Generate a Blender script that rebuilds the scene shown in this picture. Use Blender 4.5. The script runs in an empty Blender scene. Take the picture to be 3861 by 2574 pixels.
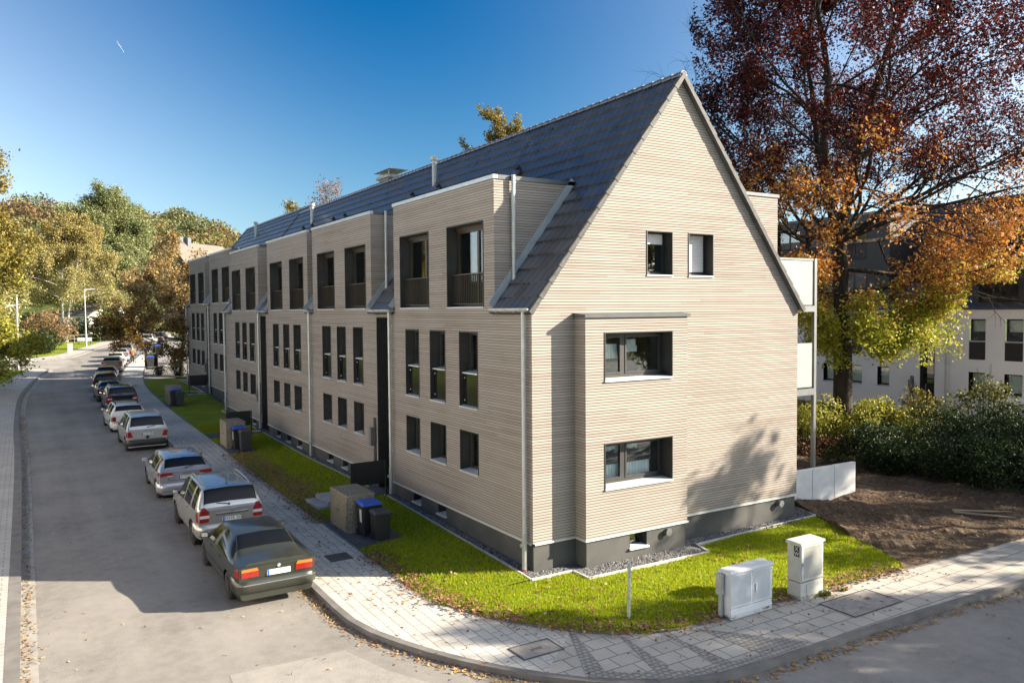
import bpy, bmesh, math, random
import numpy as np
from mathutils import Vector, Matrix
from mathutils.bvhtree import BVHTree
random.seed(7)
RNG = np.random.default_rng(11)
SC = bpy.context.scene
COL = SC.collection
rad = math.radians

# ---------------------------------------------------------------- helpers
def link(o, parent=None):
    COL.objects.link(o)
    if parent is not None:
        o.parent = parent
        o.matrix_parent_inverse = parent.matrix_basis.inverted()
    return o

class MB:
    """collects faces; build() links them as ONE mesh object"""
    def __init__(s):
        s.v = []; s.f = []; s.m = []
    def face(s, pts, mi=0):
        n = len(s.v); s.v.extend([tuple(p) for p in pts]); s.f.append(tuple(range(n, n+len(pts)))); s.m.append(mi)
    def box(s, x0, y0, z0, x1, y1, z1, mi=0):
        x0, x1 = min(x0, x1), max(x0, x1); y0, y1 = min(y0, y1), max(y0, y1); z0, z1 = min(z0, z1), max(z0, z1)
        n = len(s.v)
        s.v += [(x0,y0,z0),(x1,y0,z0),(x1,y1,z0),(x0,y1,z0),(x0,y0,z1),(x1,y0,z1),(x1,y1,z1),(x0,y1,z1)]
        for f in ((0,3,2,1),(4,5,6,7),(0,1,5,4),(1,2,6,5),(2,3,7,6),(3,0,4,7)):
            s.f.append(tuple(n+i for i in f)); s.m.append(mi)
    def hexa(s, p, mi=0):
        n = len(s.v); s.v += [tuple(q) for q in p]
        for f in ((0,3,2,1),(4,5,6,7),(0,1,5,4),(1,2,6,5),(2,3,7,6),(3,0,4,7)):
            s.f.append(tuple(n+i for i in f)); s.m.append(mi)
    def tube(s, pts, r, n=8, mi=0, caps=True):
        pts = [Vector(p) for p in pts]
        if not hasattr(r, '__len__'): r = [r]*len(pts)
        base = len(s.v); prev = None
        for i, p in enumerate(pts):
            d = (pts[min(i+1, len(pts)-1)] - pts[max(i-1, 0)])
            if d.length < 1e-9: d = Vector((0,0,1))
            d.normalize()
            if prev is None:
                a = Vector((1,0,0)) if abs(d.x) < .8 else Vector((0,1,0))
                u = d.cross(a).normalized()
            else:
                u = prev - d*prev.dot(d)
                u = u.normalized() if u.length > 1e-6 else d.orthogonal().normalized()
            prev = u; w = d.cross(u)
            for k in range(n):
                t = 2*math.pi*k/n
                s.v.append(tuple(p + (u*math.cos(t) + w*math.sin(t))*r[i]))
        for i in range(len(pts)-1):
            for k in range(n):
                a = base+i*n+k; b = base+i*n+(k+1) % n
                s.f.append((a, b, b+n, a+n)); s.m.append(mi)
        if caps:
            s.f.append(tuple(base+k for k in range(n-1, -1, -1))); s.m.append(mi)
            e = base+(len(pts)-1)*n
            s.f.append(tuple(e+k for k in range(n))); s.m.append(mi)
    def lathe(s, prof, n=20, axis='z', at=(0,0,0), mi=0):
        base = len(s.v)
        for (r, h) in prof:
            for k in range(n):
                t = 2*math.pi*k/n; a, b = r*math.cos(t), r*math.sin(t)
                p = (a, b, h) if axis == 'z' else ((h, a, b) if axis == 'x' else (b, h, a))
                s.v.append((p[0]+at[0], p[1]+at[1], p[2]+at[2]))
        for i in range(len(prof)-1):
            for k in range(n):
                a = base+i*n+k; b = base+i*n+(k+1) % n
                s.f.append((a, b, b+n, a+n)); s.m.append(mi)
    def build(s, name, mats, parent=None, smooth=False):
        me = bpy.data.meshes.new(name)
        me.from_pydata(s.v, [], s.f)
        if not isinstance(mats, (list, tuple)): mats = [mats]
        for m in mats: me.materials.append(m)
        if len(mats) > 1:
            me.polygons.foreach_set('material_index', s.m)
        if smooth:
            me.polygons.foreach_set('use_smooth', [True]*len(me.polygons))
        me.update()
        return link(bpy.data.objects.new(name, me), parent)

def fixn(o, bevel=0, seg=1, merge=1e-4, smooth_angle=None):
    bm = bmesh.new(); bm.from_mesh(o.data)
    if merge: bmesh.ops.remove_doubles(bm, verts=bm.verts, dist=merge)
    bmesh.ops.recalc_face_normals(bm, faces=bm.faces)
    if bevel:
        ed = [e for e in bm.edges if len(e.link_faces) == 2 and e.calc_face_angle(0) > .5]
        bmesh.ops.bevel(bm, geom=ed, offset=bevel, segments=seg, affect='EDGES', profile=.6)
    bm.to_mesh(o.data); bm.free(); o.data.update()
    return o

def tag(o, label=None, cat=None, group=None, kind=None):
    if label: o['label'] = label
    if cat: o['category'] = cat
    if group: o['group'] = group
    if kind: o['kind'] = kind
    return o

def empty(name, loc, label, cat, group=None):
    o = bpy.data.objects.new(name, None); o.empty_display_size = .3
    o.location = loc; link(o)
    return tag(o, label, cat, group)

def dup(o, parent=None):
    c = o.copy(); COL.objects.link(c)
    if parent is not None: c.parent = parent
    for ch in o.children: dup(ch, c)
    return c

# ---------------------------------------------------------------- materials
def newmat(name):
    m = bpy.data.materials.new(name); m.use_nodes = True
    nt = m.node_tree; nt.nodes.clear()
    return m, nt, nt.nodes.new, nt.links.new

def out(nt, sh):
    o = nt.nodes.new('ShaderNodeOutputMaterial'); nt.links.new(sh, o.inputs[0])

def prin(nt, col=None, rough=.6, metal=0., spec=.5, coat=0.):
    b = nt.nodes.new('ShaderNodeBsdfPrincipled')
    if col is not None:
        if isinstance(col, (tuple, list)): b.inputs['Base Color'].default_value = (*col, 1)
        else: nt.links.new(col, b.inputs['Base Color'])
    b.inputs['Roughness'].default_value = rough; b.inputs['Metallic'].default_value = metal
    b.inputs['Specular IOR Level'].default_value = spec
    b.inputs['Coat Weight'].default_value = coat
    if coat: b.inputs['Coat Roughness'].default_value = .04
    return b

def math_(nt, op, a, b=None, c=None):
    n = nt.nodes.new('ShaderNodeMath'); n.operation = op
    for i, x in enumerate((a, b, c)):
        if x is None: continue
        if isinstance(x, (int, float)): n.inputs[i].default_value = x
        else: nt.links.new(x, n.inputs[i])
    return n.outputs[0]

def ramp(nt, fac, stops):
    n = nt.nodes.new('ShaderNodeValToRGB'); e = n.color_ramp.elements
    while len(e) < len(stops): e.new(.5)
    for i, (p, c) in enumerate(stops):
        e[i].position = p; e[i].color = (*c, 1)
    nt.links.new(fac, n.inputs[0]); return n.outputs[0]

def noise(nt, vec, scale, detail=4, rough=.55):
    n = nt.nodes.new('ShaderNodeTexNoise'); n.inputs['Scale'].default_value = scale
    n.inputs['Detail'].default_value = detail; n.inputs['Roughness'].default_value = rough
    nt.links.new(vec, n.inputs['Vector']); return n.outputs['Fac']

def geo(nt):
    return nt.nodes.new('ShaderNodeNewGeometry').outputs['Position']
def objc(nt):
    return nt.nodes.new('ShaderNodeTexCoord').outputs['Object']

def mixc(nt, f, a, b, mode='MIX'):
    n = nt.nodes.new('ShaderNodeMix'); n.data_type = 'RGBA'; n.blend_type = mode
    if isinstance(f, (int, float)): n.inputs[0].default_value = f
    else: nt.links.new(f, n.inputs[0])
    for i, x in ((6, a), (7, b)):
        if isinstance(x, (tuple, list)): n.inputs[i].default_value = (*x, 1)
        else: nt.links.new(x, n.inputs[i])
    return n.outputs[2]

def bump(nt, h, dist=.01, strength=1.):
    n = nt.nodes.new('ShaderNodeBump'); n.inputs['Distance'].default_value = dist
    n.inputs['Strength'].default_value = strength; nt.links.new(h, n.inputs['Height']); return n.outputs[0]

def plain(name, c, rough=.6, metal=0., var=.18, scale=3., bmp=0., spec=.5, coat=0., fine=40.):
    m, nt, N, L = newmat(name); p = objc(nt)
    f = noise(nt, p, scale, 5)
    lo = tuple(max(0, x*(1-var)) for x in c); hi = tuple(min(1, x*(1+var)) for x in c)
    b = prin(nt, ramp(nt, f, [(.3, lo), (.7, hi)]), rough, metal, spec, coat)
    if bmp:
        L(bump(nt, noise(nt, p, fine, 3), bmp), b.inputs['Normal'])
    out(nt, b.outputs[0]); return m

def cladding(name, tint=(1,1,1)):
    m, nt, N, L = newmat(name); P = geo(nt)
    s = N('ShaderNodeSeparateXYZ'); L(P, s.inputs[0])
    along = math_(nt, 'ADD', s.outputs[0], s.outputs[1])
    zz = math_(nt, 'DIVIDE', s.outputs[2], .0715)
    idx = math_(nt, 'FLOOR', zz); fr = math_(nt, 'FRACT', zz)
    w1 = N('ShaderNodeTexWhiteNoise'); w1.noise_dimensions = '1D'; L(idx, w1.inputs['W'])
    seg = math_(nt, 'FLOOR', math_(nt, 'DIVIDE', math_(nt, 'ADD', along, math_(nt, 'MULTIPLY', w1.outputs[0], 4.1)), 3.9))
    cv = N('ShaderNodeCombineXYZ'); L(idx, cv.inputs[0]); L(seg, cv.inputs[1])
    w2 = N('ShaderNodeTexWhiteNoise'); w2.noise_dimensions = '2D'; L(cv.outputs[0], w2.inputs['Vector'])
    st = N('ShaderNodeCombineXYZ'); L(math_(nt, 'MULTIPLY', along, 1.6), st.inputs[0]); L(math_(nt, 'MULTIPLY', s.outputs[2], 60), st.inputs[1]); L(w2.outputs[0], st.inputs[2])
    grain = noise(nt, st.outputs[0], 1.3, 4, .6)
    big = noise(nt, P, .55, 3)
    v = math_(nt, 'ADD', math_(nt, 'MULTIPLY', w2.outputs[0], .34), math_(nt, 'ADD', math_(nt, 'MULTIPLY', grain, .34), math_(nt, 'MULTIPLY', big, .50)))
    t = lambda c: tuple(a*b for a, b in zip(c, tint))
    colr = ramp(nt, v, [(.25, t((.252,.218,.190))), (.5, t((.322,.286,.254))), (.72, t((.354,.318,.286))), (.95, t((.39,.355,.325)))])
    # open joints between the boards: dark felt behind
    gap = math_(nt, 'LESS_THAN', fr, .135)
    colr = mixc(nt, gap, colr, (.058,.048,.040))
    b = prin(nt, colr, .92, 0, .05)
    prof = N('ShaderNodeMapRange'); prof.inputs[1].default_value = .08; prof.inputs[2].default_value = .2
    L(fr, prof.inputs[0])
    L(bump(nt, math_(nt, 'ADD', prof.outputs[0], math_(nt, 'MULTIPLY', grain, .1)), .012), b.inputs['Normal'])
    out(nt, b.outputs[0]); return m

def rooftile(name, axis=1):
    m, nt, N, L = newmat(name); P = geo(nt)
    s = N('ShaderNodeSeparateXYZ'); L(P, s.inputs[0])
    a = math_(nt, 'DIVIDE', s.outputs[axis], .30)
    cs = math_(nt, 'FLOOR', math_(nt, 'DIVIDE', s.outputs[2], .366))
    a2 = math_(nt, 'ADD', a, math_(nt, 'MULTIPLY', math_(nt, 'MODULO', cs, 2.), .5))
    fr = math_(nt, 'FRACT', a2); ix = math_(nt, 'FLOOR', a2)
    cv = N('ShaderNodeCombineXYZ'); L(ix, cv.inputs[0]); L(cs, cv.inputs[1])
    w = N('ShaderNodeTexWhiteNoise'); w.noise_dimensions = '2D'; L(cv.outputs[0], w.inputs['Vector'])
    c = ramp(nt, math_(nt, 'ADD', math_(nt, 'MULTIPLY', w.outputs[0], .6), math_(nt, 'MULTIPLY', noise(nt, P, 1.2), .4)), [(.1, (.050,.049,.054)), (.9, (.092,.091,.10))])
    c = mixc(nt, math_(nt, 'LESS_THAN', fr, .06), c, (.012,.012,.014))
    b = prin(nt, c, .30, 0, .85)
    r = math_(nt, 'ADD', .27, math_(nt, 'MULTIPLY', w.outputs[0], .12)); L(r, b.inputs['Roughness'])
    edge = math_(nt, 'MINIMUM', math_(nt, 'MULTIPLY', fr, 10.), 1.)
    L(bump(nt, math_(nt, 'ADD', edge, math_(nt, 'MULTIPLY', w.outputs[0], .25)), .012), b.inputs['Normal'])
    out(nt, b.outputs[0]); return m

def asphalt(name, c=(.17,.16,.15)):
    m, nt, N, L = newmat(name); P = geo(nt)
    f1 = noise(nt, P, .35, 5); f2 = noise(nt, P, 60., 2); f3 = noise(nt, P, 4., 5)
    st = N('ShaderNodeMapping'); st.inputs['Scale'].default_value = (1.3, .05, 1); L(P, st.inputs[0])
    f4 = noise(nt, st.outputs[0], .8, 3)
    v = math_(nt, 'ADD', math_(nt, 'ADD', math_(nt, 'MULTIPLY', f1, .35), math_(nt, 'MULTIPLY', f2, .28)), math_(nt, 'ADD', math_(nt, 'MULTIPLY', f3, .17), math_(nt, 'MULTIPLY', f4, .2)))
    cc = ramp(nt, v, [(.34, tuple(x*.50 for x in c)), (.5, c), (.66, tuple(x*1.35 for x in c))])
    '''
    vo = N('ShaderNodeTexVoronoi'); vo.feature = 'DISTANCE_TO_EDGE'; vo.inputs['Scale'].default_value = .11
    wr = N('ShaderNodeVectorMath'); wr.operation = 'ADD'; L(P, wr.inputs[0])
    nz = N('ShaderNodeTexNoise'); nz.inputs['Scale'].default_value = .7; L(P, nz.inputs['Vector']); L(nz.outputs['Color'], wr.inputs[1])
    L(wr.outputs[0], vo.inputs['Vector'])
    '''
    b = prin(nt, cc, .85, 0, .3)
    L(bump(nt, f2, .006), b.inputs['Normal'])
    out(nt, b.outputs[0]); return m

def paving(name, c1, c2, bw, bh, mortar=.010, joint=(.21,.20,.18), rot=0., offset=.5, rough=.8, stain=.5):
    m, nt, N, L = newmat(name); P = geo(nt)
    mp = N('ShaderNodeMapping'); mp.inputs['Rotation'].default_value = (0,0,rot); L(P, mp.inputs[0])
    br = N('ShaderNodeTexBrick'); br.offset = offset
    br.inputs['Scale'].default_value = 1.; br.inputs['Brick Width'].default_value = bw; br.inputs['Row Height'].default_value = bh
    br.inputs['Mortar Size'].default_value = mortar; br.inputs['Mortar Smooth'].default_value = .2; br.inputs['Bias'].default_value = 0
    br.inputs['Color1'].default_value = (*c1,1); br.inputs['Color2'].default_value = (*c2,1); br.inputs['Mortar'].default_value = (*joint,1)
    L(mp.outputs[0], br.inputs['Vector'])
    f = noise(nt, P, .8, 5); f2 = noise(nt, P, 25, 3)
    v = math_(nt, 'ADD', math_(nt, 'MULTIPLY', f, .7), math_(nt, 'MULTIPLY', f2, .3))
    sh = ramp(nt, v, [(.3, (1-stain*.55,)*3), (.65, (1.08,)*3)])
    cc = mixc(nt, 1., br.outputs['Color'], sh, 'MULTIPLY')
    b = prin(nt, cc, rough, 0, .3)
    L(bump(nt, math_(nt, 'SUBTRACT', math_(nt, 'MULTIPLY', f2, .3), br.outputs['Fac']), .008), b.inputs['Normal'])
    out(nt, b.outputs[0]); return m

def groundmat(name, stops, s1=.5, s2=9., rough=.95, bd=.03, bs=18.):
    m, nt, N, L = newmat(name); P = geo(nt)
    v = math_(nt, 'ADD', math_(nt, 'MULTIPLY', noise(nt, P, s1, 5), .45), math_(nt, 'MULTIPLY', noise(nt, P, s2, 5), .55))
    b = prin(nt, ramp(nt, v, stops), rough, 0, .2)
    L(bump(nt, noise(nt, P, bs, 4), bd), b.inputs['Normal'])
    out(nt, b.outputs[0]); return m

def leafmat(name, transl=.35, rough=.5, spec=.3):
    m, nt, N, L = newmat(name)
    a = N('ShaderNodeAttribute'); a.attribute_name = 'leafcol'
    b = prin(nt, a.outputs['Color'], rough, 0, spec)
    t = N('ShaderNodeBsdfTranslucent'); L(a.outputs['Color'], t.inputs[0])
    mx = N('ShaderNodeMixShader'); mx.inputs[0].default_value = transl
    L(b.outputs[0], mx.inputs[1]); L(t.outputs[0], mx.inputs[2]); out(nt, mx.outputs[0]); return m

def barkmat(name, c1, c2, scale=6., birch=False):
    m, nt, N, L = newmat(name); P = geo(nt)
    mp = N('ShaderNodeMapping'); mp.inputs['Scale'].default_value = (1,1,3.) if birch else (1,1,.18); L(P, mp.inputs[0])
    f = noise(nt, mp.outputs[0], scale, 5)
    c = ramp(nt, f, [(.36, c1), (.46 if birch else .62, c2)])
    b = prin(nt, c, .9, 0, .2); L(bump(nt, f, .03), b.inputs['Normal']); out(nt, b.outputs[0]); return m

def glassmat(name, tint=(.9,.95,.95), refl=.25):
    m, nt, N, L = newmat(name)
    t = N('ShaderNodeBsdfTransparent'); t.inputs[0].default_value = (*tint,1)
    g = N('ShaderNodeBsdfGlossy'); g.inputs['Roughness'].default_value = .02; g.inputs[0].default_value = (.95,.97,1,1)
    lw = N('ShaderNodeLayerWeight'); lw.inputs[0].default_value = refl
    f = math_(nt, 'ADD', .06, math_(nt, 'MULTIPLY', lw.outputs['Fresnel'], .9))
    mx = N('ShaderNodeMixShader'); L(f, mx.inputs[0]); L(t.outputs[0], mx.inputs[1]); L(g.outputs[0], mx.inputs[2]); out(nt, mx.outputs[0]); return m

def aggregate(name):
    m, nt, N, L = newmat(name); P = objc(nt)
    v = N('ShaderNodeTexVoronoi'); v.inputs['Scale'].default_value = 38.; L(P, v.inputs['Vector'])
    sp = N('ShaderNodeSeparateColor'); L(v.outputs['Color'], sp.inputs[0])
    c = ramp(nt, sp.outputs[0], [(.0, (.22,.175,.12)), (.4, (.40,.325,.22)), (.75, (.54,.46,.34)), (1., (.62,.57,.5))])
    c = mixc(nt, math_(nt, 'GREATER_THAN', v.outputs['Distance'], .45), c, (.16,.135,.095))
    c = mixc(nt, math_(nt, 'MULTIPLY', noise(nt, P, 2.2, 4), .5), c, (.28,.25,.19))
    b = prin(nt, c, .85, 0, .2)
    L(bump(nt, math_(nt, 'SUBTRACT', 1., v.outputs['Distance']), .012), b.inputs['Normal']); out(nt, b.outputs[0]); return m

def carpaint(name, c, metal=.55, rough=.32, coat=.8):
    m, nt, N, L = newmat(name); P = objc(nt)
    f = noise(nt, P, 2.5, 4)
    cc = ramp(nt, f, [(.3, tuple(x*.9 for x in c)), (.7, c)])
    b = prin(nt, cc, rough, metal, .5, coat)
    out(nt, b.outputs[0]); return m

M = {}
M['clad'] = cladding('larch_cladding')
M['roof'] = rooftile('slate_grey_tile'); 
M['tilecap'] = plain('tile_cap', (.10,.10,.105), .3, var=.35, scale=6)
M['verge'] = plain('verge_tile', (.085,.085,.083), .6, var=.3, scale=5, spec=.18)
M['anth'] = plain('anthracite_lining', (.028,.028,.027), .5, var=.2)
M['frame'] = plain('window_frame', (.032,.031,.030), .4, var=.12)
M['bronze'] = plain('bronze_frame', (.052,.039,.028), .4, .2, var=.12)
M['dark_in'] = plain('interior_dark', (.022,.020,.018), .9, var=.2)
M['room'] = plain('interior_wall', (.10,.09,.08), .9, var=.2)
M['black'] = plain('black_panel', (.010,.010,.011), .12, var=.1, spec=.5)
M['screen'] = plain('black_screen', (.012,.012,.013), .45, var=.2)
M['white_sill'] = plain('white_sill', (.54,.55,.54), .4, var=.07)
M['zinc'] = plain('zinc_pipe', (.46,.48,.47), .42, .35, var=.12, scale=4)
M['zincdark'] = plain('grey_flashing', (.085,.095,.10), .4, .3, var=.12)
M['flash'] = plain('light_flashing', (.42,.47,.50), .35, .4, var=.08)
M['plinth'] = plain('plinth_render', (.072,.072,.068), .88, var=.22, scale=1.2, bmp=.004, fine=90)
M['plinth_sun'] = M['plinth']
M['white_render'] = plain('white_render', (.86,.825,.80), .85, var=.04, scale=.6, bmp=.002, fine=120)
M['concrete_w'] = plain('white_concrete', (.72,.71,.68), .8, var=.1, scale=2.5, bmp=.003)
M['concrete'] = plain('concrete', (.36,.355,.34), .85, var=.2, scale=3, bmp=.004)
M['glass'] = glassmat('window_glass')
M['carglass'] = plain('car_glass', (.006,.007,.008), .05, var=.05, spec=.28)
M['frost'] = plain('frosted_glass', (.30,.335,.335), .25, var=.03)
M['greymetal'] = plain('grey_steel', (.17,.18,.18), .45, .4, var=.1)
M['curtain'] = plain('curtain', (.84,.83,.79), .9, var=.08, scale=8)
M['blind'] = plain('blind', (.66,.64,.63), .8, var=.04)
M['agg'] = aggregate('exposed_aggregate')
M['binblack'] = plain('bin_plastic', (.016,.016,.017), .5, var=.25, scale=4)
M['bingrey'] = plain('bin_grey', (.045,.045,.047), .5, var=.2, scale=4)
M['binblue'] = plain('bin_blue_lid', (.022,.09,.42), .45, var=.15)
M['binbrown'] = plain('bin_brown_lid', (.13,.055,.03), .5, var=.2)
M['rubber'] = plain('rubber', (.014,.014,.014), .8, var=.2)
M['rim'] = plain('alloy', (.48,.48,.48), .3, .7, var=.1)
M['redlight'] = plain('red_lens', (.26,.016,.013), .12, var=.1, spec=.7)
M['orangelight'] = plain('orange_lens', (.50,.16,.03), .12, var=.1, spec=.7)
M['whitelens'] = plain('white_lens', (.62,.60,.60), .15, var=.05, spec=.7)
M['plate'] = plain('plate_white', (.78,.79,.78), .4, var=.02)
M['plateblue'] = plain('plate_blue', (.02,.10,.48), .4, var=.02)
M['ink'] = plain('ink_black', (.01,.01,.01), .5, var=.02)
M['chrome'] = plain('chrome', (.62,.62,.62), .15, .9, var=.05)
M['plasticblack'] = plain('black_trim', (.020,.020,.021), .5, var=.15)
M['cabinet'] = plain('cabinet_white', (.58,.60,.61), .5, var=.05, scale=2)
M['cabinet_dirty'] = plain('cabinet_weathered', (.44,.44,.40), .6, var=.16, scale=2.2)
M['galv'] = plain('galvanised', (.40,.41,.40), .5, .4, var=.15, scale=5)
M['redcap'] = plain('red_collar', (.35,.05,.03), .6, var=.1)
M['leafm'] = leafmat('foliage', .38)
M['leafdark'] = leafmat('foliage_glossy', .25, .55, .22)
M['litter'] = leafmat('fallen_leaf', .1, .7)
M['grassm'] = leafmat('grass_blade', .55, .6)
M['bark'] = barkmat('oak_bark', (.018,.015,.012), (.058,.048,.037))
M['birch'] = barkmat('birch_bark', (.06,.05,.045), (.62,.60,.56), 4., True)
M['twig'] = barkmat('dark_twig', (.02,.016,.012), (.055,.045,.034))
M['asphalt'] = asphalt('asphalt', (.235,.219,.197))
M['paveR'] = paving('concrete_paving', (.55,.522,.465), (.49,.467,.42), .48, .24, mortar=.009, rot=rad(90), stain=.5)
M['paveslab'] = paving('concrete_slabs', (.47,.435,.375), (.405,.38,.335), .52, .42, mortar=.014, stain=.4)
M['paveL'] = paving('paving_left', (.47,.44,.395), (.41,.385,.35), .32, .2, mortar=.012, stain=.4)
M['cobble'] = paving('small_setts', (.29,.275,.245), (.35,.335,.30), .13, .12, mortar=.016, joint=(.19,.18,.16), stain=.4)
M['darkpave'] = paving('dark_setts', (.095,.098,.115), (.13,.13,.145), .22, .11, mortar=.01, joint=(.04,.04,.04), stain=.4)
M['kerb'] = plain('kerbstone', (.155,.145,.135), .85, var=.25, scale=2, bmp=.004)
M['gutter'] = plain('gutter_strip', (.30,.28,.25), .85, var=.22, scale=2, bmp=.004)
M['edging'] = plain('edging_stone', (.48,.47,.45), .85, var=.15, scale=2)
M['lawn'] = groundmat('lawn', [(.3, (.075,.10,.006)), (.5, (.17,.22,.008)), (.68, (.26,.29,.012))], .9, 14.)
M['meadow'] = groundmat('rough_grass', [(.3, (.03,.04,.012)), (.5, (.06,.085,.018)), (.7, (.11,.11,.03))], .2, 4.)
M['soil'] = groundmat('bare_soil', [(.28, (.030,.020,.013)), (.5, (.095,.066,.043)), (.72, (.17,.125,.082))], .8, 7., bd=.08, bs=9.)
M['gravelbed'] = groundmat('gravel_bed', [(.3, (.05,.05,.052)), (.7, (.2,.2,.2))], 4., 30., bd=.05, bs=30.)
M['stone'] = leafmat('grey_stone', 0., .85)
# ---------------------------------------------------------------- terrain
TY = [-60,-8,0,10,18,26,35,45,60,110,200]; TZ = [-.5,-.12,-.08,0.,.1,.26,.33,.6,.85,1.6,3]
RY = [-60,-1,0,8.7,14,17.7,26,35,38,44,60]; RZ = [.05,.06,.09,.28,.18,.1,.06,.05,.08,.1,.05]
def T(y): return float(np.interp(y, TY, TZ))
def rise(y): return float(np.interp(y, RY, RZ))
def lawnz(x, y):
    """height of the lawn between the pavement and the long facade"""
    f = min(1, max(0, (x+2.95)/2.5)); return T(y)+.02+rise(y)*f

def resample(pts, step):
    pts = [Vector((p[0], p[1], 0)) for p in pts]; o = [pts[0]]
    for a, b in zip(pts, pts[1:]):
        n = max(1, int((b-a).length/step))
        for k in range(1, n+1): o.append(a.lerp(b, k/n))
    return [(p.x, p.y) for p in o]
def chaikin(pts, n=2):
    for _ in range(n):
        q = [pts[0]]
        for a, b in zip(pts, pts[1:]):
            q += [tuple(.75*u+.25*v for u, v in zip(a, b)), tuple(.25*u+.75*v for u, v in zip(a, b))]
        pts = q+[pts[-1]]
    return pts
def uniform(pts, n):
    P = np.array([(p[0], p[1]) for p in pts], float); d = np.r_[0, np.cumsum(np.hypot(*np.diff(P, axis=0).T))]
    t = np.linspace(0, d[-1], n); return [(float(np.interp(k, d, P[:,0])), float(np.interp(k, d, P[:,1]))) for k in t]
def offset_curve(pts, d):
    """shift a polyline to its left by d"""
    o = []
    for i, p in enumerate(pts):
        a = pts[max(i-1,0)]; b = pts[min(i+1,len(pts)-1)]
        tx, ty = b[0]-a[0], b[1]-a[1]; l = math.hypot(tx, ty) or 1
        o.append((p[0]-ty/l*d, p[1]+tx/l*d))
    return o
def ribbon(name, A, B, zf, mat, nx=1, skirtA=0., kind='structure', zb=None):
    """sheet between two polylines with the same number of points; skirtA adds a vertical face down from A"""
    mb = MB()
    n = len(A)
    rows = []
    for i in range(n):
        row = []
        for k in range(nx+1):
            t = k/nx; x = A[i][0]*(1-t)+B[i][0]*t; y = A[i][1]*(1-t)+B[i][1]*t
            row.append((x, y, zf(x, y)))
        rows.append(row)
    for i in range(n-1):
        for k in range(nx):
            mb.face([rows[i][k], rows[i+1][k], rows[i+1][k+1], rows[i][k+1]])
        if skirtA:
            a, b = rows[i][0], rows[i+1][0]
            mb.face([a, (a[0],a[1],a[2]-skirtA), (b[0],b[1],b[2]-skirtA), b])
            a, b = rows[i][-1], rows[i+1][-1]
            mb.face([a, b, (b[0],b[1],b[2]-skirtA), (a[0],a[1],a[2]-skirtA)])
    o = mb.build(name, mat)
    fixn(o)
    if o.data.polygons[0].normal.z < 0: o.data.flip_normals()
    tag(o, kind=kind); return o

# base terrain sheet with the wooded hills behind the street
def hill(x, y):
    h = 0.
    d = max(0., (y-165)/130.); d = min(d, 1.); d = d*d*(3-2*d)
    prof = 16.5 + 13*math.exp(-((x+8)/26)**2) + 12*math.exp(-((x-34)/20)**2) - 18*max(0, min(1, (x-50)/34))
    h = d*max(2., prof)
    if y > 320: h = max(0, h - (y-320)*.15)
    return h
mb = MB(); xs = list(np.r_[np.linspace(-420,-60,13), np.linspace(-50,120,35), np.linspace(150,600,10)]); ys = list(np.r_[np.linspace(-300,-30,8), np.linspace(-20,180,41), np.linspace(190,380,20), np.linspace(420,900,6)])
zt = lambda x, y: T(y)-.3+hill(x, y)
for i in range(len(xs)-1):
    for j in range(len(ys)-1):
        mb.face([(x, y, zt(x, y)) for x, y in ((xs[i],ys[j]),(xs[i+1],ys[j]),(xs[i+1],ys[j+1]),(xs[i],ys[j+1]))])
o = mb.build('ground', M['meadow'], smooth=True); fixn(o); tag(o, kind='structure')

# ---- road sheet (main street, junction, cross street)
kerbR = chaikin([(16,152),(10,132),(6.4,118),(2.1,96),(-.7,81.5),(-2.5,71),(-3.9,60),(-4.7,52),(-4.95,45),(-4.95,35),(-4.95,25),(-4.95,15),(-4.95,8),(-4.95,1.0),(-4.9,-.5),(-4.5,-1.7),(-3.9,-3.0),(-3.0,-4.35),(-1.9,-5.5),(-.6,-6.25),(.8,-6.45),(3,-6.47),(6,-6.53),(10,-6.75),(20,-7.3),(50,-9)], 2)
kerbL = chaikin([(-10.95,-60),(-10.95,-20),(-10.95,10),(-10.98,25),(-11.14,33),(-11.16,39),(-11.08,47),(-10.83,53),(-10.2,61),(-9.5,68),(-8.7,73.5),(-8.75,75.2),(-9.6,76.6),(-12,78.2),(-30,84)], 2)
kerbL2 = chaikin([(-32,92.5),(-14,87.6),(-10.5,88.2),(-8.8,89.5),(-7.2,91.2),(-5.5,94),(-2.8,107),(.5,121),(3.6,132),(8.5,148),(12,160)], 2)
mb = MB()
rxs = np.linspace(-40, 70, 23); rys = np.linspace(-70, 170, 61)
for i in range(len(rxs)-1):
    for j in range(len(rys)-1):
        mb.face([(x, y, T(y)-.12) for x, y in ((rxs[i],rys[j]),(rxs[i+1],rys[j]),(rxs[i+1],rys[j+1]),(rxs[i],rys[j+1]))])
o = mb.build('road', M['asphalt'], smooth=True); fixn(o); tag(o, kind='structure')
# lighter resurfaced patches, seen in the photo's foreground
def sheet(name, poly, dz, mat, kind='structure'):
    mb = MB(); mb.face([(x, y, T(y)+dz) for x, y in poly]); o = mb.build(name, mat); fixn(o)
    if o.data.polygons[0].normal.z < 0: o.data.flip_normals()
    return tag(o, kind=kind)
M['asphalt2'] = asphalt('asphalt_light', (.285,.268,.24))
sheet('road_patch', [(-7.6,-1.2),(-5.4,-1.3),(-5.0,-2.6),(-4.1,-4.3),(-6.6,-5.2),(-7.7,-3.2)], -.115, M['asphalt2'])
sheet('road_patch', [(-11.0+.35,77.8),(-8.6,75.2),(-5.8,82.5),(-6.4,90.5),(-8.6,89.3),(-12,87.2)], -.115, M['asphalt2'])

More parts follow.
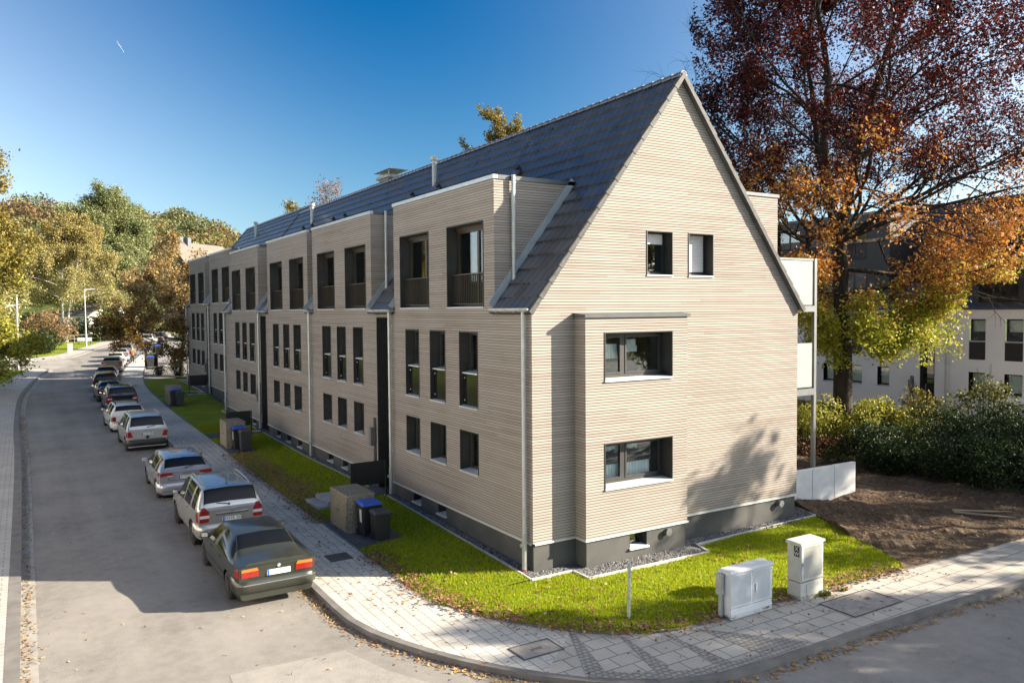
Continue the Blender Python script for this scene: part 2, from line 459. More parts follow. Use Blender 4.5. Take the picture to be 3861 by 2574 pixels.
# ---- right pavement: kerb, walk, lawn edge
n = 260
outer = uniform(kerbR, n)
inner_raw = chaikin([(13.5,152),(8.2,133),(5.0,110),(.4,77),(-1.15,67),(-2.35,56.7),(-2.7,51.7),(-2.93,45),(-2.94,32),(-2.96,20),(-2.96,8),(-2.95,2.5),(-2.94,.6),(-2.75,-.6),(-2.3,-1.75),(-1.55,-2.82),(-.8,-3.65),(0,-4.15),(.9,-4.43),(2.1,-4.46),(4.3,-4.45),(7.8,-4.68),(12.4,-4.85),(20,-5.1),(50,-6.6)], 2)
# pair every kerb point with the nearest point of the lawn edge
Pi = np.array(resample(inner_raw, .12)); jj = 0; inner = []
for p in outer:
    d = np.hypot(Pi[:,0]-p[0], Pi[:,1]-p[1]); d[:jj] = 1e9; jj = int(np.argmin(d)); inner.append(tuple(Pi[jj]))
zT = lambda x, y: T(y)
kin = [(a[0]+(b[0]-a[0])*.16/max(.2, math.hypot(b[0]-a[0], b[1]-a[1])), a[1]+(b[1]-a[1])*.16/max(.2, math.hypot(b[0]-a[0], b[1]-a[1]))) for a, b in zip(outer, inner)]
ribbon('kerb', outer, kin, lambda x, y: T(y)+.004, M['kerb'], 1, .2)
cut = next(i for i, p in enumerate(inner) if p[1] < -2.9)
ribbon('pavement', kin[:cut+1], inner[:cut+1], zT, M['paveR'], 3, .15)
ribbon('pavement', kin[cut:], inner[cut:], zT, M['paveslab'], 3, .15)
# edging stones along the lawn
ein = offset_curve(Pi[::8].tolist(), .0); eo = offset_curve(Pi[::8].tolist(), .09)
ribbon('edging', ein, eo, lambda x, y: T(y)+.02, M['kerb'], 1, .1)
# fans of small setts between the slabs round the corner, and the sett band along the kerb
def quadsheet(name, q, dz, mat):
    mb = MB(); N_ = 6
    for i in range(N_):
        t0, t1 = i/N_, (i+1)/N_
        l = lambda a, b, t: (a[0]+(b[0]-a[0])*t, a[1]+(b[1]-a[1])*t)
        pts = [l(q[0],q[3],t0), l(q[1],q[2],t0), l(q[1],q[2],t1), l(q[0],q[3],t1)]
        mb.face([(x, y, T(y)+dz) for x, y in pts])
    o = mb.build(name, mat); fixn(o)
    if o.data.polygons[0].normal.z < 0: o.data.flip_normals()
    return tag(o, kind='structure')
for a, b, c, d in (((-1.22,-3.22),(-1.15,-3.3),(-1.75,-5.25),(-2.1,-5.0)), ((-.48,-4.0),(-.40,-4.04),(-.62,-5.95),(-.98,-5.80)), ((.36,-4.38),(.44,-4.40),(.62,-6.22),(.26,-6.20)), ((1.15,-4.55),(1.22,-4.55),(2.6,-6.22),(1.35,-6.25))):
    quadsheet('cobble_fan', (a, b, c, d), .0045, M['cobble'])
k0 = next(i for i, p in enumerate(outer) if p[1] < -4.6); k1 = next(i for i, p in enumerate(outer) if i > k0 and p[0] > 3.2)
bo = [(a[0]+(b[0]-a[0])*.30, a[1]+(b[1]-a[1])*.30) for a, b in zip(kin, inner)]
ribbon('cobble_band', kin[k0:k1], [(a[0]+(b[0]-a[0])*.13, a[1]+(b[1]-a[1])*.13) for a, b in zip(kin, inner)][k0:k1], lambda x, y: T(y)+.009, M['cobble'])

# ---- left pavements and verge lawns
def left_side(curve, name_z):
    c = uniform(curve, 110)
    k2 = offset_curve(c, .26); g2 = offset_curve(c, -.3)
    ribbon('kerb', c, k2, lambda x, y: T(y)+.004, M['kerb'], 1, .2)
    ribbon('gutter', g2, c, lambda x, y: T(y)-.114, M['gutter'])
    return c, k2
c1, k1_ = left_side(kerbL, 0)
lawnL = chaikin([(-14.2,-60),(-14.2,20),(-14.0,45),(-13.2,55),(-12.3,62),(-11.5,69.5),(-10.75,74.0),(-11.2,75.6),(-14,77.2),(-31,82)], 2)
PL = np.array(resample(lawnL, .3)); jj = 0; inn = []
for p in k1_:
    d = np.hypot(PL[:,0]-p[0], PL[:,1]-p[1]); d[:jj] = 1e9; jj = int(np.argmin(d)); inn.append(tuple(PL[jj]))
ribbon('pavement', k1_, inn, zT, M['paveL'], 3, .15)
ribbon('lawn', inn, [(min(-30, p[0]-8), p[1]) for p in inn], lambda x, y: T(y)+.02, M['lawn'], 4)
c2, k2_ = left_side(kerbL2, 0)
inn2 = uniform(chaikin([(-32,96),(-14,90.5),(-11.2,91.6),(-9.4,94.5),(-7.4,97.5),(-6.4,102),(-4.6,110),(-2.8,117),(.2,131),(4.2,142),(9,160)], 2), 110)
ribbon('pavement', k2_, inn2, zT, M['paveL'], 3, .15)
ribbon('lawn', inn2, [(p[0]-26, p[1]+10) for p in inn2], lambda x, y: T(y)+.02+max(0, (-x-8)*.02), M['lawn'], 5)

# ---- lawn along the long facade and round the corner
GE = -.27                                           # gravel edge
yy = list(np.linspace(-.35, 58, 118))
def in_x(y):
    d = np.abs(Pi[:,1]-y) + (Pi[:,0] > 6)*100; return float(Pi[int(np.argmin(d)),0])+.09
ribbon('lawn', [(in_x(y), y) for y in yy], [(GE-.07 if y < 35.3 else GE+.63, y) for y in yy], lawnz, M['lawn'], 5)
# the corner lawn in front of the gable, as a grid clipped to its outline
CL = [( -2.86,-.35),(-2.66,-.6),(-2.2,-1.75),(-1.48,-2.75),(-.74,-3.58),(.03,-4.06),(.9,-4.34),(2.1,-4.37),(4.3,-4.36),(8.3,-4.62),(8.75,-4.2),(9.15,-3.3),(9.6,-2.1),(10.2,-1.0),(10.5,-.28),(5.2,-.48),(4.97,-1.14),(.95,-1.02),(.90,-.42),(-.33,-.42),(-.36,-.35)]
def poly_grid(name, poly, zf, mat, step=.4, kind='structure'):
    bm = bmesh.new()
    vs = [bm.verts.new((x, y, 0)) for x, y in poly]; bm.faces.new(vs)
    x0 = min(p[0] for p in poly); x1 = max(p[0] for p in poly); y0 = min(p[1] for p in poly); y1 = max(p[1] for p in poly)
    for x in np.arange(x0+step, x1, step):
        bmesh.ops.bisect_plane(bm, geom=bm.verts[:]+bm.edges[:]+bm.faces[:], plane_co=(x,0,0), plane_no=(1,0,0))
    for y in np.arange(y0+step, y1, step):
        bmesh.ops.bisect_plane(bm, geom=bm.verts[:]+bm.edges[:]+bm.faces[:], plane_co=(0,y,0), plane_no=(0,1,0))
    bmesh.ops.recalc_face_normals(bm, faces=bm.faces)
    for v in bm.verts: v.co.z = zf(v.co.x, v.co.y)
    ex = bmesh.ops.extrude_edge_only(bm, edges=[e for e in bm.edges if len(e.link_faces) == 1])
    for v in ex['geom']:
        if isinstance(v, bmesh.types.BMVert): v.co.z -= .3
    if sum(f.normal.z for f in bm.faces) < 0: bmesh.ops.reverse_faces(bm, faces=bm.faces)
    me = bpy.data.meshes.new(name); bm.to_mesh(me); bm.free(); me.materials.append(mat)
    return tag(link(bpy.data.objects.new(name, me)), kind=kind)
def clz(x, y): return -.085+.06*min(1, max(0, (y+4.5)/3.5)) + .012*math.sin(x*2.1+y*1.3)
poly_grid('lawn', CL, clz, M['lawn'], .4)
# bare soil towards the hedge and the garden behind
def soilz(x, y):
    b = .05*math.sin(x*2.3+1.1*y)+.04*math.sin(3.7*y-1.9*x+.5)+.03*math.sin(7.1*x+5.3*y)+.02*math.sin(13*x-11*y)
    return -.07 + .17*min(1, max(0, (y+4.6)/4.5)) + .10*min(1, max(0,(x-9)/6)) + b*min(1, max(0,(y+4.7)/1.2))
SO = [(8.3,-4.62),(13,-4.86),(17,-5.0),(26,-5.4),(26,2),(24,9),(10.2,9),(10.2,.9),(10.9,.8),(10.6,-.22),(10.2,-1.0),(9.6,-2.1),(9.15,-3.3),(8.75,-4.2)]
poly_grid('soil', SO, soilz, M['soil'], .25)
# gravel strip with stone edging
def gz(x, y): return lawnz(min(x, -.4), y)-.01
ribbon('gravel_bed', [(GE, y) for y in np.linspace(-.33, 9.0, 24)], [(.06, y) for y in np.linspace(-.33, 9.0, 24)], gz, M['gravelbed'])
ribbon('gravel_bed', [(GE, y) for y in np.linspace(10.3, 25.3, 30)], [(.06, y) for y in np.linspace(10.3, 25.3, 30)], gz, M['gravelbed'])
ribbon('gravel_bed', [(GE, y) for y in np.linspace(26.7, 35.3, 20)], [(.06, y) for y in np.linspace(26.7, 35.3, 20)], gz, M['gravelbed'])
ribbon('gravel_bed', [(GE+.68, y) for y in np.linspace(35.4, 54, 20)], [(.78, y) for y in np.linspace(35.4, 54, 20)], gz, M['gravelbed'])
GB = [(-.27,-.35),(.95,-.35),(.98,-.98),(4.93,-1.08),(5.14,-.42),(10.55,-.2),(10.85,.8),(9.8,.8),(9.8,.1),(.0,.1)]
poly_grid('gravel_bed', GB, lambda x, y: .005, M['gravelbed'], 1.)
def edging(pts, zf):
    mb = MB()
    for a, b in zip(pts, pts[1:]):
        L_ = math.hypot(b[0]-a[0], b[1]-a[1]); nn = max(1, round(L_/1.0))
        for k in range(nn):
            p = [a[0]+(b[0]-a[0])*(k+.004)/nn, a[1]+(b[1]-a[1])*(k+.004)/nn]; q = [a[0]+(b[0]-a[0])*(k+.996)/nn, a[1]+(b[1]-a[1])*(k+.996)/nn]
            tx, ty = (q[0]-p[0]), (q[1]-p[1]); l = math.hypot(tx, ty); nx_, ny_ = -ty/l*.03, tx/l*.03
            zp, zq = zf(*p), zf(*q)
            mb.hexa([(p[0]-nx_,p[1]-ny_,zp-.15),(q[0]-nx_,q[1]-ny_,zq-.15),(q[0]+nx_,q[1]+ny_,zq-.15),(p[0]+nx_,p[1]+ny_,zp-.15),
                     (p[0]-nx_,p[1]-ny_,zp+.035),(q[0]-nx_,q[1]-ny_,zq+.035),(q[0]+nx_,q[1]+ny_,zq+.035),(p[0]+nx_,p[1]+ny_,zp+.035)])
    o = mb.build('edging', M['edging']); fixn(o, merge=0); tag(o, kind='structure')
edging([(-.30,8.9),(-.30,-.38),(.93,-.38)], gz if False else (lambda x, y: lawnz(-.45, y) if y > 0 else .0))
edging([(.95,-.42),(.95,-1.04),(4.96,-1.12),(5.16,-.45),(10.58,-.22),(10.9,.85)], lambda x, y: .0)
edging([(-.30,25.2),(-.30,10.4)], lambda x, y: lawnz(-.45, y))
edging([(-.30,35.4),(-.30,26.8)], lambda x, y: lawnz(-.45, y))
edging([(.4,43.8),(-.9,44.1)], lambda x, y: lawnz(-.45, y)); edging([(.4,53),(.4,45.3),(-.5,46.4)], lambda x, y: lawnz(-.45, y))
# entrance paths and bin standings in dark setts
def path(y0, y1, x0, x1, dz=.012):
    pts = [(x0, y) for y in np.linspace(y0, y1, 6)]; q = [(x1, y) for y in np.linspace(y0, y1, 6)]
    ribbon('path', pts, q, lambda x, y: lawnz(x, y)+dz, M['darkpave'], 4, .12)
path(9.0, 10.3, -2.05, .35, .02); path(25.3, 26.65, -2.9, .35); path(44.2, 45.2, -2.8, 1.0)
path(4.5, 7.6, -2.9, -1.55); path(20.6, 23.6, -2.9, -1.75); path(38.8, 41.4, -2.85, -1.75)
path(76, 77.2, .5, 6); path(92, 93.2, 3.6, 8); path(70.6, 72.4, -.3, 1.4); path(91.6, 93.4, 3.4, 4.8)
# garden ground behind the long building up to the far row
poly_grid('lawn', [(10.2,9),(24,9),(33.2,6),(33.2,30),(33.2,60),(10.2,60)], lambda x, y: .15+.01*y, M['meadow'], 6.)
poly_grid('lawn', [(6.5,58),(13.6,152),(60,152),(60,60),(10.2,60),(.5,59)], lambda x, y: T(y)+.03, M['meadow'], 8.)
# ---------------------------------------------------------------- houses
def fx(X):   # facade in the plane x = X that looks towards -x: along = y
    return lambda a, b, z: (X+b, a, z)
def fy(Y):   # gable in the plane y = Y that looks towards -y: along = x
    return lambda a, b, z: (a, Y+b, z)
def mbox(mb, F, a0, a1, b0, b1, z0, z1, mi=0):
    p, q = F(a0, b0, z0), F(a1, b1, z1); mb.box(*p, *q, mi)

def wall_cells(mb, F, a0, a1, z0, z1, holes, b=0., mi=0, step=None):
    """flat wall sheet with rectangular holes (a0,a1,z0,z1)"""
    A = sorted({a0, a1, *[min(max(h[i], a0), a1) for h in holes for i in (0, 1)]})
    Z = sorted({z0, z1, *[min(max(h[i], z0), z1) for h in holes for i in (2, 3)]})
    for i in range(len(A)-1):
        for j in range(len(Z)-1):
            ca, cz = (A[i]+A[i+1])/2, (Z[j]+Z[j+1])/2
            if any(h[0] < ca < h[1] and h[2] < cz < h[3] for h in holes): continue
            mb.face([F(A[i], b, Z[j]), F(A[i+1], b, Z[j]), F(A[i+1], b, Z[j+1]), F(A[i], b, Z[j+1])], mi)

def lining(mb, F, a0, a1, z0, z1, d, t=.025, out_=.018, mi=0, bottom=True):
    mbox(mb, F, a0, a0+t, -out_, d, z0, z1, mi); mbox(mb, F, a1-t, a1, -out_, d, z0, z1, mi)
    mbox(mb, F, a0+t, a1-t, -out_, d, z1-t, z1, mi)
    if bottom: mbox(mb, F, a0+t, a1-t, .0, d, z0-.01, z0+.012, mi)
def frame(mb, F, a0, a1, z0, z1, b0, b1, w=.07, mi=0, mull=()):
    mbox(mb, F, a0, a0+w, b0, b1, z0, z1, mi); mbox(mb, F, a1-w, a1, b0, b1, z0, z1, mi)
    mbox(mb, F, a0+w, a1-w, b0, b1, z0, z0+w, mi); mbox(mb, F, a0+w, a1-w, b0, b1, z1-w, z1, mi)
    for m_ in mull: mbox(mb, F, m_-w*.75, m_+w*.75, b0-.004, b1, z0+w, z1-w, mi)
def darkbox(mb, F, a0, a1, z0, z1, b0, b1, mi=1):
    """the unlit room seen through the pane: five inward faces"""
    mb.face([F(a0,b1,z0),F(a1,b1,z0),F(a1,b1,z1),F(a0,b1,z1)], mi)
    mb.face([F(a0,b0,z0),F(a0,b1,z0),F(a0,b1,z1),F(a0,b0,z1)], mi); mb.face([F(a1,b0,z0),F(a1,b1,z0),F(a1,b1,z1),F(a1,b0,z1)], mi)
    mb.face([F(a0,b0,z0),F(a1,b0,z0),F(a1,b1,z0),F(a0,b1,z0)], mi); mb.face([F(a0,b0,z1),F(a1,b0,z1),F(a1,b1,z1),F(a0,b1,z1)], mi)
def part(name, F, boxes, mat, parent):
    mb = MB()
    for b_ in boxes: mbox(mb, F, *b_)
    return mb.build(name, mat, parent)
def sill_part(F, a0, a1, b0, b1, z, parent, mat=None, o_=.035):
    mb = MB(); p = [F(a0,b0-o_,z-.03),F(a1,b0-o_,z-.03),F(a1,b1,z-.03),F(a0,b1,z-.03),F(a0,b0-o_,z+.012),F(a1,b0-o_,z+.012),F(a1,b1,z+.04),F(a0,b1,z+.04)]
    mb.hexa(p); o = mb.build('sill', mat or M['white_sill'], parent); fixn(o, merge=0); return o

def window(F, kind, a0, a1, z0, z1, parent, d=.31, lin=None, blind=0, curtain=None, mid=.455, name='window'):
    lin = lin or M['anth']
    mb = MB(); lining(mb, F, a0, a1, z0, z1, d+.02, mi=0)
    t = .03
    if kind == 'tall':           # window above, black spandrel pane below
        zm = z0+(z1-z0)*mid
        frame(mb, F, a0+t, a1-t, zm, z1-t, d, d+.07, .075)
        darkbox(mb, F, a0+t, a1-t, zm, z1-t, d+.07, d+.5)
        w = mb.build(name, [lin, M['dark_in']], parent)
        part('pane', F, [(a0+t+.07, a1-t-.07, d+.03, d+.042, zm+.07, z1-t-.07)], M['glass'], w)
        o = part('spandrel_panel', F, [(a0+t, a1-t, .10, d-.02, z0+.045, zm-.04)], M['black'], w)
        f = MB()
        for zz in (z0+.18, zm-.16): f.lathe([(0,0),(.022,0),(.022,.012),(0,.012)], 8, 'x', F(a1-t-.10, .085, zz)); f.lathe([(0,0),(.022,0),(.022,.012),(0,.012)], 8, 'x', F(a0+t+.10, .085, zz))
        f.build('fixing', M['white_sill'], w)
        sill_part(F, a0+t, a1-t, .10, d, zm-.005, w); sill_part(F, a0, a1, .0, .11, z0, w)
    elif kind == 'small':
        frame(mb, F, a0+t, a1-t, z0+.03, z1-t, d, d+.07, .075)
        darkbox(mb, F, a0+t, a1-t, z0+.03, z1-t, d+.07, d+.6)
        w = mb.build(name, [lin, M['dark_in']], parent)
        part('pane', F, [(a0+t+.07, a1-t-.07, d+.03, d+.042, z0+.1, z1-t-.07)], M['glass'], w)
        sill_part(F, a0, a1, .0, d, z0, w)
        if curtain:
            c = MB(); n_ = 26
            for k in range(n_):
                q0 = a0+t+.02+(a1-a0-.1)*curtain*k/n_; q1 = a0+t+.02+(a1-a0-.1)*curtain*(k+1)/n_
                e0, e1 = .02*math.sin(k*1.9), .02*math.sin((k+1)*1.9)
                c.face([F(q0,d+.14+e0,z0+.05),F(q1,d+.14+e1,z0+.05),F(q1,d+.14+e1,z1-.05),F(q0,d+.14+e0,z1-.05)])
            c.build('curtain', M['curtain'], w)
    elif kind == 'french':       # dormer door with a barred guard rail
        am = a0+(a1-a0)*.42
        frame(mb, F, a0+t, a1-t, z0+.04, z1-.12, d, d+.07, .075, mi=2, mull=(am,))
        mbox(mb, F, a0+t, a1-t, d-.05, d+.06, z1-.12, z1-t, 2)
        darkbox(mb, F, a0+t, a1-t, z0+.04, z1-.12, d+.07, d+1.2)
        w = mb.build(name, [lin, M['room'], M['bronze']], parent)
        part('pane', F, [(a0+t+.07, am-.05, d+.03, d+.042, z0+.11, z1-.19), (am+.05, a1-t-.07, d+.03, d+.042, z0+.11, z1-.19)], M['glass'], w)
        sill_part(F, a0, a1, .0, d, z0, w, o_=.03)
        r = MB(); zr = z0+.97; b = .17
        mbox(r, F, a0+.03, a1-.03, b-.02, b+.02, zr-.03, zr); mbox(r, F, a0+.03, a1-.03, b-.015, b+.015, z0+.09, z0+.115)
        nb = max(8, int((a1-a0)/.105))
        for k in range(nb+1):
            q = a0+.05+(a1-a0-.1)*k/nb; mbox(r, F, q-.008, q+.008, b-.012, b+.012, z0+.115, zr-.03)
        r.build('railing', M['bronze'], w)
        if blind: part('blind', F, [(a0+.11, a1-.11, d+.075, d+.085, z1-.2-(z1-z0-.3)*blind, z1-.2)], M['blind'], w)
        if curtain: part('curtain', F, [(a0+.12, am-.04, d+.12, d+.14, z0+.1, z0+.1+(z1-z0)*curtain)], M['curtain'], w)
    elif kind == 'bay':
        am = a0+(a1-a0)*.40
        frame(mb, F, a0+t, a1-t, z0+.05, z1-t, d, d+.07, .085, mull=(am,))
        frame(mb, F, a0+t+.085, am-.065, z0+.13, z1-t-.085, d-.02, d+.05, .05); frame(mb, F, am+.065, a1-t-.085, z0+.13, z1-t-.085, d-.02, d+.05, .05)
        darkbox(mb, F, a0+t, a1-t, z0+.05, z1-t, d+.07, d+1.5)
        w = mb.build(name, [lin, M['room']], parent)
        part('pane', F, [(a0+t+.13, am-.11, d+.02, d+.032, z0+.18, z1-t-.13), (am+.11, a1-t-.13, d+.02, d+.032, z0+.18, z1-t-.13)], M['glass'], w)
        sill_part(F, a0, a1, .0, d, z0, w, o_=.05)
        for (u0, u1, v0, v1, fr) in curtain:
            c = MB(); n_ = 44
            for k in range(n_):
                q0 = a0+(a1-a0)*(u0+(u1-u0)*k/n_); q1 = a0+(a1-a0)*(u0+(u1-u0)*(k+1)/n_)
                e0, e1 = .018*math.sin(k*1.25), .018*math.sin((k+1)*1.25)
                zb0 = z0+(z1-z0)*v0 + fr*abs(math.sin(k*.8)); zb1 = z0+(z1-z0)*v0 + fr*abs(math.sin((k+1)*.8)); zt_ = z0+(z1-z0)*v1
                c.face([F(q0,d+.16+e0,zb0),F(q1,d+.16+e1,zb1),F(q1,d+.16+e1,zt_),F(q0,d+.16+e0,zt_)])
            c.build('curtain', M['curtain'], w)
    elif kind == 'cellar':
        d = .22
        mb = MB(); lining(mb, F, a0, a1, z0, z1, d+.02, .012, .002)
        frame(mb, F, a0+.015, a1-.015, z0+.02, z1-.015, d, d+.04, .04); darkbox(mb, F, a0+.015, a1-.015, z0+.02, z1-.015, d+.04, d+.3)
        w = mb.build('cellar_window', [lin, M['dark_in']], parent)
        part('pane', F, [(a0+.055, a1-.055, d+.02, d+.03, z0+.06, z1-.055)], M['glass'], w)
        sill_part(F, a0-.03, a1+.03, -.04, d, z0, w, o_=.03)
    return w

def text_part(name, body, size, loc, axis_u, axis_v, mat, parent, depth=.002):
    """lettering as a mesh; axis_u = writing direction, axis_v = up"""
    cu = bpy.data.curves.new(name, 'FONT'); cu.body = body; cu.size = size; cu.align_x = 'CENTER'; cu.align_y = 'CENTER'; cu.extrude = depth
    ob = bpy.data.objects.new(name, cu); COL.objects.link(ob)
    dg = bpy.context.evaluated_depsgraph_get(); me = bpy.data.meshes.new_from_object(ob.evaluated_get(dg))
    bpy.data.objects.remove(ob)
    u = Vector(axis_u).normalized(); v = Vector(axis_v).normalized(); n = u.cross(v)
    mt = Matrix((u, v, n)).transposed().to_4x4(); mt.translation = Vector(loc)
    me.transform(mt); me.materials.clear(); me.materials.append(mat)
    o = bpy.data.objects.new(name, me); return link(o, parent)

def roof(x0, y0, y1, ze, xr, zr, parent, mats, over=.12, oy=.12, W=9.93, rear=True, gaps=()):
    """two pitched faces laid in overlapping tile courses, ridge and verge pieces"""
    k = (zr-ze)/(xr-x0); L_ = math.hypot(xr-x0, zr-ze); n = 17; mb = MB()
    nx_, nz_ = -(zr-ze)/L_, (xr-x0)/L_
    def P(s, h, side):
        x = x0+(xr-x0)*s+nx_*h; z = ze+(zr-ze)*s+nz_*h
        return (x if side > 0 else 2*xr-x, z)
    s0 = -over/(xr-x0)
    for side in ((1,-1) if rear else (1,)):
        for i in range(n):
            a = s0+(1-s0)*i/n; b = s0+(1-s0)*(i+1)/n+.006
            (xa, za), (xb, zb) = P(a, .072, side), P(b, .018, side); (xc, zc) = P(a, -.01, side)
            cuts = [(y0-oy, y1+oy)]
            if side > 0 and i < 8:
                q_ = [y0-oy]+[t for g in gaps for t in (g[0]+.03, g[1]-.03)]+[y1+oy]; cuts = list(zip(q_[::2], q_[1::2]))
            for ya_, yb_ in cuts:
                mb.face([(xa,ya_,za),(xa,yb_,za),(xb,yb_,zb),(xb,ya_,zb)])
                mb.face([(xc,ya_,zc),(xc,yb_,zc),(xa,yb_,za),(xa,ya_,za)])
        for ya_, yb_ in ([(q_[j], q_[j+1]) for j in range(0, len(q_), 2)] if side > 0 and gaps else [(y0-oy, y1+oy)]):
            (xa, za), (xb, zb) = P(s0, -.05, side), P(1, -.05, side)
            mb.face([(xa,ya_,za),(xb,ya_,zb),(xb,yb_,zb),(xa,yb_,za)])
    r = mb.build('roof', mats, parent); fixn(r, merge=0)
    # verge tiles on the gable edge: one stepped, rounded piece a course
    for side in (1,-1):
        for yy_ in (y0-oy, y1+oy):
            v = MB()
            sg = -1 if yy_ < y1 else 1
            for i in range(n):
                a = s0+(1-s0)*i/n; b = s0+(1-s0)*(i+1)/n+.012
                q = []
                for (s, h0, h1) in ((a, -.06, .098), (b, -.05, .068)):
                    w_ = .055 if h1 > .07 else .043
                    for (dy, hh) in ((0.,h0),(w_,h0),(w_,h1-.02),(w_-.025,h1),(-.06,h1),(-.06,.0),(0.,.0)):
                        x, z = P(s, hh, side); q.append((x, yy_+sg*dy, z))
                m_ = len(q)//2
                base = len(v.v); v.v += q
                for j in range(m_):
                    v.f.append((base+j, base+(j+1)%m_, base+m_+(j+1)%m_, base+m_+j)); v.m.append(0)
                v.f.append(tuple(base+j for j in range(m_))); v.m.append(0); v.f.append(tuple(base+m_+j for j in range(m_))); v.m.append(0)
            o = v.build('verge', M['verge'], r); fixn(o, merge=0)
    # ridge caps
    c = MB(); nn = int((y1-y0)/.40)
    for i in range(nn):
        ya = y0-oy-.02+(y1-y0+2*oy+.04)*i/nn; yb = y0-oy-.02+(y1-y0+2*oy+.04)*(i+1)/nn+.03
        pa, pb = [], []
        for j in range(9):
            t = math.pi*(1.12*j/8-.06); pa.append((xr+.125*math.cos(t), ya, zr+.0+.13*math.sin(t))); pb.append((xr+.108*math.cos(t), yb, zr-.005+.115*math.sin(t)))
        for j in range(8): c.face([pa[j], pa[j+1], pb[j+1], pb[j]])
        c.face(pa[::-1])
        if i == nn-1: c.face(pb)
    o = c.build('ridge', M['tilecap'], r); fixn(o, merge=1e-5)
    return r

def gable(F, x0, W, z0, ze, xr, zr, holes, parent, mat, off=0.02, name='gable_wall'):
    mb = MB(); wall_cells(mb, F, x0, x0+W, z0, zr, holes)
    o = mb.build(name, mat, parent)
    bm = bmesh.new(); bm.from_mesh(o.data); bmesh.ops.remove_doubles(bm, verts=bm.verts, dist=1e-5)
    y = F(0,0,0)[1]
    for sx, px in ((1, x0), (-1, x0+W)):
        n_ = Vector((-(zr-ze)*sx, 0, (xr-x0))).normalized()
        bmesh.ops.bisect_plane(bm, geom=bm.verts[:]+bm.edges[:]+bm.faces[:], plane_co=Vector((px, y, ze+off)), plane_no=n_, clear_outer=True)
    bmesh.ops.recalc_face_normals(bm, faces=bm.faces); bm.to_mesh(o.data); bm.free()
    return o

def downpipe(F, a, z0, z1, parent, b=-.13, r=.05, shoe=True):
    mb = MB(); p = F(a, b, 0)
    mb.tube([(p[0],p[1],z1),(p[0],p[1],z0)], r, 12)
    for z in np.arange(z0+1.1, z1-.1, 1.9): mb.tube([(p[0],p[1],z-.03),(p[0],p[1],z+.03)], r*1.13, 12)
    q = F(a, .0, 0)
    for z in np.arange(z0+1.4, z1-.1, 2.2): mb.box(min(p[0],q[0]), min(p[1],q[1])-.012, z-.012, max(p[0],q[0])+.001, max(p[1],q[1])+.012, z+.012)
    o = mb.build('downpipe', M['zinc'], parent, smooth=False)
    if shoe:
        s = MB(); s.tube([(p[0],p[1],z0),(p[0],p[1],z0+.95)], r*1.28, 12); s.lathe([(0,-.05),(.05,-.05),(.05,.02),(0,.02)], 10, 'x', (p[0]-r*1.2,p[1],z0+.66)); s.build('standpipe', M['galv'], o)
        s = MB(); s.tube([(p[0],p[1],z0-.03),(p[0],p[1],z0+.05)], r*1.5, 12); s.build('collar', M['redcap'], o)
    return o

def dormer(X, y0, y1, zb, zt_, k, parent, mat, holes, pipe=True, sign=1, name='dormer'):
    """flat-roofed dormer standing flush on the facade x = X; roof pitch k"""
    F = fx(X); mb = MB()
    xr = (zt_-zb)/k
    wall_cells(mb, F, y0, y1, zb-.02, zt_, holes)
    for y in (y0, y1):
        n_ = 8
        for i in range(n_):
            za, zb_ = zb+(zt_-zb)*i/n_, zb+(zt_-zb)*(i+1)/n_
            mb.face([(X,y,za),(X+(za-zb)/k+.1,y,za),(X+(zb_-zb)/k+.1,y,zb_),(X,y,zb_)])
    mb.face([(X,y0,zt_),(X+xr+.1,y0,zt_),(X+xr+.1,y1,zt_),(X,y1,zt_)], 1)
    d = mb.build(name, [mat, M['zincdark']], parent); fixn(d)
    c = MB()
    c.box(X-.035, y0-.03, zt_-.02, X+.10, y1+.03, zt_+.085, 0)
    for y, s in ((y0,-1),(y1,1)): c.box(X+.101, y+s*.03, zt_-.03, X+xr+.12, y-s*.07, zt_+.086, 1)
    c.box(X+.101, y0+.075, zt_+.001, X+xr-.1, y1-.075, zt_+.02, 1)
    o = c.build('coping', [M['flash'], M['zincdark']], d)
    for y, s in ((y0,-1),(y1,1)):
        f = MB(); h = .19; nx_, nz_ = -k/math.hypot(1,k), 1/math.hypot(1,k)
        q = lambda x, z, hh, yy_: (x+nx_*hh, yy_, z+nz_*hh)
        a = (X-.02, zb-.03); b = (X+xr+.02, zt_+.02)
        f.hexa([q(*a,.05,y), q(*b,.05,y), q(*b,.05,y+s*.03), q(*a,.05,y+s*.03), q(*a,.05+h,y), q(*b,.05+h,y), q(*b,.05+h,y+s*.03), q(*a,.05+h,y+s*.03)])
        o = f.build('flashing', M['flash'], d); fixn(o, merge=0)
    if pipe:
        p = MB(); yp = y0-.10; p.tube([(X+.55,yp,zt_+.10),(X+.55,yp,zb+.75)], .052, 12)
        for z in (zt_-.6, zb+1.6): p.tube([(X+.55,yp,z-.03),(X+.55,yp,z+.03)], .06, 12)
        p.box(X+.53, yp, zt_-.5, X+.57, y0, zt_-.46); p.box(X+.53, yp, zb+1.7, X+.57, y0, zb+1.74)
        p.build('downpipe', M['zinc'], d)
    return d

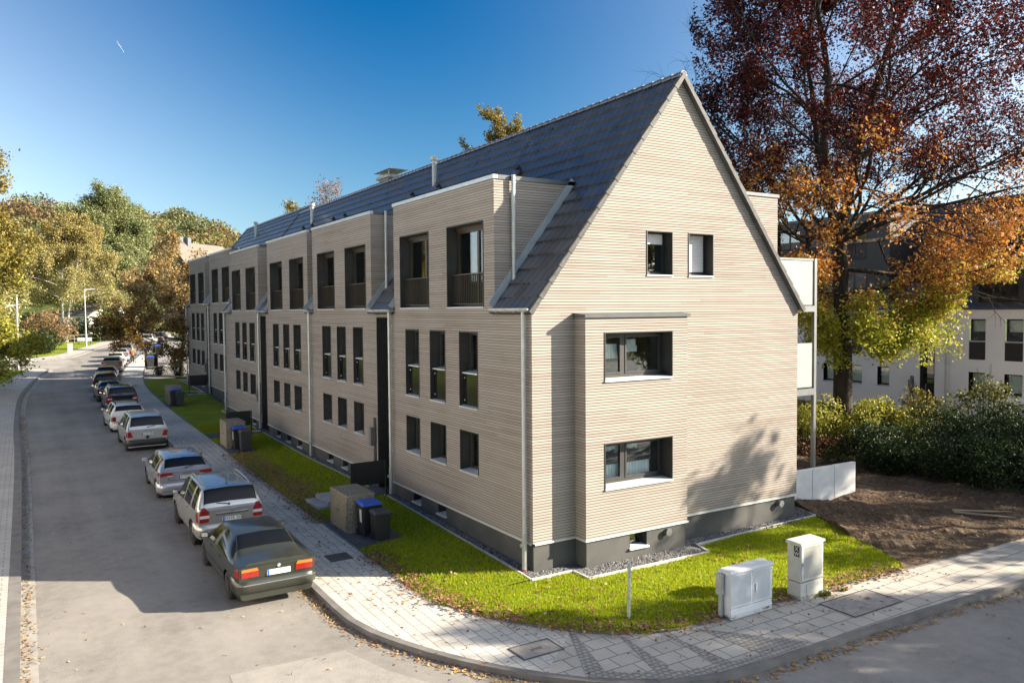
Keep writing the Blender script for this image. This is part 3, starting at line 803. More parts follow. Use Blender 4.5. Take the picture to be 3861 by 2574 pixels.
CL_ = M['clad']
def row_house(name, X, y0, y1, dz, dormers, french, tall, small, cellar, slots, pipes, gutters, label, group, blinds, xr=None, zr=13.03, gable_holes=(), W=9.93, cellar_z=None):
    base = (X+W/2, (y0+y1)/2, dz-.1)
    R_ = empty(name, base, label, 'apartment building', group)
    F = fx(X); ze = 6.67+dz; zr = zr+dz; xr = X+W/2; zt_ = .74+dz; k = (zr-ze)/(xr-X)
    holes = [(a, b, 3.84+dz, 6.0+dz) for a, b in tall]+[(a, b, 1.98+dz, 3.17+dz) for a, b in small]+[(a, b, .0, 6.4+dz) for a, b in slots]
    mb = MB(); wall_cells(mb, F, y0, y1, zt_, ze-.02, holes); 
    w = mb.build('wall', CL_, R_); fixn(w)
    mb = MB(); mb.face([(X+W,y0,zt_),(X+W,y1,zt_),(X+W,y1,ze),(X+W,y0,ze)]); mb.build('rear_wall', CL_, R_)
    gable(fy(y0), X, W, zt_, ze, xr, zr, gable_holes, R_, CL_)
    gable(fy(y1), X, W, zt_, ze, xr, zr, (), R_, CL_)
    # plinth, set back a little, and the white drip strip that closes the boards
    mb = MB(); i_ = .04
    ch = [(a, b, z0_, z1_) for a, b, z0_, z1_ in cellar]+[(a-.02, b+.02, -.3, 6) for a, b in slots]
    wall_cells(mb, fx(X+i_), y0+i_, y1-.02, -.35+dz*.5, zt_-.03, ch)
    mb.face([(X+i_,y0+i_,-.35),(X+W-i_,y0+i_,-.35),(X+W-i_,y0+i_,zt_-.03),(X+i_,y0+i_,zt_-.03)])
    mb.face([(X+W-i_,y0+i_,-.35),(X+W-i_,y1,-.35),(X+W-i_,y1,zt_-.03),(X+W-i_,y0+i_,zt_-.03)])
    mb.face([(X+i_,y1,-.35),(X+W-i_,y1,-.35),(X+W-i_,y1,zt_-.03),(X+i_,y1,zt_-.03)])
    pl = mb.build('plinth', M['plinth'], R_); fixn(pl)
    mb = MB(); segs = []; q = y0-.022
    for a, b in slots: segs.append((q, a)); q = b
    segs.append((q, y1))
    for a, b in segs: mb = MB(); mb.box(X-.022, a, zt_-.045, X+.045, b, zt_); mb.build('base_trim', M['white_sill'], R_)
    return R_, F, ze, zr, xr, zt_, k, w, pl, mb

def fit_out(R_, F, X, dz, dormers, french, tall, small, cellar, slots, pipes, gutters, blinds, ze, k, trim):
    for i, (a, b) in enumerate(tall): window(F, 'tall', a, b, 3.84+dz, 6.0+dz, R_)
    for i, (a, b) in enumerate(small): window(F, 'small', a, b, 1.98+dz, 3.17+dz, R_, curtain=.5 if i in (0, 2, 7) else None)
    FZ = fx(X+.04)
    for a, b, z0_, z1_ in cellar: window(FZ, 'cellar', a, b, z0_, z1_, R_)
    for i, (a, b) in enumerate(dormers):
        hh = [(p, q, 6.69+dz, 9.06+dz) for p, q in french if a < p < b]
        dormer(X, a, b, ze, 10.12+dz, k, R_, CL_, hh)
    for i, (a, b) in enumerate(french):
        bl, cu = blinds.get(i, (0, None)); window(F, 'french', a, b, 6.69+dz, 9.06+dz, R_, d=.35, blind=bl, curtain=cu)
    for a, b in slots:           # recessed stairwell strip with the house door at its foot
        zf = lawnz(-.3, (a+b)/2)+.03
        mb = MB(); d = .85
        for q0, q1 in ((a, a+.03), (b-.03, b)): mbox(mb, F, q0, q1, -.02, d, zf-.3, 6.4+dz)
        mbox(mb, F, a+.03, b-.03, -.02, d, 6.37+dz, 6.4+dz); mbox(mb, F, a+.03, b-.03, 0, d, zf-.3, zf)
        darkbox(mb, F, a+.03, b-.03, zf, 6.37+dz, d+.08, d+1.4)
        for z in (zf+2.15, 3.2+dz, 3.9+dz, 5.0+dz): mbox(mb, F, a+.03, b-.03, d-.03, d+.05, z-.07, z+.07)
        for q in (a+.03, b-.10): mbox(mb, F, q, q+.07, d-.03, d+.05, zf, 6.37+dz)
        e = mb.build('stairwell', [M['anth'], M['dark_in']], R_)
        part('pane', F, [(a+.10, b-.10, d, d+.012, zf+2.22, 6.37+dz)], M['glass'], e)
        part('house_door', F, [(a+.10, b-.10, d-.01, d+.03, zf, zf+2.08)], M['screen'], e)
        part('door_handle', F, [(a+.2, a+.235, d-.07, d-.035, zf+.5, zf+1.7)], M['galv'], e)
        p = MB(); mbox(p, F, b+.18, b+.40, -.03, .0, zf+.75, zf+2.45); mbox(p, F, b+.20, b+.38, -.034, -.03, zf+.8, zf+1.0)
        ic = p.build('doorbell_panel', M['anth'], R_)
        part('letterbox', F, [(b+.20, b+.42, -.20, -.031, zf+1.45, zf+2.1)], M['greymetal'], ic)
    for i, a in enumerate(pipes):
        downpipe(F, a, lawnz(-.2, a)+.0, 6.56+dz, R_)
    for a, b in gutters:
        mb = MB(); n_ = 9; A, B = [], []
        for j in range(n_+1):
            t = math.pi*j/n_; A.append((X-.13+.085*math.cos(t), a, ze-.035-.085*math.sin(t))); B.append((X-.13+.085*math.cos(t), b, ze-.035-.085*math.sin(t)))
        for j in range(n_): mb.face([A[j], A[j+1], B[j+1], B[j]])
        mb.face(A); mb.face(B)
        for y in np.arange(a+.15, b, .45): mb.box(X-.225, y-.012, ze-.13, X-.218, y+.012, ze-.02)
        mb.box(X-.222, a, ze-.045, X-.21, b, ze-.02); mb.box(X-.05, a, ze-.10, X-.01, b, ze-.03)
        mb.build('gutter', M['zinc'], R_)

D1 = [(1.81,8.55),(10.63,17.45),(18.2,25.01),(26.9,33.55)]
F1 = [(2.38,4.58),(5.82,8.02),(11.15,13.35),(14.61,16.78),(18.8,20.97),(22.25,24.43),(27.53,29.66),(30.98,33.14)]
T1 = [(2.75,3.85),(4.75,5.8),(6.6,7.64),(11.54,12.55),(13.38,14.39),(15.16,16.23),(19.33,20.45),(21.17,22.19),(23.0,24.04),(27.82,28.97),(29.68,30.71),(31.43,32.48)]
C1 = [(6.66,7.25,.36,.65),(4.86,5.43,.36,.65),(11.6,12.2,.36,.65),(13.45,14.05,.36,.65),(15.2,15.8,.36,.65),(19.55,20.15,.32,.62),(21.38,21.98,.32,.62),(23.16,23.8,.32,.62),(28.08,28.65,.38,.66),(29.9,30.5,.38,.66)]
S1 = [(9.05,10.15),(25.45,26.55)]
G1 = [(-.12,1.78),(8.58,10.6),(17.48,18.17),(25.04,26.87),(33.58,35.4)]
GH = [(3.73,4.68,7.53,8.74),(5.27,6.25,7.53,8.74),(1.86,4.30,4.72,6.07),(1.86,4.30,1.92,3.21)]
R1, FA, ze, zr, xr, zt1, k1, w1, pl1, trim = row_house('timber_apartment_building', 0, 0, 35.3, 0, D1, F1, T1, T1, C1, S1, None, G1,
    'nearest pale timber clad apartment house, its pointed gable standing at the street corner', 'timber clad apartment houses', {}, gable_holes=GH)
fit_out(R1, FA, 0, 0, D1, F1, T1, T1, C1, S1, [.2, 8.73, 17.71, 26.54, 35.03], G1, {0:(0,None),1:(0,.45),2:(0,.42),5:(0,.42),6:(.4,.5),7:(.62,None)}, ze, k1, trim)
RF1 = roof(0, 0, 35.3, ze, xr, zr, R1, M['roof'], gaps=D1)
# second row house, set back and half a metre higher
D2 = [(36.9,43.7),(45.3,51.76)]; F2 = [(37.23,39.39),(40.69,42.8),(45.84,47.97),(49.2,51.44)]
T2 = [(37.7,38.75),(39.5,40.62),(41.4,42.46),(46.08,47.15),(47.9,48.99),(49.8,51.01)]
C2 = [(36.9,37.5,.98,1.26),(38.6,39.2,.98,1.26),(46.6,47.2,1.0,1.26),(48.4,49,1.0,1.26)]
S2 = [(44.0,45.0)]; G2 = [(35.4,36.87),(43.73,45.27),(51.8,53.2)]
R2, FB, ze2, zr2, xr2, zt2, k2, w2, pl2, trim = row_house('timber_apartment_building', .7, 35.36, 53.1, .55, D2, F2, T2, T2, C2, S2, None, G2,
    'farther timber clad apartment house, set back and slightly higher, beyond the step in the roof', 'timber clad apartment houses', {})
fit_out(R2, FB, .7, .55, D2, F2, T2, T2, C2, S2, [43.8, 52.9], G2, {0:(.35,None),1:(.5,None),2:(0,None)}, ze2, k2, trim)
RF2 = roof(.7, 35.36, 53.1, ze2, xr2, zr2, R2, M['roof'], gaps=D2)

# ---- gable details of the near house
FG = fy(0)
for a0, a1, z0_, z1_ in GH: pass
wg1 = window(FG, 'small', 3.73, 4.68, 7.53, 8.74, R1, d=.32); wg2 = window(FG, 'small', 5.27, 6.25, 7.53, 8.74, R1, d=.32)
part('roller_blind', FG, [(3.83, 4.58, .315, .322, 8.40, 8.68)], M['blind'], wg1)
mb = MB()
for i in range(26): mbox(mb, FG, 5.37, 6.15, .31-.004*(i % 2), .318, 7.66+i*.04, 7.66+i*.04+.034)
mb.build('roller_blind', M['blind'], wg2)
# base trim and vents
part('base_trim', FG, [(-.022, 1.31, -.022, .045, zt1-.045, zt1)], M['white_sill'], R1); part('base_trim', FG, [(4.80, 9.95, -.022, .045, zt1-.045, zt1)], M['white_sill'], R1)
mb = MB(); mb.tube([(9.11,.05,.56),(9.11,-.10,.56)], .085, 16); mb.tube([(9.11,-.101,.56),(9.11,-.12,.56)], .105, 16); mb.build('wall_vent', M['greymetal'], R1)
# bay: two storeys of wide windows under a slim metal canopy
bx0, bx1, by = 1.31, 4.80, -.46; BH = [(1.91,4.25,4.77,6.02),(1.91,4.25,1.97,3.16)]
mb = MB(); wall_cells(mb, fy(by), bx0, bx1, zt1, 6.40, BH)
for x in (bx0, bx1): mb.face([(x,by,zt1),(x,.0,zt1),(x,.0,6.40),(x,by,6.40)])
bay = mb.build('bay', CL_, R1); fixn(bay)
mb = MB(); mb.hexa([(bx0-.05,by-.06,6.40),(bx1+.06,by-.06,6.40),(bx1+.06,.0,6.40),(bx0-.05,.0,6.40),(bx0-.05,by-.06,6.475),(bx1+.06,by-.06,6.475),(bx1+.06,.0,6.52),(bx0-.05,.0,6.52)]); o = mb.build('canopy', M['zincdark'], bay); fixn(o, merge=0)
part('base_trim', fy(by), [(bx0-.022, bx1+.04, -.022, .045, zt1-.045, zt1), (bx0-.022, bx0+.045, .045, .43, zt1-.045, zt1), (bx1-.045, bx1+.022, .045, .43, zt1-.045, zt1)], M['white_sill'], bay)
mb = MB(); wall_cells(mb, fy(by+.04), bx0+.04, bx1-.04, -.3, zt1-.03, [(2.77,3.37,.28,.67)])
for x in (bx0+.04, bx1-.04): mb.face([(x,by+.04,-.3),(x,.05,-.3),(x,.05,zt1-.03),(x,by+.04,zt1-.03)])
o = mb.build('bay_plinth', M['plinth'], bay); fixn(o)
window(fy(by+.04), 'cellar', 2.77, 3.37, .28, .67, R1)
mb = MB(); mb.tube([(4.06,by+.05,.55),(4.06,by-.07,.55)], .085, 16); mb.tube([(4.06,by-.071,.55),(4.06,by-.09,.55)], .105, 16); mb.build('wall_vent', M['greymetal'], R1)
wb1 = window(fy(by), 'bay', *BH[0], R1, d=.40, curtain=[(.03,.37,.42,.57,.0),(.03,.36,.57,.73,.0),(.44,.66,.55,.68,.0),(.44,.64,.68,.82,.0)])
wb2 = window(fy(by), 'bay', *BH[1], R1, d=.40, curtain=[(.03,.38,.10,.42,.0),(.43,.84,.08,.42,.0),(.03,.38,.70,.97,.07),(.43,.66,.70,.97,.07)])
def potplant(parent, x, y, z, h, n=9):
    mb = MB(); mb.lathe([(0,0),(.05,0),(.065,.11),(0,.11)], 10, 'z', (x,y,z))
    p = mb.build('flowerpot', M['white_sill'], parent)
    mb = MB()
    for i in range(n):
        t = 2*math.pi*i/n; l = h*random.uniform(.6,1); dx, dy = math.cos(t)*l*.45, math.sin(t)*l*.45
        mb.face([(x-.012,y,z+.1),(x+.012,y,z+.1),(x+dx,y+dy,z+.1+l)]); 
    mb.build('houseplant', M['houseplant'], p)
M['houseplant'] = plain('houseplant', (.05,.10,.03), .5, var=.3)
potplant(wb1, 3.55, by+.56, 4.85, .38, 11); potplant(wb1, 2.95, by+.56, 4.85, .2); potplant(wb1, 2.2, by+.56, 4.85, .22)
# rear dormer and the balcony tower at the back of the gable
FRr = lambda a, b, z: (9.93+b, a, z)
mb = MB(); yb0 = .80
mb.face([(9.93,yb0,ze),(9.93,9.0,ze),(9.93,9.0,10.14),(9.93,yb0,10.14)]); mb.face([(9.93,yb0,ze),(7.15,yb0,10.14),(9.93,yb0,10.14)]); mb.face([(7.15,yb0,10.14),(9.93,yb0,10.14),(9.93,9,10.14),(7.15,9,10.14)])
rd = mb.build('rear_dormer', CL_, R1); fixn(rd)
mb = MB(); mb.box(7.1, yb0-.03, 10.12, 9.98, yb0+.1, 10.22); mb.box(9.88, yb0+.101, 10.12, 9.98, 9.0, 10.22); mb.build('coping', M['zincdark'], rd)
bal = MB(); xb = 12.16; y_ = 1.0
for z0_, z1_ in ((6.47,6.67),(3.66,3.88)):
    bal.box(9.94, y_, z0_, xb, y_+.12, z1_); bal.box(9.94, y_+.121, z0_, xb, 3.9, z1_-.03); bal.box(xb-.1, y_+.121, z1_-.03, xb, 3.9, z1_)
bal.box(xb-.12, y_, -.2, xb, y_+.12, 3.66); bal.box(xb-.12, y_, 3.88, xb, y_+.12, 6.47); bal.box(xb-.12, y_, 6.67, xb, y_+.12, 8.26); bal.box(xb-.12, 3.9, -.2, xb, 4.02, 8.26)
bal.box(9.94, y_+.02, 8.19, xb-.12, y_+.08, 8.25); 
bl = bal.build('balcony', M['greymetal'], R1)
part('balcony_panel', FRr, [(y_+.04, y_+.06, .05, 2.06, 6.70, 8.17)], M['frost'], bl); part('balcony_panel', FRr, [(y_+.04, y_+.06, .05, 2.06, 3.93, 5.42)], M['frost'], bl)
part('balcony_panel', FRr, [(y_+.2, 3.9, 2.15, 2.17, 6.70, 7.7)], M['frost'], bl); part('balcony_panel', FRr, [(y_+.2, 3.9, 2.15, 2.17, 3.93, 4.9)], M['frost'], bl)
mb = MB(); mb.tube([(10.05,-.05,6.62),(10.05,8,6.62)], .08, 10); mb.build('gutter', M['zinc'], R1)
# chimney, vent stacks and vent tiles
mb = MB(); mb.box(5.0, 20.85, 12.3, 5.8, 22.0, 13.30); ch = mb.build('chimney', plain('chimney_render', (.20,.20,.20), .85), R1)
mb = MB(); mb.box(4.9, 20.65, 13.30, 5.9, 22.2, 13.43); mb.build('chimney_cap', M['concrete'], ch)
mb = MB()
for x in (5.05, 5.75):
    for y in (20.85, 22.0): mb.box(x-.02, y-.02, 13.43, x+.02, y+.02, 13.68)
mb.hexa([(4.85,20.4,13.66),(5.95,20.4,13.66),(5.95,22.4,13.66),(4.85,22.4,13.66),(5.2,20.9,13.78),(5.6,20.9,13.78),(5.6,21.9,13.78),(5.2,21.9,13.78)]); mb.tube([(5.4,21.4,13.7),(5.4,21.4,14.0)], .035, 8)
mb.build('chimney_hood', M['galv'], ch)
def stack(y, X=0, dz=0, par=R1, kk=None, z0=6.67):
    kk = kk or k1; x = X+4.05; z = z0+dz+(x-X)*kk
    mb = MB(); mb.tube([(x,y,z-.2),(x,y,z+1.0)], .11, 14); mb.tube([(x,y,z+1.0),(x,y,z+1.16)], .17, 14); mb.tube([(x,y,z+.86),(x,y,z+.9)], .13, 14)
    mb.box(x-.5, y-.28, z-.55, x-.12, y+.28, z-.5); s = mb.build('vent_stack', M['galv'], par)
stack(13.61); stack(30.16); stack(46.5, .7, .55, R2, k2)
def vent_tile(x, y, X=0, dz=0, par=R1, kk=None):
    kk = kk or k1; z = 6.67+dz+(x-X)*kk; mb = MB()
    mb.tube([(x,y,z),(x-.06,y,z+.2),(x-.14,y,z+.26)], [.09,.09,.11], 10); mb.box(x-.2, y-.13, z-.22, x+.1, y+.13, z+.02); mb.build('vent_tile', M['plasticblack'], par)
vent_tile(3.43, 5.92); 
for y in (14.83, 12.3, 23.24, 25.03, 28.71, 30.43): vent_tile(3.66, y)
for y in (38.9, 40.2, 44.5): vent_tile(3.6, y, .7, .55, R2, k2)
# ---------------------------------------------------------------- white house row at the right
WX = 33.; FW = fx(WX); z0w = .55
RW = empty('white_apartment_building', (WX+5, 13, .3), 'white rendered apartment house with dark dormers and black window panels behind the hedge', 'apartment building')
tw = [(4.45,5.34),(6.33,7.19),(11.84,12.61),(13.65,14.6),(15.5,16.4)]
hw = []
for a, b in tw: hw += [(a, b, 3.74, 5.93), (a, b, 1.92, 3.05)]
hw.append((9.09, 9.94, .5, 6.39))
mb = MB(); wall_cells(mb, FW, 2.6, 24, z0w, 6.62, hw)
for y in (2.6, 24): mb.face([(WX,y,z0w),(WX+10,y,z0w),(WX+10,y,6.62),(WX+5,y,12.6),(WX,y,6.62)])
w = mb.build('wall', M['white_render'], RW); fixn(w)
mb = MB(); mb.box(WX+.05, 2.7, -.6, WX+9.9, 23.9, z0w); mb.build('plinth', M['plinth'], RW)
for a, b in tw:
    # wide white reveal on the left, dark panel under the upper window
    mb = MB(); mbox(mb, FW, a, b, -.006, .02, 3.74, 4.70, 0); frame(mb, FW, a, b-.0, 4.76, 5.93, .16, .22, .06, 0); darkbox(mb, FW, a, b, 4.76, 5.93, .22, .8)
    o = mb.build('window', [M['screen'], M['dark_in']], RW); part('pane', FW, [(a+.06, b-.06, .18, .19, 4.82, 5.87)], M['glass'], o)
    c = MB()
    for k in range(24):
        q0, q1 = a+.08+(b-a-.16)*k/24, a+.08+(b-a-.16)*(k+1)/24
        c.face([FW(q0,.30+.015*math.sin(k*2.2),5.25),FW(q1,.30+.015*math.sin((k+1)*2.2),5.25),FW(q1,.30+.015*math.sin((k+1)*2.2),5.85),FW(q0,.30+.015*math.sin(k*2.2),5.85)])
    c.build('curtain', M['curtain'], o); sill_part(FW, a-.02, b+.02, .0, .16, 4.73, o)
    mb = MB(); frame(mb, FW, a, b, 1.92, 3.05, .16, .22, .06, 0); darkbox(mb, FW, a, b, 1.92, 3.05, .22, .8)
    for q in ((a, a+.01), (b-.01, b)): mbox(mb, FW, *q, .0, .16, 1.92, 3.05, 0)
    o = mb.build('window', [M['black'], M['dark_in']], RW); part('pane', FW, [(a+.06, b-.06, .18, .19, 1.98, 2.99)], M['glass'], o); sill_part(FW, a-.03, b+.03, .0, .16, 1.92, o)
    c = MB()
    for k in range(24):
        q0, q1 = a+.08+(b-a-.16)*k/24, a+.08+(b-a-.16)*(k+1)/24
        c.face([FW(q0,.30+.015*math.sin(k*2.2),2.05),FW(q1,.30+.015*math.sin((k+1)*2.2),2.05),FW(q1,.30+.015*math.sin((k+1)*2.2),2.99),FW(q0,.30+.015*math.sin(k*2.2),2.99)])
    c.build('curtain', M['curtain'], o)
mb = MB(); a, b = 9.09, 9.94
for q in ((a, a+.04), (b-.04, b)): mbox(mb, FW, *q, -.01, .5, .4, 6.39)
darkbox(mb, FW, a, b, .4, 6.39, .4, 1.4)
for z in (2.5, 3.6, 4.5, 5.4): mbox(mb, FW, a+.04, b-.04, .3, .36, z-.05, z+.05)
e = mb.build('stairwell', [M['anth'], M['dark_in']], RW); part('pane', FW, [(a+.04, b-.04, .32, .33, .5, 6.3)], M['glass'], e); part('door_handle', FW, [(a+.62, a+.66, .2, .24, .9, 2.2)], M['galv'], e)
mb = MB(); mbox(mb, FW, 10.31, 10.52, -.03, 0, 1.2, 2.62); ic = mb.build('doorbell_panel', M['anth'], RW); part('letterbox', FW, [(10.33, 10.55, -.18, -.031, 1.75, 2.4)], M['greymetal'], ic); part('letterbox', FW, [(10.35, 10.47, -.05, -.031, 1.35, 1.65)], M['white_sill'], ic)
text_part('house_digit', '2', .16, (WX-.036, 10.465, 2.51), (0,-1,0), (0,0,1), M['white_sill'], ic); text_part('house_digit', '2', .16, (WX-.036, 10.372, 2.51), (0,-1,0), (0,0,1), M['white_sill'], ic)
downpipe(FW, 8.38, .5, 6.5, RW, shoe=False)
rfw = roof(WX, 2.6, 24, 6.62, WX+5, 12.9, RW, M['roof'], W=10)
for y0_, y1_, cut in ((2.4, 6.95, 0), (11.9, 20.5, 0)):
    F_ = FW; zt_ = 12.2; kk = (12.9-6.62)/5
    doors = [(y1_-2.25, y1_-.22), (y1_-4.7, y1_-2.65), (y1_-7.1, y1_-5.1)]
    hh = [(p, q, zz, zz+2.2) for p, q in doors if p > y0_ for zz in (6.82, 9.55)]
    mb = MB(); wall_cells(mb, FW, y0_, y1_, 6.66, zt_, hh)
    for y in (y0_, y1_):
        for i in range(8):
            za, zb = 6.66+(zt_-6.66)*i/8, 6.66+(zt_-6.66)*(i+1)/8
            mb.face([(WX,y,za),(WX+(za-6.66)/kk+.1,y,za),(WX+(zb-6.66)/kk+.1,y,zb),(WX,y,zb)])
    mb.face([(WX,y0_,zt_),(WX+4.6,y0_,zt_),(WX+4.6,y1_,zt_),(WX,y1_,zt_)])
    d = mb.build('dormer', M['dormerdark'] if 'dormerdark' in M else M['anth'], RW); fixn(d)
    part('coping', FW, [(y0_-.05, y1_+.05, -.05, .15, zt_, zt_+.1)], M['zincdark'], d)
    for (p, q, za, zb) in hh:
        mb = MB(); lining(mb, FW, p, q, za, zb, .3); frame(mb, FW, p+.03, q-.03, za+.03, zb-.03, .22, .28, .07, mull=((p+q)/2,)); darkbox(mb, FW, p+.03, q-.03, za, zb, .28, 1.4)
        o = mb.build('window', [M['frame'], M['room']], RW); part('pane', FW, [(p+.1, q-.1, .24, .25, za+.1, zb-.1)], M['glass'], o)
        r = MB(); mbox(r, FW, p, q, .05, .09, za+.93, za+.97); mbox(r, FW, p, q, .05, .09, za+.06, za+.09)
        for i in range(20): qq = p+.03+(q-p-.06)*i/19; mbox(r, FW, qq-.008, qq+.008, .06, .08, za+.09, za+.93)
        r.build('railing', M['screen'], o)
mb = MB(); mb.box(WX-1.1, 8.7, .2, WX-.2, 9.0, 1.35); o = mb.build('entrance_screen', M['screen']); tag(o, 'low black screen wall beside the stairwell door of the white house', 'screen')

# ---------------------------------------------------------------- houses far up the street
def far_house(name, c, w, l, h, rh, yaw, wallm, roofm, label, cat='house', chim=0, win=True):
    E_ = empty(name, (c[0], c[1], c[2]), label, cat)
    def Wt(p): 
        ca, sa = math.cos(yaw), math.sin(yaw); return (c[0]+p[0]*ca-p[1]*sa, c[1]+p[0]*sa+p[1]*ca, c[2]+p[2])
    mb = MB(); x, y = w/2, l/2
    for q in ([(-x,-y,-6),(x,-y,-6),(x,-y,h),(0,-y,h+rh),(-x,-y,h)], [(-x,y,-6),(x,y,-6),(x,y,h),(0,y,h+rh),(-x,y,h)], [(-x,-y,-6),(-x,y,-6),(-x,y,h),(-x,-y,h)], [(x,-y,-6),(x,y,-6),(x,y,h),(x,-y,h)]): mb.face([Wt(p) for p in q])
    fixn(mb.build('wall', wallm, E_))
    mb = MB(); ov = .5; kk = rh/x
    for s in (1,-1):
        P_ = [(0,-y-ov,h+rh),(0,y+ov,h+rh),(s*(x+ov),y+ov,h-ov*kk),(s*(x+ov),-y-ov,h-ov*kk)]
        mb.hexa([Wt((p[0],p[1],p[2]+.02)) for p in P_]+[Wt((p[0],p[1],p[2]+.25)) for p in P_])
    rf = mb.build('roof', roofm, E_); fixn(rf, merge=0)
    for i in range(chim):
        mb = MB(); yy_ = -y+2+i*2.6; mb.hexa([Wt(p) for p in [(-.2,yy_,h+rh-1.5),(.9,yy_,h+rh-1.5),(.9,yy_+1.1,h+rh-1.5),(-.2,yy_+1.1,h+rh-1.5),(-.2,yy_,h+rh+1.3),(.9,yy_,h+rh+1.3),(.9,yy_+1.1,h+rh+1.3),(-.2,yy_+1.1,h+rh+1.3)]]); fixn(mb.build('chimney', M['slatechim'], rf), merge=0)
    if win:
        for lv in range(max(1, int(h/2.7))):
            for i in range(3):
                xx = -x+w*(i+.5)/3
                for (sy) in (-1,):
                    mb = MB(); z = .9+lv*2.7
                    mb.hexa([Wt(p) for p in [(xx-.55,sy*y-.04,z),(xx+.55,sy*y-.04,z),(xx+.55,sy*y+.02,z),(xx-.55,sy*y+.02,z),(xx-.55,sy*y-.04,z+1.35),(xx+.55,sy*y-.04,z+1.35),(xx+.55,sy*y+.02,z+1.35),(xx-.55,sy*y+.02,z+1.35)]])
                    f = mb.build('window', M['white_sill'], E_); fixn(f, merge=0)
                    mb = MB(); mb.face([Wt(p) for p in [(xx-.45,sy*y-.05,z+.1),(xx+.45,sy*y-.05,z+.1),(xx+.45,sy*y-.05,z+1.25),(xx-.45,sy*y-.05,z+1.25)]]); mb.build('pane', M['carglass'], f)
    return E_
M['slatechim'] = plain('slate_chimney', (.11,.12,.14), .7, var=.15)
M['brownroof'] = plain('brown_roof', (.16,.135,.11), .85, var=.15, scale=.8)
M['brownwall'] = plain('brown_shingle', (.105,.085,.068), .85, var=.3, scale=3)
M['pantile'] = plain('pantile', (.10,.075,.06), .7, var=.3, scale=4)
M['dormerdark'] = M['anth']
far_house('brown_gabled_house', (23.4, 177.5, 9.3), 12, 17, 6.2, 6.6, rad(-50), M['brownwall'], M['brownroof'], 'brown gabled house with two slate chimneys on the slope behind the trees', chim=2, win=False)
far_house('white_gabled_house', (19.5, 128, 2.4), 9, 10, 6.0, 4.4, rad(-25), M['white_render'], M['pantile'], 'white gabled house half hidden by the trees beyond the timber row')
far_house('white_bungalow', (2.5, 168, 3.0), 12, 8, 3.2, 2.6, rad(35), M['white_render'], M['brownroof'], 'low white house glimpsed behind the birch trunks across the street')

for (cx, cy, l, lab, rm) in ((-25.0,-1.0,21,'pale rendered house across the street beside the junction',0),(-25.0,24.0,26,'pale rendered house across the street opposite the timber facade',1)):
    far_house('street_house', (cx, cy, T(cy)), 9, l, 7.4, 4.2, 0, M['white_render'], M['pantile'] if rm else M['brownroof'], lab)
# ---------------------------------------------------------------- things on and by the pavements
def bin_box(x0, y0, z, x1, y1, h, label):
    R_ = empty('bin_enclosure', ((x0+x1)/2, (y0+y1)/2, z), label, 'bin enclosure', 'exposed aggregate bin enclosures along the pavement')
    mb = MB(); mb.box(x0, y0, z-.1, x1, y1, z+h-.07); o = mb.build('body', M['agg'], R_); fixn(o, .008)
    mb = MB(); mb.box(x0-.015, y0-.015, z+h-.068, x1+.015, y1+.015, z+h); o = mb.build('lid_slab', M['agg'], R_); fixn(o, .012)
    mb = MB(); mb.box(x0-.022, y0+.04, z+.05, x0-.001, (y0+y1)/2-.006, z+h-.10); o = mb.build('door', M['agg'], R_); fixn(o, .004)
    hd = MB(); ym = (y0+y1)/2; hd.box(x0-.05, ym-.10, z+h*.52, x0-.022, ym-.05, z+h*.52+.03); hd.build('handle', M['plasticblack'], o)
    mb = MB(); mb.box(x0-.022, (y0+y1)/2+.006, z+.05, x0-.001, y1-.04, z+h-.10); o = mb.build('door', M['agg'], R_); fixn(o, .004)
    hd = MB(); hd.box(x0-.05, ym+.05, z+h*.52, x0-.022, ym+.10, z+h*.52+.03); hd.build('handle', M['plasticblack'], o)
    mb = MB(); mb.tube([(x0-.001,y0-.001,z),(x0-.001,y0-.001,z+h-.07)], .012, 6); mb.build('corner_strip', M['greymetal'], R_)
    return R_
bin_box(-2.73, 5.86, T(6)+.02, -1.88, 7.36, 1.17, 'speckled concrete bin enclosure nearest the corner, beside the two grey steps')
bin_box(-2.80, 21.95, T(22)+.02, -1.95, 23.4, 1.25, 'second speckled concrete bin enclosure, with the brown lidded bin standing at its side')
bin_box(-2.78, 39.8, T(40)+.02, -1.95, 41.2, 1.26, 'paler and farthest speckled concrete bin enclosure beside the curve in the lawn edge')

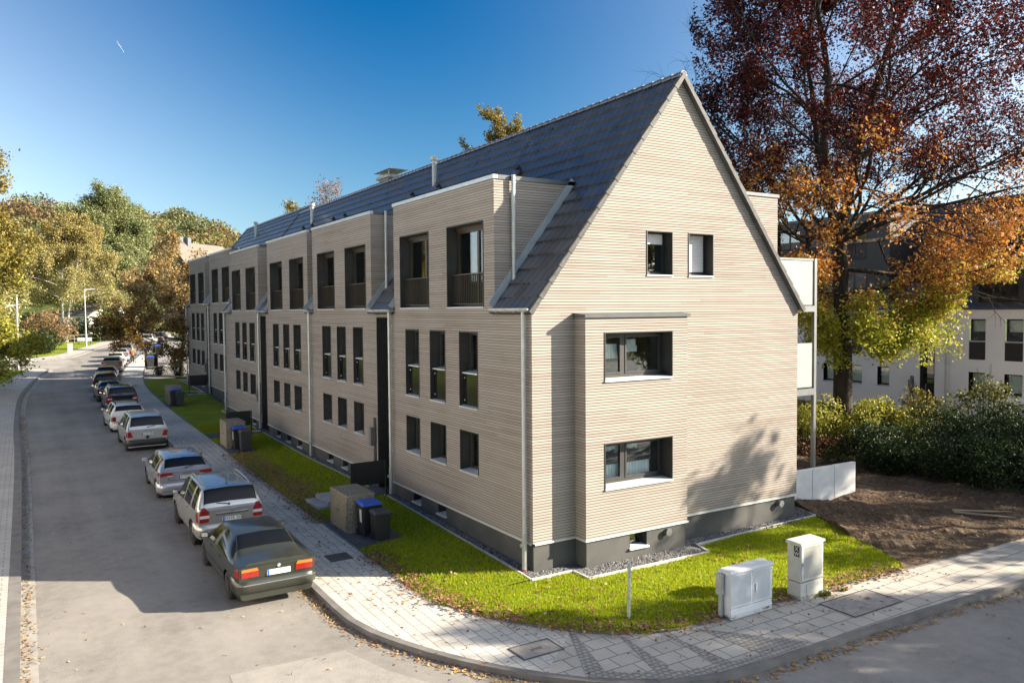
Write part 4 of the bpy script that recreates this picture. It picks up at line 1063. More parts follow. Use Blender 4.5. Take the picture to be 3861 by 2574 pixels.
def wheelie(x, y, z, w, d, h, lid, label, body=None, sticker=False, yaw=0., grp='wheeled refuse bins along the pavement'):
    body = body or M['binblack']
    R_ = empty('wheelie_bin', (0,0,0), label, 'bin', grp)
    mb = MB(); a, b = w/2, d/2; q = .82
    mb.hexa([(-a*q,-b*.78,.06),(a*q,-b*.78,.06),(a*q,b*.8,.06),(-a*q,b*.8,.06),(-a,-b,h*.90),(a,-b,h*.90),(a,b,h*.90),(-a,b,h*.90)])
    o = mb.build('body', body, R_); fixn(o, .02, 2)
    mb = MB(); mb.box(-a-.02, -b-.02, h*.87, a+.02, b+.02, h*.905); o = mb.build('rim', body, R_); fixn(o, .008)
    mb = MB(); mb.hexa([(-a-.025,-b-.04,h*.906),(a+.025,-b-.04,h*.906),(a+.025,b+.03,h*.93),(-a-.025,b+.03,h*.93),(-a*.86,-b*.86,h*.965),(a*.86,-b*.86,h*.965),(a*.86,b*.8,h),(-a*.86,b*.8,h)])
    mb.box(-a*.7, -b-.055, h*.91, a*.7, -b-.038, h*.93)
    o = mb.build('lid', lid, R_); fixn(o, .01, 2)
    mb = MB(); mb.tube([(-a*.9,b+.06,h*.93),(a*.9,b+.06,h*.93)], .016, 8)
    for s in (-1,1): mb.box(s*a*.9-.02, b-.02, h*.91, s*a*.9+.02, b+.07, h*.945)
    mb.build('handle', body, R_)
    for s in (-1,1):
        mb = MB(); mb.lathe([(0,-.03),(.09,-.03),(.10,0),(.09,.03),(0,.03)], 14, 'x', (s*a*.80,b*.92,.10)); mb.build('wheel', M['rubber'], R_)
    if sticker:
        mb = MB(); mb.hexa([(-a*.965-.014,-b*.65,h*.45),(-a*.965-.006,-b*.65,h*.45),(-a*.965-.006,-b*.15,h*.45),(-a*.965-.014,-b*.15,h*.45),(-a*.99-.014,-b*.65,h*.8),(-a*.99-.006,-b*.65,h*.8),(-a*.99-.006,-b*.15,h*.8),(-a*.99-.014,-b*.15,h*.8)]); fixn(mb.build('sticker', M['white_sill'], R_), merge=0)
    R_.location = (x, y, z); R_.rotation_euler = (0,0,yaw); return R_
z = T(5.4)+.03
wheelie(-2.22, 5.44, z, .60, .60, 1.07, M['binblue'], 'black bin with bright blue lid and white sticker, nearest the corner beside the first enclosure', sticker=True)
wheelie(-2.13, 4.80, z, .48, .50, .92, M['bingrey'], 'small all black bin in front of the nearest blue lidded bin', M['binblack'])
z = T(21.4)+.03
wheelie(-2.33, 21.55, z, .60, .62, 1.10, M['binblue'], 'blue lidded bin with white sticker beside the second enclosure, behind a brown lid', sticker=True)
wheelie(-2.2, 20.92, z, .50, .50, 1.0, M['binbrown'], 'charcoal bin with a brown lid beside the second enclosure', M['bingrey'])
z = T(39.4)+.03
wheelie(-2.4, 39.5, z, .60, .60, 1.12, M['binblue'], 'blue lidded bin beside the farthest enclosure, behind a smaller bin', M['binblack'])
wheelie(-2.2, 38.95, z, .48, .50, .98, M['bingrey'], 'grey bin with faded lid leaning close to the farthest enclosure', M['bingrey'])
def bin_bay(x, y, w, label):
    R_ = empty('bin_screen', (x, y, T(y)), label, 'bin screen'); z = T(y)
    mb = MB(); mb.box(x-w/2, y+.5, z, x+w/2, y+.58, z+1.35); mb.box(x+w/2-.06, y-.4, z, x+w/2, y+.499, z+1.35); mb.build('panel', M['plasticblack'], R_)
    mb = MB(); mb.box(x-w/2-.03, y+.46, z+1.351, x+w/2+.03, y+.62, z+1.40); mb.build('capping', M['greymetal'], R_)
bin_bay(.22, 71.9, 1.15, 'dark bin screen behind the bin by the far entrance path'); bin_bay(3.65, 92.9, 1.1, 'dark bin screen behind the farthest bin')
wheelie(.1, 71.8, T(71.8)+.02, .66, .62, 1.15, M['binblue'], 'blue lidded bin in a dark bay beyond the shrub, second farthest')
wheelie(3.55, 92.8, T(92.8)+.02, .66, .62, 1.15, M['binblue'], 'farthest blue lidded bin beside the white post')
# black screens beside the entrances
def screen(x0, x1, y, z, h0, h1, label):
    R_ = empty('entrance_screen', ((x0+x1)/2, y, z), label, 'screen', 'black screens beside the entrances')
    mb = MB(); mb.box(x0+.04, y-.015, z+h0, x1-.04, y+.015, z+h1); mb.build('panel', M['screen'], R_)
    for x in (x0, x1):
        mb = MB(); mb.box(x-.025, y-.025, z-.1, x+.025, y+.025, z+h1+.01); mb.build('post', M['screen'], R_)
screen(-1.56, -.32, 8.72, lawnz(-.8,8.7), .50, 1.28, 'black screen panel beside the nearest entrance, partly behind the first bin enclosure')
screen(-2.16, -.95, 25.0, lawnz(-1.4,25), .52, 1.26, 'black screen panel beside the middle entrance, behind the second bin enclosure')
screen(-.72, .58, 44.45, lawnz(-.4,44), .60, 1.36, 'black screen panel on two posts beside the far entrance')
screen(3.2, 5.0, 77, T(77), .6, 1.35, 'farthest black screen beyond the autumn tree')
# entrance steps
R_ = empty('entrance_steps', (-2.35, 10.0, T(10)), 'two grey stone steps up from the leafy pavement edge to the nearest entrance', 'steps')
for i, (x0, zz) in enumerate(((-2.62, .15), (-2.26, .29))):
    mb = MB(); mb.box(x0, 9.0, T(10)-.1, x0+(.352 if i == 0 else .5), 10.4, T(10)+zz); o = mb.build('step', M['concrete'], R_); fixn(o, .008)
mb = MB(); mb.lathe([(0,0),(.33,0),(.33,.02),(0,.02)], 24, 'z', (-.6, 25.9, lawnz(-.6,25.9)+.012)); o = mb.build('manhole_cover', M['concrete']); tag(o, 'round pale manhole cover beside the middle entrance', 'manhole cover')
mb = MB(); mb.lathe([(0,0),(.36,0),(.36,.02),(0,.02)], 24, 'z', (.2, 44.75, lawnz(.2,44.7)+.012)); o = mb.build('manhole_cover', M['concrete']); tag(o, 'round pale manhole cover on the path at the far entrance', 'manhole cover')
# pavement covers
def cover(name, x, y, w, d, label, split=False, inner=None, yaw=0., grate=False):
    z = T(y)+.004
    R_ = empty(name, (x, y, z), label, 'manhole cover')
    mb = MB(); f = .035
    for q in ((-w/2,-d/2,w/2,-d/2+f),(-w/2,d/2-f,w/2,d/2),(-w/2,-d/2+f,-w/2+f,d/2-f),(w/2-f,-d/2+f,w/2,d/2-f)): mb.box(x+q[0], y+q[1], z, x+q[2], y+q[3], z+.012)
    mb.build('frame', M['kerbdark'], R_)
    mb = MB()
    if split:
        for s in (-1,1): mb.box(x+(0 if s > 0 else -w/2+f)+.006*s*(s > 0), y-d/2+f, z, x+(w/2-f if s > 0 else -.006), y+d/2-f, z+.009)
    else: mb.box(x-w/2+f, y-d/2+f, z, x+w/2-f, y+d/2-f, z+.009)
    pl = mb.build('slab', inner or M['concrete'], R_)
    mb = MB()
    if grate:
        for i in range(6): mb.box(x-.12+i*.045, y-.05, z+.0095, x-.10+i*.045, y+.05, z+.0125)
    else: mb.box(x+w*.2-.08, y+.02, z+.0095, x+w*.2+.08, y+.14, z+.0135)
    mb.build('grip', M['kerbdark'], pl)
M['kerbdark'] = plain('cast_iron', (.085,.08,.075), .7, .2, var=.2)
M['slabcover'] = plain('slab_cover', (.27,.25,.23), .9, var=.2, scale=6)
cover('manhole_cover', -3.62, 4.1, .62, .62, 'dark square manhole cover in the shaded pavement behind the green saloon', inner=M['kerbdark'])
cover('manhole_cover', -2.25, -3.55, .95, .62, 'pale rectangular cover with a slotted grate in the sunlit corner pavement', grate=True, inner=M['slabcover'])
cover('manhole_cover', 5.35, -5.45, 1.75, .95, 'large double slab cover in the pavement in front of the tall cabinet', split=True, inner=M['slabcover'])
cover('manhole_cover', -3.5, 53.5, .7, .6, 'small dark cover in the pavement near the parked black estate car', inner=M['kerbdark'])

# cabinets, posts
z = T(-4.6)-.01
R_ = empty('utility_cabinet', (2.74, -4.42, z), 'wide white ribbed double door utility cabinet at the pavement edge', 'utility cabinet')
x0, x1, y0, y1 = 2.08, 3.40, -4.59, -4.26
mb = MB(); mb.box(x0+.01, y0+.01, z-.05, x1-.01, y1, z+.235); mb.box(x0-.004, y0-.006, z+.105, x1+.004, y1+.004, z+.125); o = mb.build('plinth', M['cabinet'], R_); fixn(o, .006)
mb = MB(); mb.box(x0, y0+.012, z+.242, x1, y1, z+1.0); o = mb.build('body', M['cabinet'], R_); fixn(o, .012, 2)
for a, b in ((x0+.015, 2.752), (2.76, x1-.015)):
    mb = MB(); mb.box(a, y0, z+.27, b, y0+.0115, z+.98)
    n_ = int((b-a-.06)/.027)
    for i in range(n_): q = a+.03+i*.027; mb.box(q, y0-.005, z+.30, q+.013, y0-.0003, z+.95)
    o = mb.build('door', M['cabinet'], R_)
    if a > 2.5:
        h = MB(); h.box(a+.075, y0-.03, z+.50, a+.105, y0-.0055, z+.68); h.build('handle', M['white_sill'], o)
mb = MB(); mb.box(x0-.025, y0-.03, z+1.002, x1+.025, y1+.02, z+1.035)
mb.hexa([(x0-.025,y0-.03,z+1.035),(x1+.025,y0-.03,z+1.035),(x1+.025,y1+.02,z+1.035),(x0-.025,y1+.02,z+1.035),(x0+.0,y0+.02,z+1.065),(x1-.0,y0+.02,z+1.065),(x1-.0,y1-.02,z+1.075),(x0+.0,y1-.02,z+1.075)]); o = mb.build('lid', M['cabinet'], R_); fixn(o, .008, 2, merge=0)
R_ = empty('meter_post', (2.01, -4.36, z), 'slim grey post with a rounded meter box, left of the wide white cabinet', 'post')
mb = MB(); mb.box(1.985, -4.40, z-.05, 2.055, -4.32, z+.62); mb.build('post', M['greypost'] if 'greypost' in M else M['galv'], R_)
mb = MB(); mb.box(1.955, -4.43, z+.52, 2.06, -4.26, z+.98); o = mb.build('box', M['galv'], R_); fixn(o, .02, 3)
R_ = empty('tall_cabinet', (4.70, -4.44, z), 'tall narrow weathered white cabinet with a black sticker on its side', 'utility cabinet')
x0, x1, y0, y1 = 4.29, 5.10, -4.64, -4.26
mb = MB(); mb.box(x0+.005, y0+.005, z-.05, x1-.005, y1, z+.40); mb.box(x0+.2, y0, z+.05, x1-.06, y0+.0048, z+.35); o = mb.build('plinth', M['cabinet_dirty'], R_); fixn(o, .006)
mb = MB(); mb.box(x0, y0+.014, z+.42, x1, y1, z+1.27); o = mb.build('body', M['cabinet_dirty'], R_); fixn(o, .012, 2)
mb = MB(); mb.box(x0+.03, y0, z+.44, x1-.02, y0+.0135, z+1.26); 
for i in range(22): q = x0+.12+i*.029; mb.box(q, y0-.005, z+.50, q+.014, y0-.0003, z+1.22)
o = mb.build('door', M['cabinet_dirty'], R_)
h = MB(); h.tube([(x0+.09,y0-.02,z+.84),(x0+.09,y0-.0003,z+.84)], .035, 14); h.build('lock', M['galv'], o)
mb = MB(); mb.hexa([(x0-.03,y0-.03,z+1.272),(x1+.03,y0-.03,z+1.272),(x1+.03,y1+.03,z+1.272),(x0-.03,y1+.03,z+1.272),(x0-.02,y0-.02,z+1.33),(x1+.02,y0-.02,z+1.33),(x1+.02,y1+.02,z+1.35),(x0-.02,y1+.02,z+1.35)]); o = mb.build('lid', M['cabinet_dirty'], R_); fixn(o, .01, 2)
mb = MB(); mb.box(x0-.004, -4.60, z+1.01, x0-.0005, -4.45, z+1.25); st = mb.build('sticker', M['ink'], R_)
text_part('lettering', 'X', .13, (x0-.006, -4.525, z+1.185), (0,-1,0), (0,0,1), M['white_sill'], st); text_part('lettering', 'W', .13, (x0-.006, -4.525, z+1.07), (0,-1,0), (0,0,1), M['white_sill'], st)
R_ = empty('marker_post', (.24, -3.42, -.1), 'thin white marker post with a grey cap standing in the corner lawn', 'post')
mb = MB(); mb.tube([(.22,-3.42,-.15),(.25,-3.41,.98)], .036, 12); mb.build('post', M['cabinet_dirty'], R_)
mb = MB(); mb.tube([(.246,-3.411,.84),(.253,-3.409,1.16)], .041, 12); mb.build('cap', M['galv'], R_)
# white L-shaped concrete elements
def concrete_panel(xa, xb, label):
    mb = MB(); yb = .87-(xa-11)*.115; yc = .87-(xb-11)*.115; ta, tb = .98+(xa-11)*.03, .98+(xb-11)*.03
    mb.hexa([(xa,yb,-.1),(xb,yc,-.1),(xb,yc+.14,-.1),(xa,yb+.14,-.1),(xa,yb,ta+.2),(xb,yc,tb+.2),(xb,yc+.14,tb+.2),(xa,yb+.14,ta+.2)])
    o = mb.build('concrete_wall_panel', M['concrete_w']); fixn(o, .01); tag(o, label, 'wall panel', 'white concrete wall panels')
concrete_panel(10.35, 11.72, 'white concrete wall panel touching the timber gable corner')
concrete_panel(11.735, 12.72, 'middle one of the three white concrete wall panels')
concrete_panel(12.735, 13.72, 'outer white concrete wall panel with the free end towards the bare soil')
mb = MB()
for i, (a, b) in enumerate((((14.2,-2.6,.12),(15.3,-3.9,.06)), ((14.3,-2.5,.14),(15.75,-3.55,.1)))): mb.tube([a, b], [.035,.03], 6)
o = mb.build('wooden_stake', plain('raw_timber', (.34,.25,.16), .8)); tag(o, 'pale wooden stake lying on the bare soil near the hedge', 'stake')

# lamp, sign post, cabinet, letter post, bench up the street
x, y = -3.1, 116.; z = T(y)
R_ = empty('street_lamp', (x, y, z), 'tall grey street lamp with a flat head in front of the birch', 'street lamp')
mb = MB(); mb.tube([(x,y,z-.2),(x,y,z+2),(x-.04,y,z+8.3)], [.11,.10,.06], 10); mb.build('pole', M['galv'], R_)
mb = MB(); mb.hexa([(x-.1,y-.18,z+8.25),(x+1.25,y-.18,z+8.4),(x+1.25,y+.18,z+8.4),(x-.1,y+.18,z+8.25),(x-.1,y-.12,z+8.42),(x+1.25,y-.12,z+8.52),(x+1.25,y+.12,z+8.52),(x-.1,y+.12,z+8.42)]); mb.build('lamp_head', M['galv'], R_)
x, y = -11.4, 75.3; z = T(y)
R_ = empty('sign_post', (x, y, z), 'pale grey sign post rising into the leaves at the side street corner', 'sign post')
mb = MB(); mb.tube([(x,y,z-.1),(x+.05,y,z+7.4)], [.11,.09], 10); mb.build('pole', M['galv'], R_)
mb = MB(); mb.tube([(x+.15,y+.1,z+3.25),(x+.15,y+.13,z+3.25)], .3, 18); mb.build('sign_plate', M['galv'], R_)
x, y = -5.85, 101.1; z = T(y)
R_ = empty('grey_cabinet', (x, y, z), 'light grey switch cabinet at the back of the far pavement', 'utility cabinet')
mb = MB(); mb.box(x-.3, y-.2, z, x+.3, y+.2, z+1.15); fixn(mb.build('body', M['concrete'], R_), .02); mb = MB(); mb.box(x-.34, y-.24, z+1.151, x+.34, y+.24, z+1.24); mb.build('lid', M['concrete'], R_)
x, y = -8.5, 104.8; z = T(y)
R_ = empty('letter_box_post', (x, y, z), 'white post carrying a white letter box beside the dark shrubs', 'letter box')
mb = MB(); mb.box(x, y, z-.1, x+.16, y+.14, z+1.3); mb.build('post', M['white_sill'], R_); mb = MB(); mb.box(x-.65, y-.02, z+.95, x-.002, y+.3, z+1.36); mb.build('box', M['white_sill'], R_)
x, y = -2.9, 123.; z = T(y)
R_ = empty('park_bench', (x, y, z), 'small bench on the grass beside the street lamp', 'bench')
mb = MB(); mb.box(x-1, y-.3, z+.42, x+1, y+.3, z+.5); mb.build('seat', M['concrete'], R_); mb = MB(); mb.box(x-1, y+.26, z+.55, x+1, y+.34, z+1.0); mb.build('backrest', M['concrete'], R_)
for s in (-.8, .8): mb = MB(); mb.box(x+s-.05, y-.25, z, x+s+.05, y+.3, z+.42); mb.build('leg', M['plasticblack'], R_)
x, y = 3.05, 93.6; z = T(y); mb = MB(); mb.box(x-.06, y-.06, z-.1, x+.06, y+.06, z+1.5); o = mb.build('white_post', M['white_sill']); tag(o, 'plain white post on the pavement edge beside the farthest bin', 'post')
def at_sky(a, b):
    mb = MB(); a, b = Vector(a), Vector(b); mb.tube([a, a.lerp(b, .5), b], [.12, .30, .08], 6); o = mb.build('contrail', M['white_render']); tag(o, 'short thin white vapour trail high in the blue sky', 'contrail')
at_sky((151.3,1669.7,520.0), (162.7,1661.7,498.8))
# railing behind the birch
R_ = empty('garden_fence', (0, 128, T(128)), 'low dark rail fence in front of the shrubs behind the lamp', 'fence')
pts = [(-6+i*1.9, 126+i*1.25) for i in range(7)]
for p in pts: mb = MB(); mb.tube([(p[0],p[1],T(p[1])-.1),(p[0],p[1],T(p[1])+1.3)], .05, 6); mb.build('post', M['greymetal'], R_)
mb = MB()
for hh_ in (.65, 1.25): mb.tube([(p[0],p[1],T(p[1])+hh_) for p in pts], .04, 6)
mb.build('rail', M['greymetal'], R_)
# ---------------------------------------------------------------- cars
def pchip(y, m):
    """y (k, ...) sampled at 0..k-1 -> smooth, never overshooting values at (k-1)*m+1 parameters"""
    y = np.asarray(y, float); k = len(y); d = np.diff(y, axis=0); t = np.zeros_like(y)
    for i in range(1, k-1):
        a, b = d[i-1], d[i]; s = np.where(a*b > 0, 2*a*b/np.where(np.abs(a+b) < 1e-12, 1, a+b), 0.); t[i] = s
    t[0] = d[0]; t[-1] = d[-1]
    o = []
    for i in range(k-1):
        for j in range(m):
            u = j/m; h00 = 2*u**3-3*u**2+1; h10 = u**3-2*u**2+u; h01 = -2*u**3+3*u**2; h11 = u**3-u**2
            o.append(h00*y[i]+h10*t[i]+h01*y[i+1]+h11*t[i+1])
    o.append(y[-1]); return np.array(o)

NU, NV = 6, 4
def car_body(S, zb):
    """S: stations (y_low, y_belt, y_top, z_belt, z_top, w_low, w_belt, w_top) from tail to nose"""
    C = []
    for (yl, ybt, yt, zbt, zt_, wl, wb, wt) in S:
        zm = zb+(zbt-zb)*.48
        C.append([(0, yl, zb), (wl*.86, yl, zb), (wl*.965, yl, zb+.09), (wl*.995, yl*.7+ybt*.3, zm), (wl*1.0, yl*.4+ybt*.6, zbt-.17), (wb, ybt, zbt),
                  (wt, yt, zt_-.035), (wt*.86, yt, zt_), (0, yt, zt_+.022)])
    C = np.array(C)
    A = pchip(C, NU); A = np.swapaxes(pchip(np.swapaxes(A, 0, 1), NV), 0, 1)
    return A          # (nu, nv, 3)

def build_car(sp):
    S = sp['S']; zb = sp.get('zb', .2); A = car_body(S, zb); nu, nv = A.shape[:2]
    R_ = bpy.data.objects.new(sp['name'], None); link(R_)
    paint = sp['paint']
    wins = sp['win']              # side panes as (u0,u1) in station units
    r5, r6 = 5*NV, 6*NV
    rw = sp['rear']; fw_ = sp['front']
    side_rng = [(int(round(a*NU)), int(round(b*NU))) for a, b in wins]
    wr = sp['r']; arch = wr*1.18; axles = [sp['ro'], sp['ro']+sp['wb']]
    def vid(u, v, s): return (u*nv+v)*2+(0 if s > 0 else 1)
    verts = np.zeros((nu*nv*2, 3))
    for u in range(nu):
        for v in range(nv):
            p = A[u, v]; verts[vid(u,v,1)] = p; verts[vid(u,v,-1)] = (-p[0], p[1], p[2])
    # wheel arches: pull vertices inside the circle out to its rim
    cut = set()
    lowv = r5
    for ya in axles:
        for u in range(nu):
            for v in range(2, lowv):
                for s in (1,-1):
                    p = verts[vid(u,v,s)]; dy, dz = p[1]-ya, p[2]-wr; q = math.hypot(dy, dz)
                    if q < arch and abs(p[0]) > .5:
                        if q > arch*.60:
                            verts[vid(u,v,s)][1] = ya+dy/q*arch; verts[vid(u,v,s)][2] = wr+dz/q*arch
                        else: cut.add(vid(u,v,s))
    body, panes, rear, front = [], {}, [], []
    for s in (1,-1):
        for u in range(nu-1):
            for v in range(nv-1):
                q = [vid(u,v,s), vid(u+1,v,s), vid(u+1,v+1,s), vid(u,v+1,s)]
                if s > 0: q = q[::-1]
                if any(i in cut for i in q): continue
                c = verts[q].mean(0)
                if any(math.hypot(c[1]-ya, c[2]-wr) < arch*.97 for ya in axles) and abs(c[0]) > .5: continue
                placed = False
                if r5 < v+.5 < r6 and r5+0 <= v < r6-0:
                    for k, (a, b) in enumerate(side_rng):
                        if a <= u < b: panes.setdefault((k, s), []).append(q); placed = True
                if not placed and v >= r6+1 and rw[0]*NU <= u+.01 and u < rw[1]*NU-.01: rear.append(q); placed = True
                if not placed and v >= r6+1 and fw_[0]*NU <= u+.01 and u < fw_[1]*NU-.01: front.append(q); placed = True
                if not placed: body.append(q)
    # tail and nose caps, row by row
    for u in (0, nu-1):
        for v in range(nv-1):
            q = [vid(u,v,1), vid(u,v+1,1), vid(u,v+1,-1), vid(u,v,-1)]
            body.append(q if u == 0 else q[::-1])
    def mk(name, faces, mat, par, off=0.):
        ids = sorted({i for f in faces for i in f}); mp = {i: k for k, i in enumerate(ids)}
        me = bpy.data.meshes.new(name); me.from_pydata([tuple(verts[i]) for i in ids], [], [tuple(mp[i] for i in f) for f in faces])
        me.materials.append(mat); o = link(bpy.data.objects.new(name, me), par)
        bm = bmesh.new(); bm.from_mesh(me); bmesh.ops.remove_doubles(bm, verts=bm.verts, dist=1e-4); bmesh.ops.dissolve_degenerate(bm, edges=bm.edges, dist=1e-4); bmesh.ops.recalc_face_normals(bm, faces=bm.faces)
        for f in bm.faces: f.smooth = True
        for e in bm.edges:
            if len(e.link_faces) == 2 and e.calc_face_angle(0) > .6: e.smooth = False
        bm.to_mesh(me); bm.free(); return o
    B = mk('body', body, paint, R_)
    gm = sp.get('glass', M['carglass'])
    for (k, s), f in sorted(panes.items()): mk('side_window', f, gm, B if False else R_)
    if rear: rwo = mk('rear_window', rear, gm, R_)
    if front: mk('windscreen', front, gm, R_)
    # surface to lay details on
    allf = body+rear+front+[f for x in panes.values() for f in x]
    bvh = BVHTree.FromPolygons([Vector(v) for v in verts], allf)
    def tail(x, z):
        h = bvh.ray_cast(Vector((x, -2, z)), Vector((0,1,0))); return h[0].y if h[0] else None
    def flank(y, z, s=-1):
        h = bvh.ray_cast(Vector((s*3, y, z)), Vector((-s,0,0))); return h[0].x if h[0] else None
    def patch_tail(mb, quad, off=.008, n=6, th=.02, mi=0):
        """quad = four (x,z) corners (bl, br, tr, tl) wrapped over the tail"""
        g = []
        for i in range(n+1):
            row = []
            for j in range(n+1):
                a, b = j/n, i/n
                x = (quad[0][0]*(1-a)+quad[1][0]*a)*(1-b)+(quad[3][0]*(1-a)+quad[2][0]*a)*b
                z = (quad[0][1]*(1-a)+quad[1][1]*a)*(1-b)+(quad[3][1]*(1-a)+quad[2][1]*a)*b
                y = tail(x, z); row.append((x, y, z) if y is not None else None)
            g.append(row)
        for i in range(n):
            for j in range(n):
                c = [g[i][j], g[i][j+1], g[i+1][j+1], g[i+1][j]]
                if any(p is None for p in c): continue
                mb.hexa([(p[0], p[1]+th, p[2]) for p in (c[0], c[1])]+[(p[0], p[1]+th, p[2]) for p in (c[2], c[3])]+[(p[0], p[1]-off, p[2]) for p in c], mi)
    def patch_side(mb, quad, s, off=.008, n=5, mi=0):
        """quad = four (y,z) corners wrapped over the flank s"""
        g = []
        for i in range(n+1):
            row = []
            for j in range(n+1):
                a, b = j/n, i/n
                y = (quad[0][0]*(1-a)+quad[1][0]*a)*(1-b)+(quad[3][0]*(1-a)+quad[2][0]*a)*b
                z = (quad[0][1]*(1-a)+quad[1][1]*a)*(1-b)+(quad[3][1]*(1-a)+quad[2][1]*a)*b
                x = flank(y, z, s); row.append((x, y, z) if x is not None else None)
            g.append(row)
        for i in range(n):
            for j in range(n):
                c = [g[i][j], g[i][j+1], g[i+1][j+1], g[i+1][j]]
                if any(p is None for p in c) or max(p[0] for p in c)-min(p[0] for p in c) > .12: continue
                mb.hexa([(p[0]-s*.02, p[1], p[2]) for p in c]+[(p[0]+s*off, p[1], p[2]) for p in c], mi)
    W = max(s[5] for s in S)
    # wheels with tyre and rim
    for ya in axles:
        for s in (-1,1):
            xo = s*(W-.03); w = .20; mb = MB()
            mb.lathe([(wr*.62,-w/2),(wr*.93,-w/2),(wr,-w/2+.03),(wr,w/2-.03),(wr*.93,w/2),(wr*.62,w/2)], 28, 'x', (xo-s*w/2, ya, wr))
            wh = mb.build('wheel', M['rubber'], R_, True); fixn(wh)
            mb = MB(); xc = xo-s*.035
            mb.lathe([(wr*.62,-.02),(wr*.64,.012),(wr*.58,.012),(wr*.56,-.02)], 28, 'x', (xc, ya, wr))
            mb.lathe([(0,.0),(.055,.0),(.06,-.02),(0,-.02)], 14, 'x', (xc+s*.006, ya, wr))
            ns = sp.get('spokes', 5)
            for k in range(ns):
                t = 2*math.pi*k/ns+.3; c_, s_ = math.cos(t), math.sin(t); hw = .038
                pts = [(xc+s*dx, ya+c_*rr-s_*ww, wr+s_*rr+c_*ww) for dx in (-.015, .006) for rr, ww in ((.04,-hw*.8),(wr*.58,-hw),(wr*.58,hw),(.04,hw*.8))]
                mb.hexa(pts)
            mb.lathe([(0,-.05),(wr*.62,-.05)], 20, 'x', (xc, ya, wr), 1)
            rm = mb.build('rim', [M['rim'], M['rubber']], wh); fixn(rm, merge=0)
        mb = MB(); mb.tube([(-W+.23, ya, wr), (W-.23, ya, wr)], arch*.99, 20, caps=True); mb.build('wheelhouse', M['rubber'], R_)
    mb = MB(); mb.box(-W+.16, sp['ro']-.4, zb-.02, W-.16, sp['ro']+sp['wb']+.4, zb+.05); mb.build('underbody', M['rubber'], R_)
    # rear bumper: a wrapped, rounded beam
    b0, b1, out_ = sp['bumper']
    mb = MB(); n = 14; rows = []
    prof = [(b0, .012), (b0+.03, out_*.8), ((b0+b1)/2, out_), (b1-.03, out_*.85), (b1, .008)]
    ring = []
    xs_ = np.linspace(-1, 1, n+1)
    wt_ = flank(.45, (b0+b1)/2, 1) or W
    for t in xs_:
        ang = t*1.25; x = math.copysign(min(abs(t)*1.16, 1)**.9, t)*wt_
        a = abs(t)
        yb_ = tail(min(abs(x), wt_*.90)*math.copysign(1, x or 1), (b0+b1)/2) or .06
        yy_ = yb_ + max(0, (a-.80)/.20)**1.3*.50
        ring.append((x, yy_, a))
    base = len(mb.v)
    for (x, y_, a) in ring:
        nx_ = max(0, (a-.80)/.20)
        for z_, e in prof:
            mb.v.append((x+math.copysign(e*nx_*.5, x), y_-e*(1-nx_*.7), z_))
    m_ = len(prof)
    for i in range(n):
        for j in range(m_-1):
            mb.f.append((base+i*m_+j, base+(i+1)*m_+j, base+(i+1)*m_+j+1, base+i*m_+j+1)); mb.m.append(0)
    bp = mb.build('bumper', sp.get('bumpermat', paint), R_, True); fixn(bp)
    if sp.get('strip'):
        mb = MB(); z_ = (b0+b1)/2+.05; pts = [(x, y_-out_*(1-max(0,(a-.8)/.2)*.7)-.004, z_) for x, y_, a in ring]; mb.tube(pts, .012, 5); mb.build('chrome_strip', M['chrome'], bp)
    # lamps
    for s in (-1,1):
        mb = MB()
        for q, mi in sp['lamp']: patch_tail(mb, [(s*x, z) for x, z in q], .014, 5, .02, mi)
        for q, mi in sp.get('lampside', []): patch_side(mb, q, s, .010, 4, mi)
        if mb.v: mb.build('rear_light', [M['redlight'], M['orangelight'], M['whitelens']], R_)
    # number plate
    if sp.get('plate'):
        px, pz, pw, ph, txt = sp['plate']; y_ = min(tail(px-pw/2, pz) or 0, tail(px+pw/2, pz-ph/2) or 0, tail(px, pz+ph/2) or 9, tail(px, pz-ph/2) or 9)-.012
        mb = MB(); mb.box(px-pw/2, y_, pz-ph/2, px+pw/2, y_+.035, pz+ph/2, 0); mb.box(px-pw/2+.005, y_-.002, pz-ph/2+.004, px-pw/2+.05, y_-.0002, pz+ph/2-.004, 1)
        for q in ((px-pw/2, pz-ph/2, px+pw/2, pz-ph/2+.005), (px-pw/2, pz+ph/2-.005, px+pw/2, pz+ph/2)): mb.box(q[0], y_-.0024, q[1], q[2], y_-.0004, q[3], 2)
        pl = mb.build('number_plate', [M['plate'], M['plateblue'], M['ink']], R_)
        if txt: text_part('lettering', txt, ph*.92, (px+.03, y_-.003, pz), (1,0,0), (0,0,1), M['ink'], pl)
    # handles, mirrors, seams
    mb = MB()
    for s in (-1,1):
        for y_ in sp['handles']:
            x = flank(y_, sp['zh'], s)
            if x: mb.box(x-.01, y_-.09, sp['zh']-.015, x+s*.028, y_+.09, sp['zh']+.015)
    mb.build('door_handle', sp.get('handlemat', paint), R_)
    mb = MB()
    for s in (-1,1):
        for y_ in sp['seams']:
            z0_, z1_ = zb+.14, sp['zh']+.12
            for i in range(5): patch_side(mb, [(y_-.006, z0_+(z1_-z0_)*i/5), (y_+.006, z0_+(z1_-z0_)*i/5), (y_+.006, z0_+(z1_-z0_)*(i+1)/5), (y_-.006, z0_+(z1_-z0_)*(i+1)/5)], s, .0015, 1)
    if sp.get('lid'):
        x0_, z0_, z1_ = sp['lid']
        for q in ([(-x0_, z0_-.006), (x0_, z0_-.006), (x0_, z0_+.006), (-x0_, z0_+.006)],): patch_tail(mb, q, .002, 8)
        for s in (-1,1): patch_tail(mb, [(s*x0_-.006, z0_), (s*x0_+.006, z0_), (s*x0_*.98+.006, z1_), (s*x0_*.98-.006, z1_)], .002, 6)
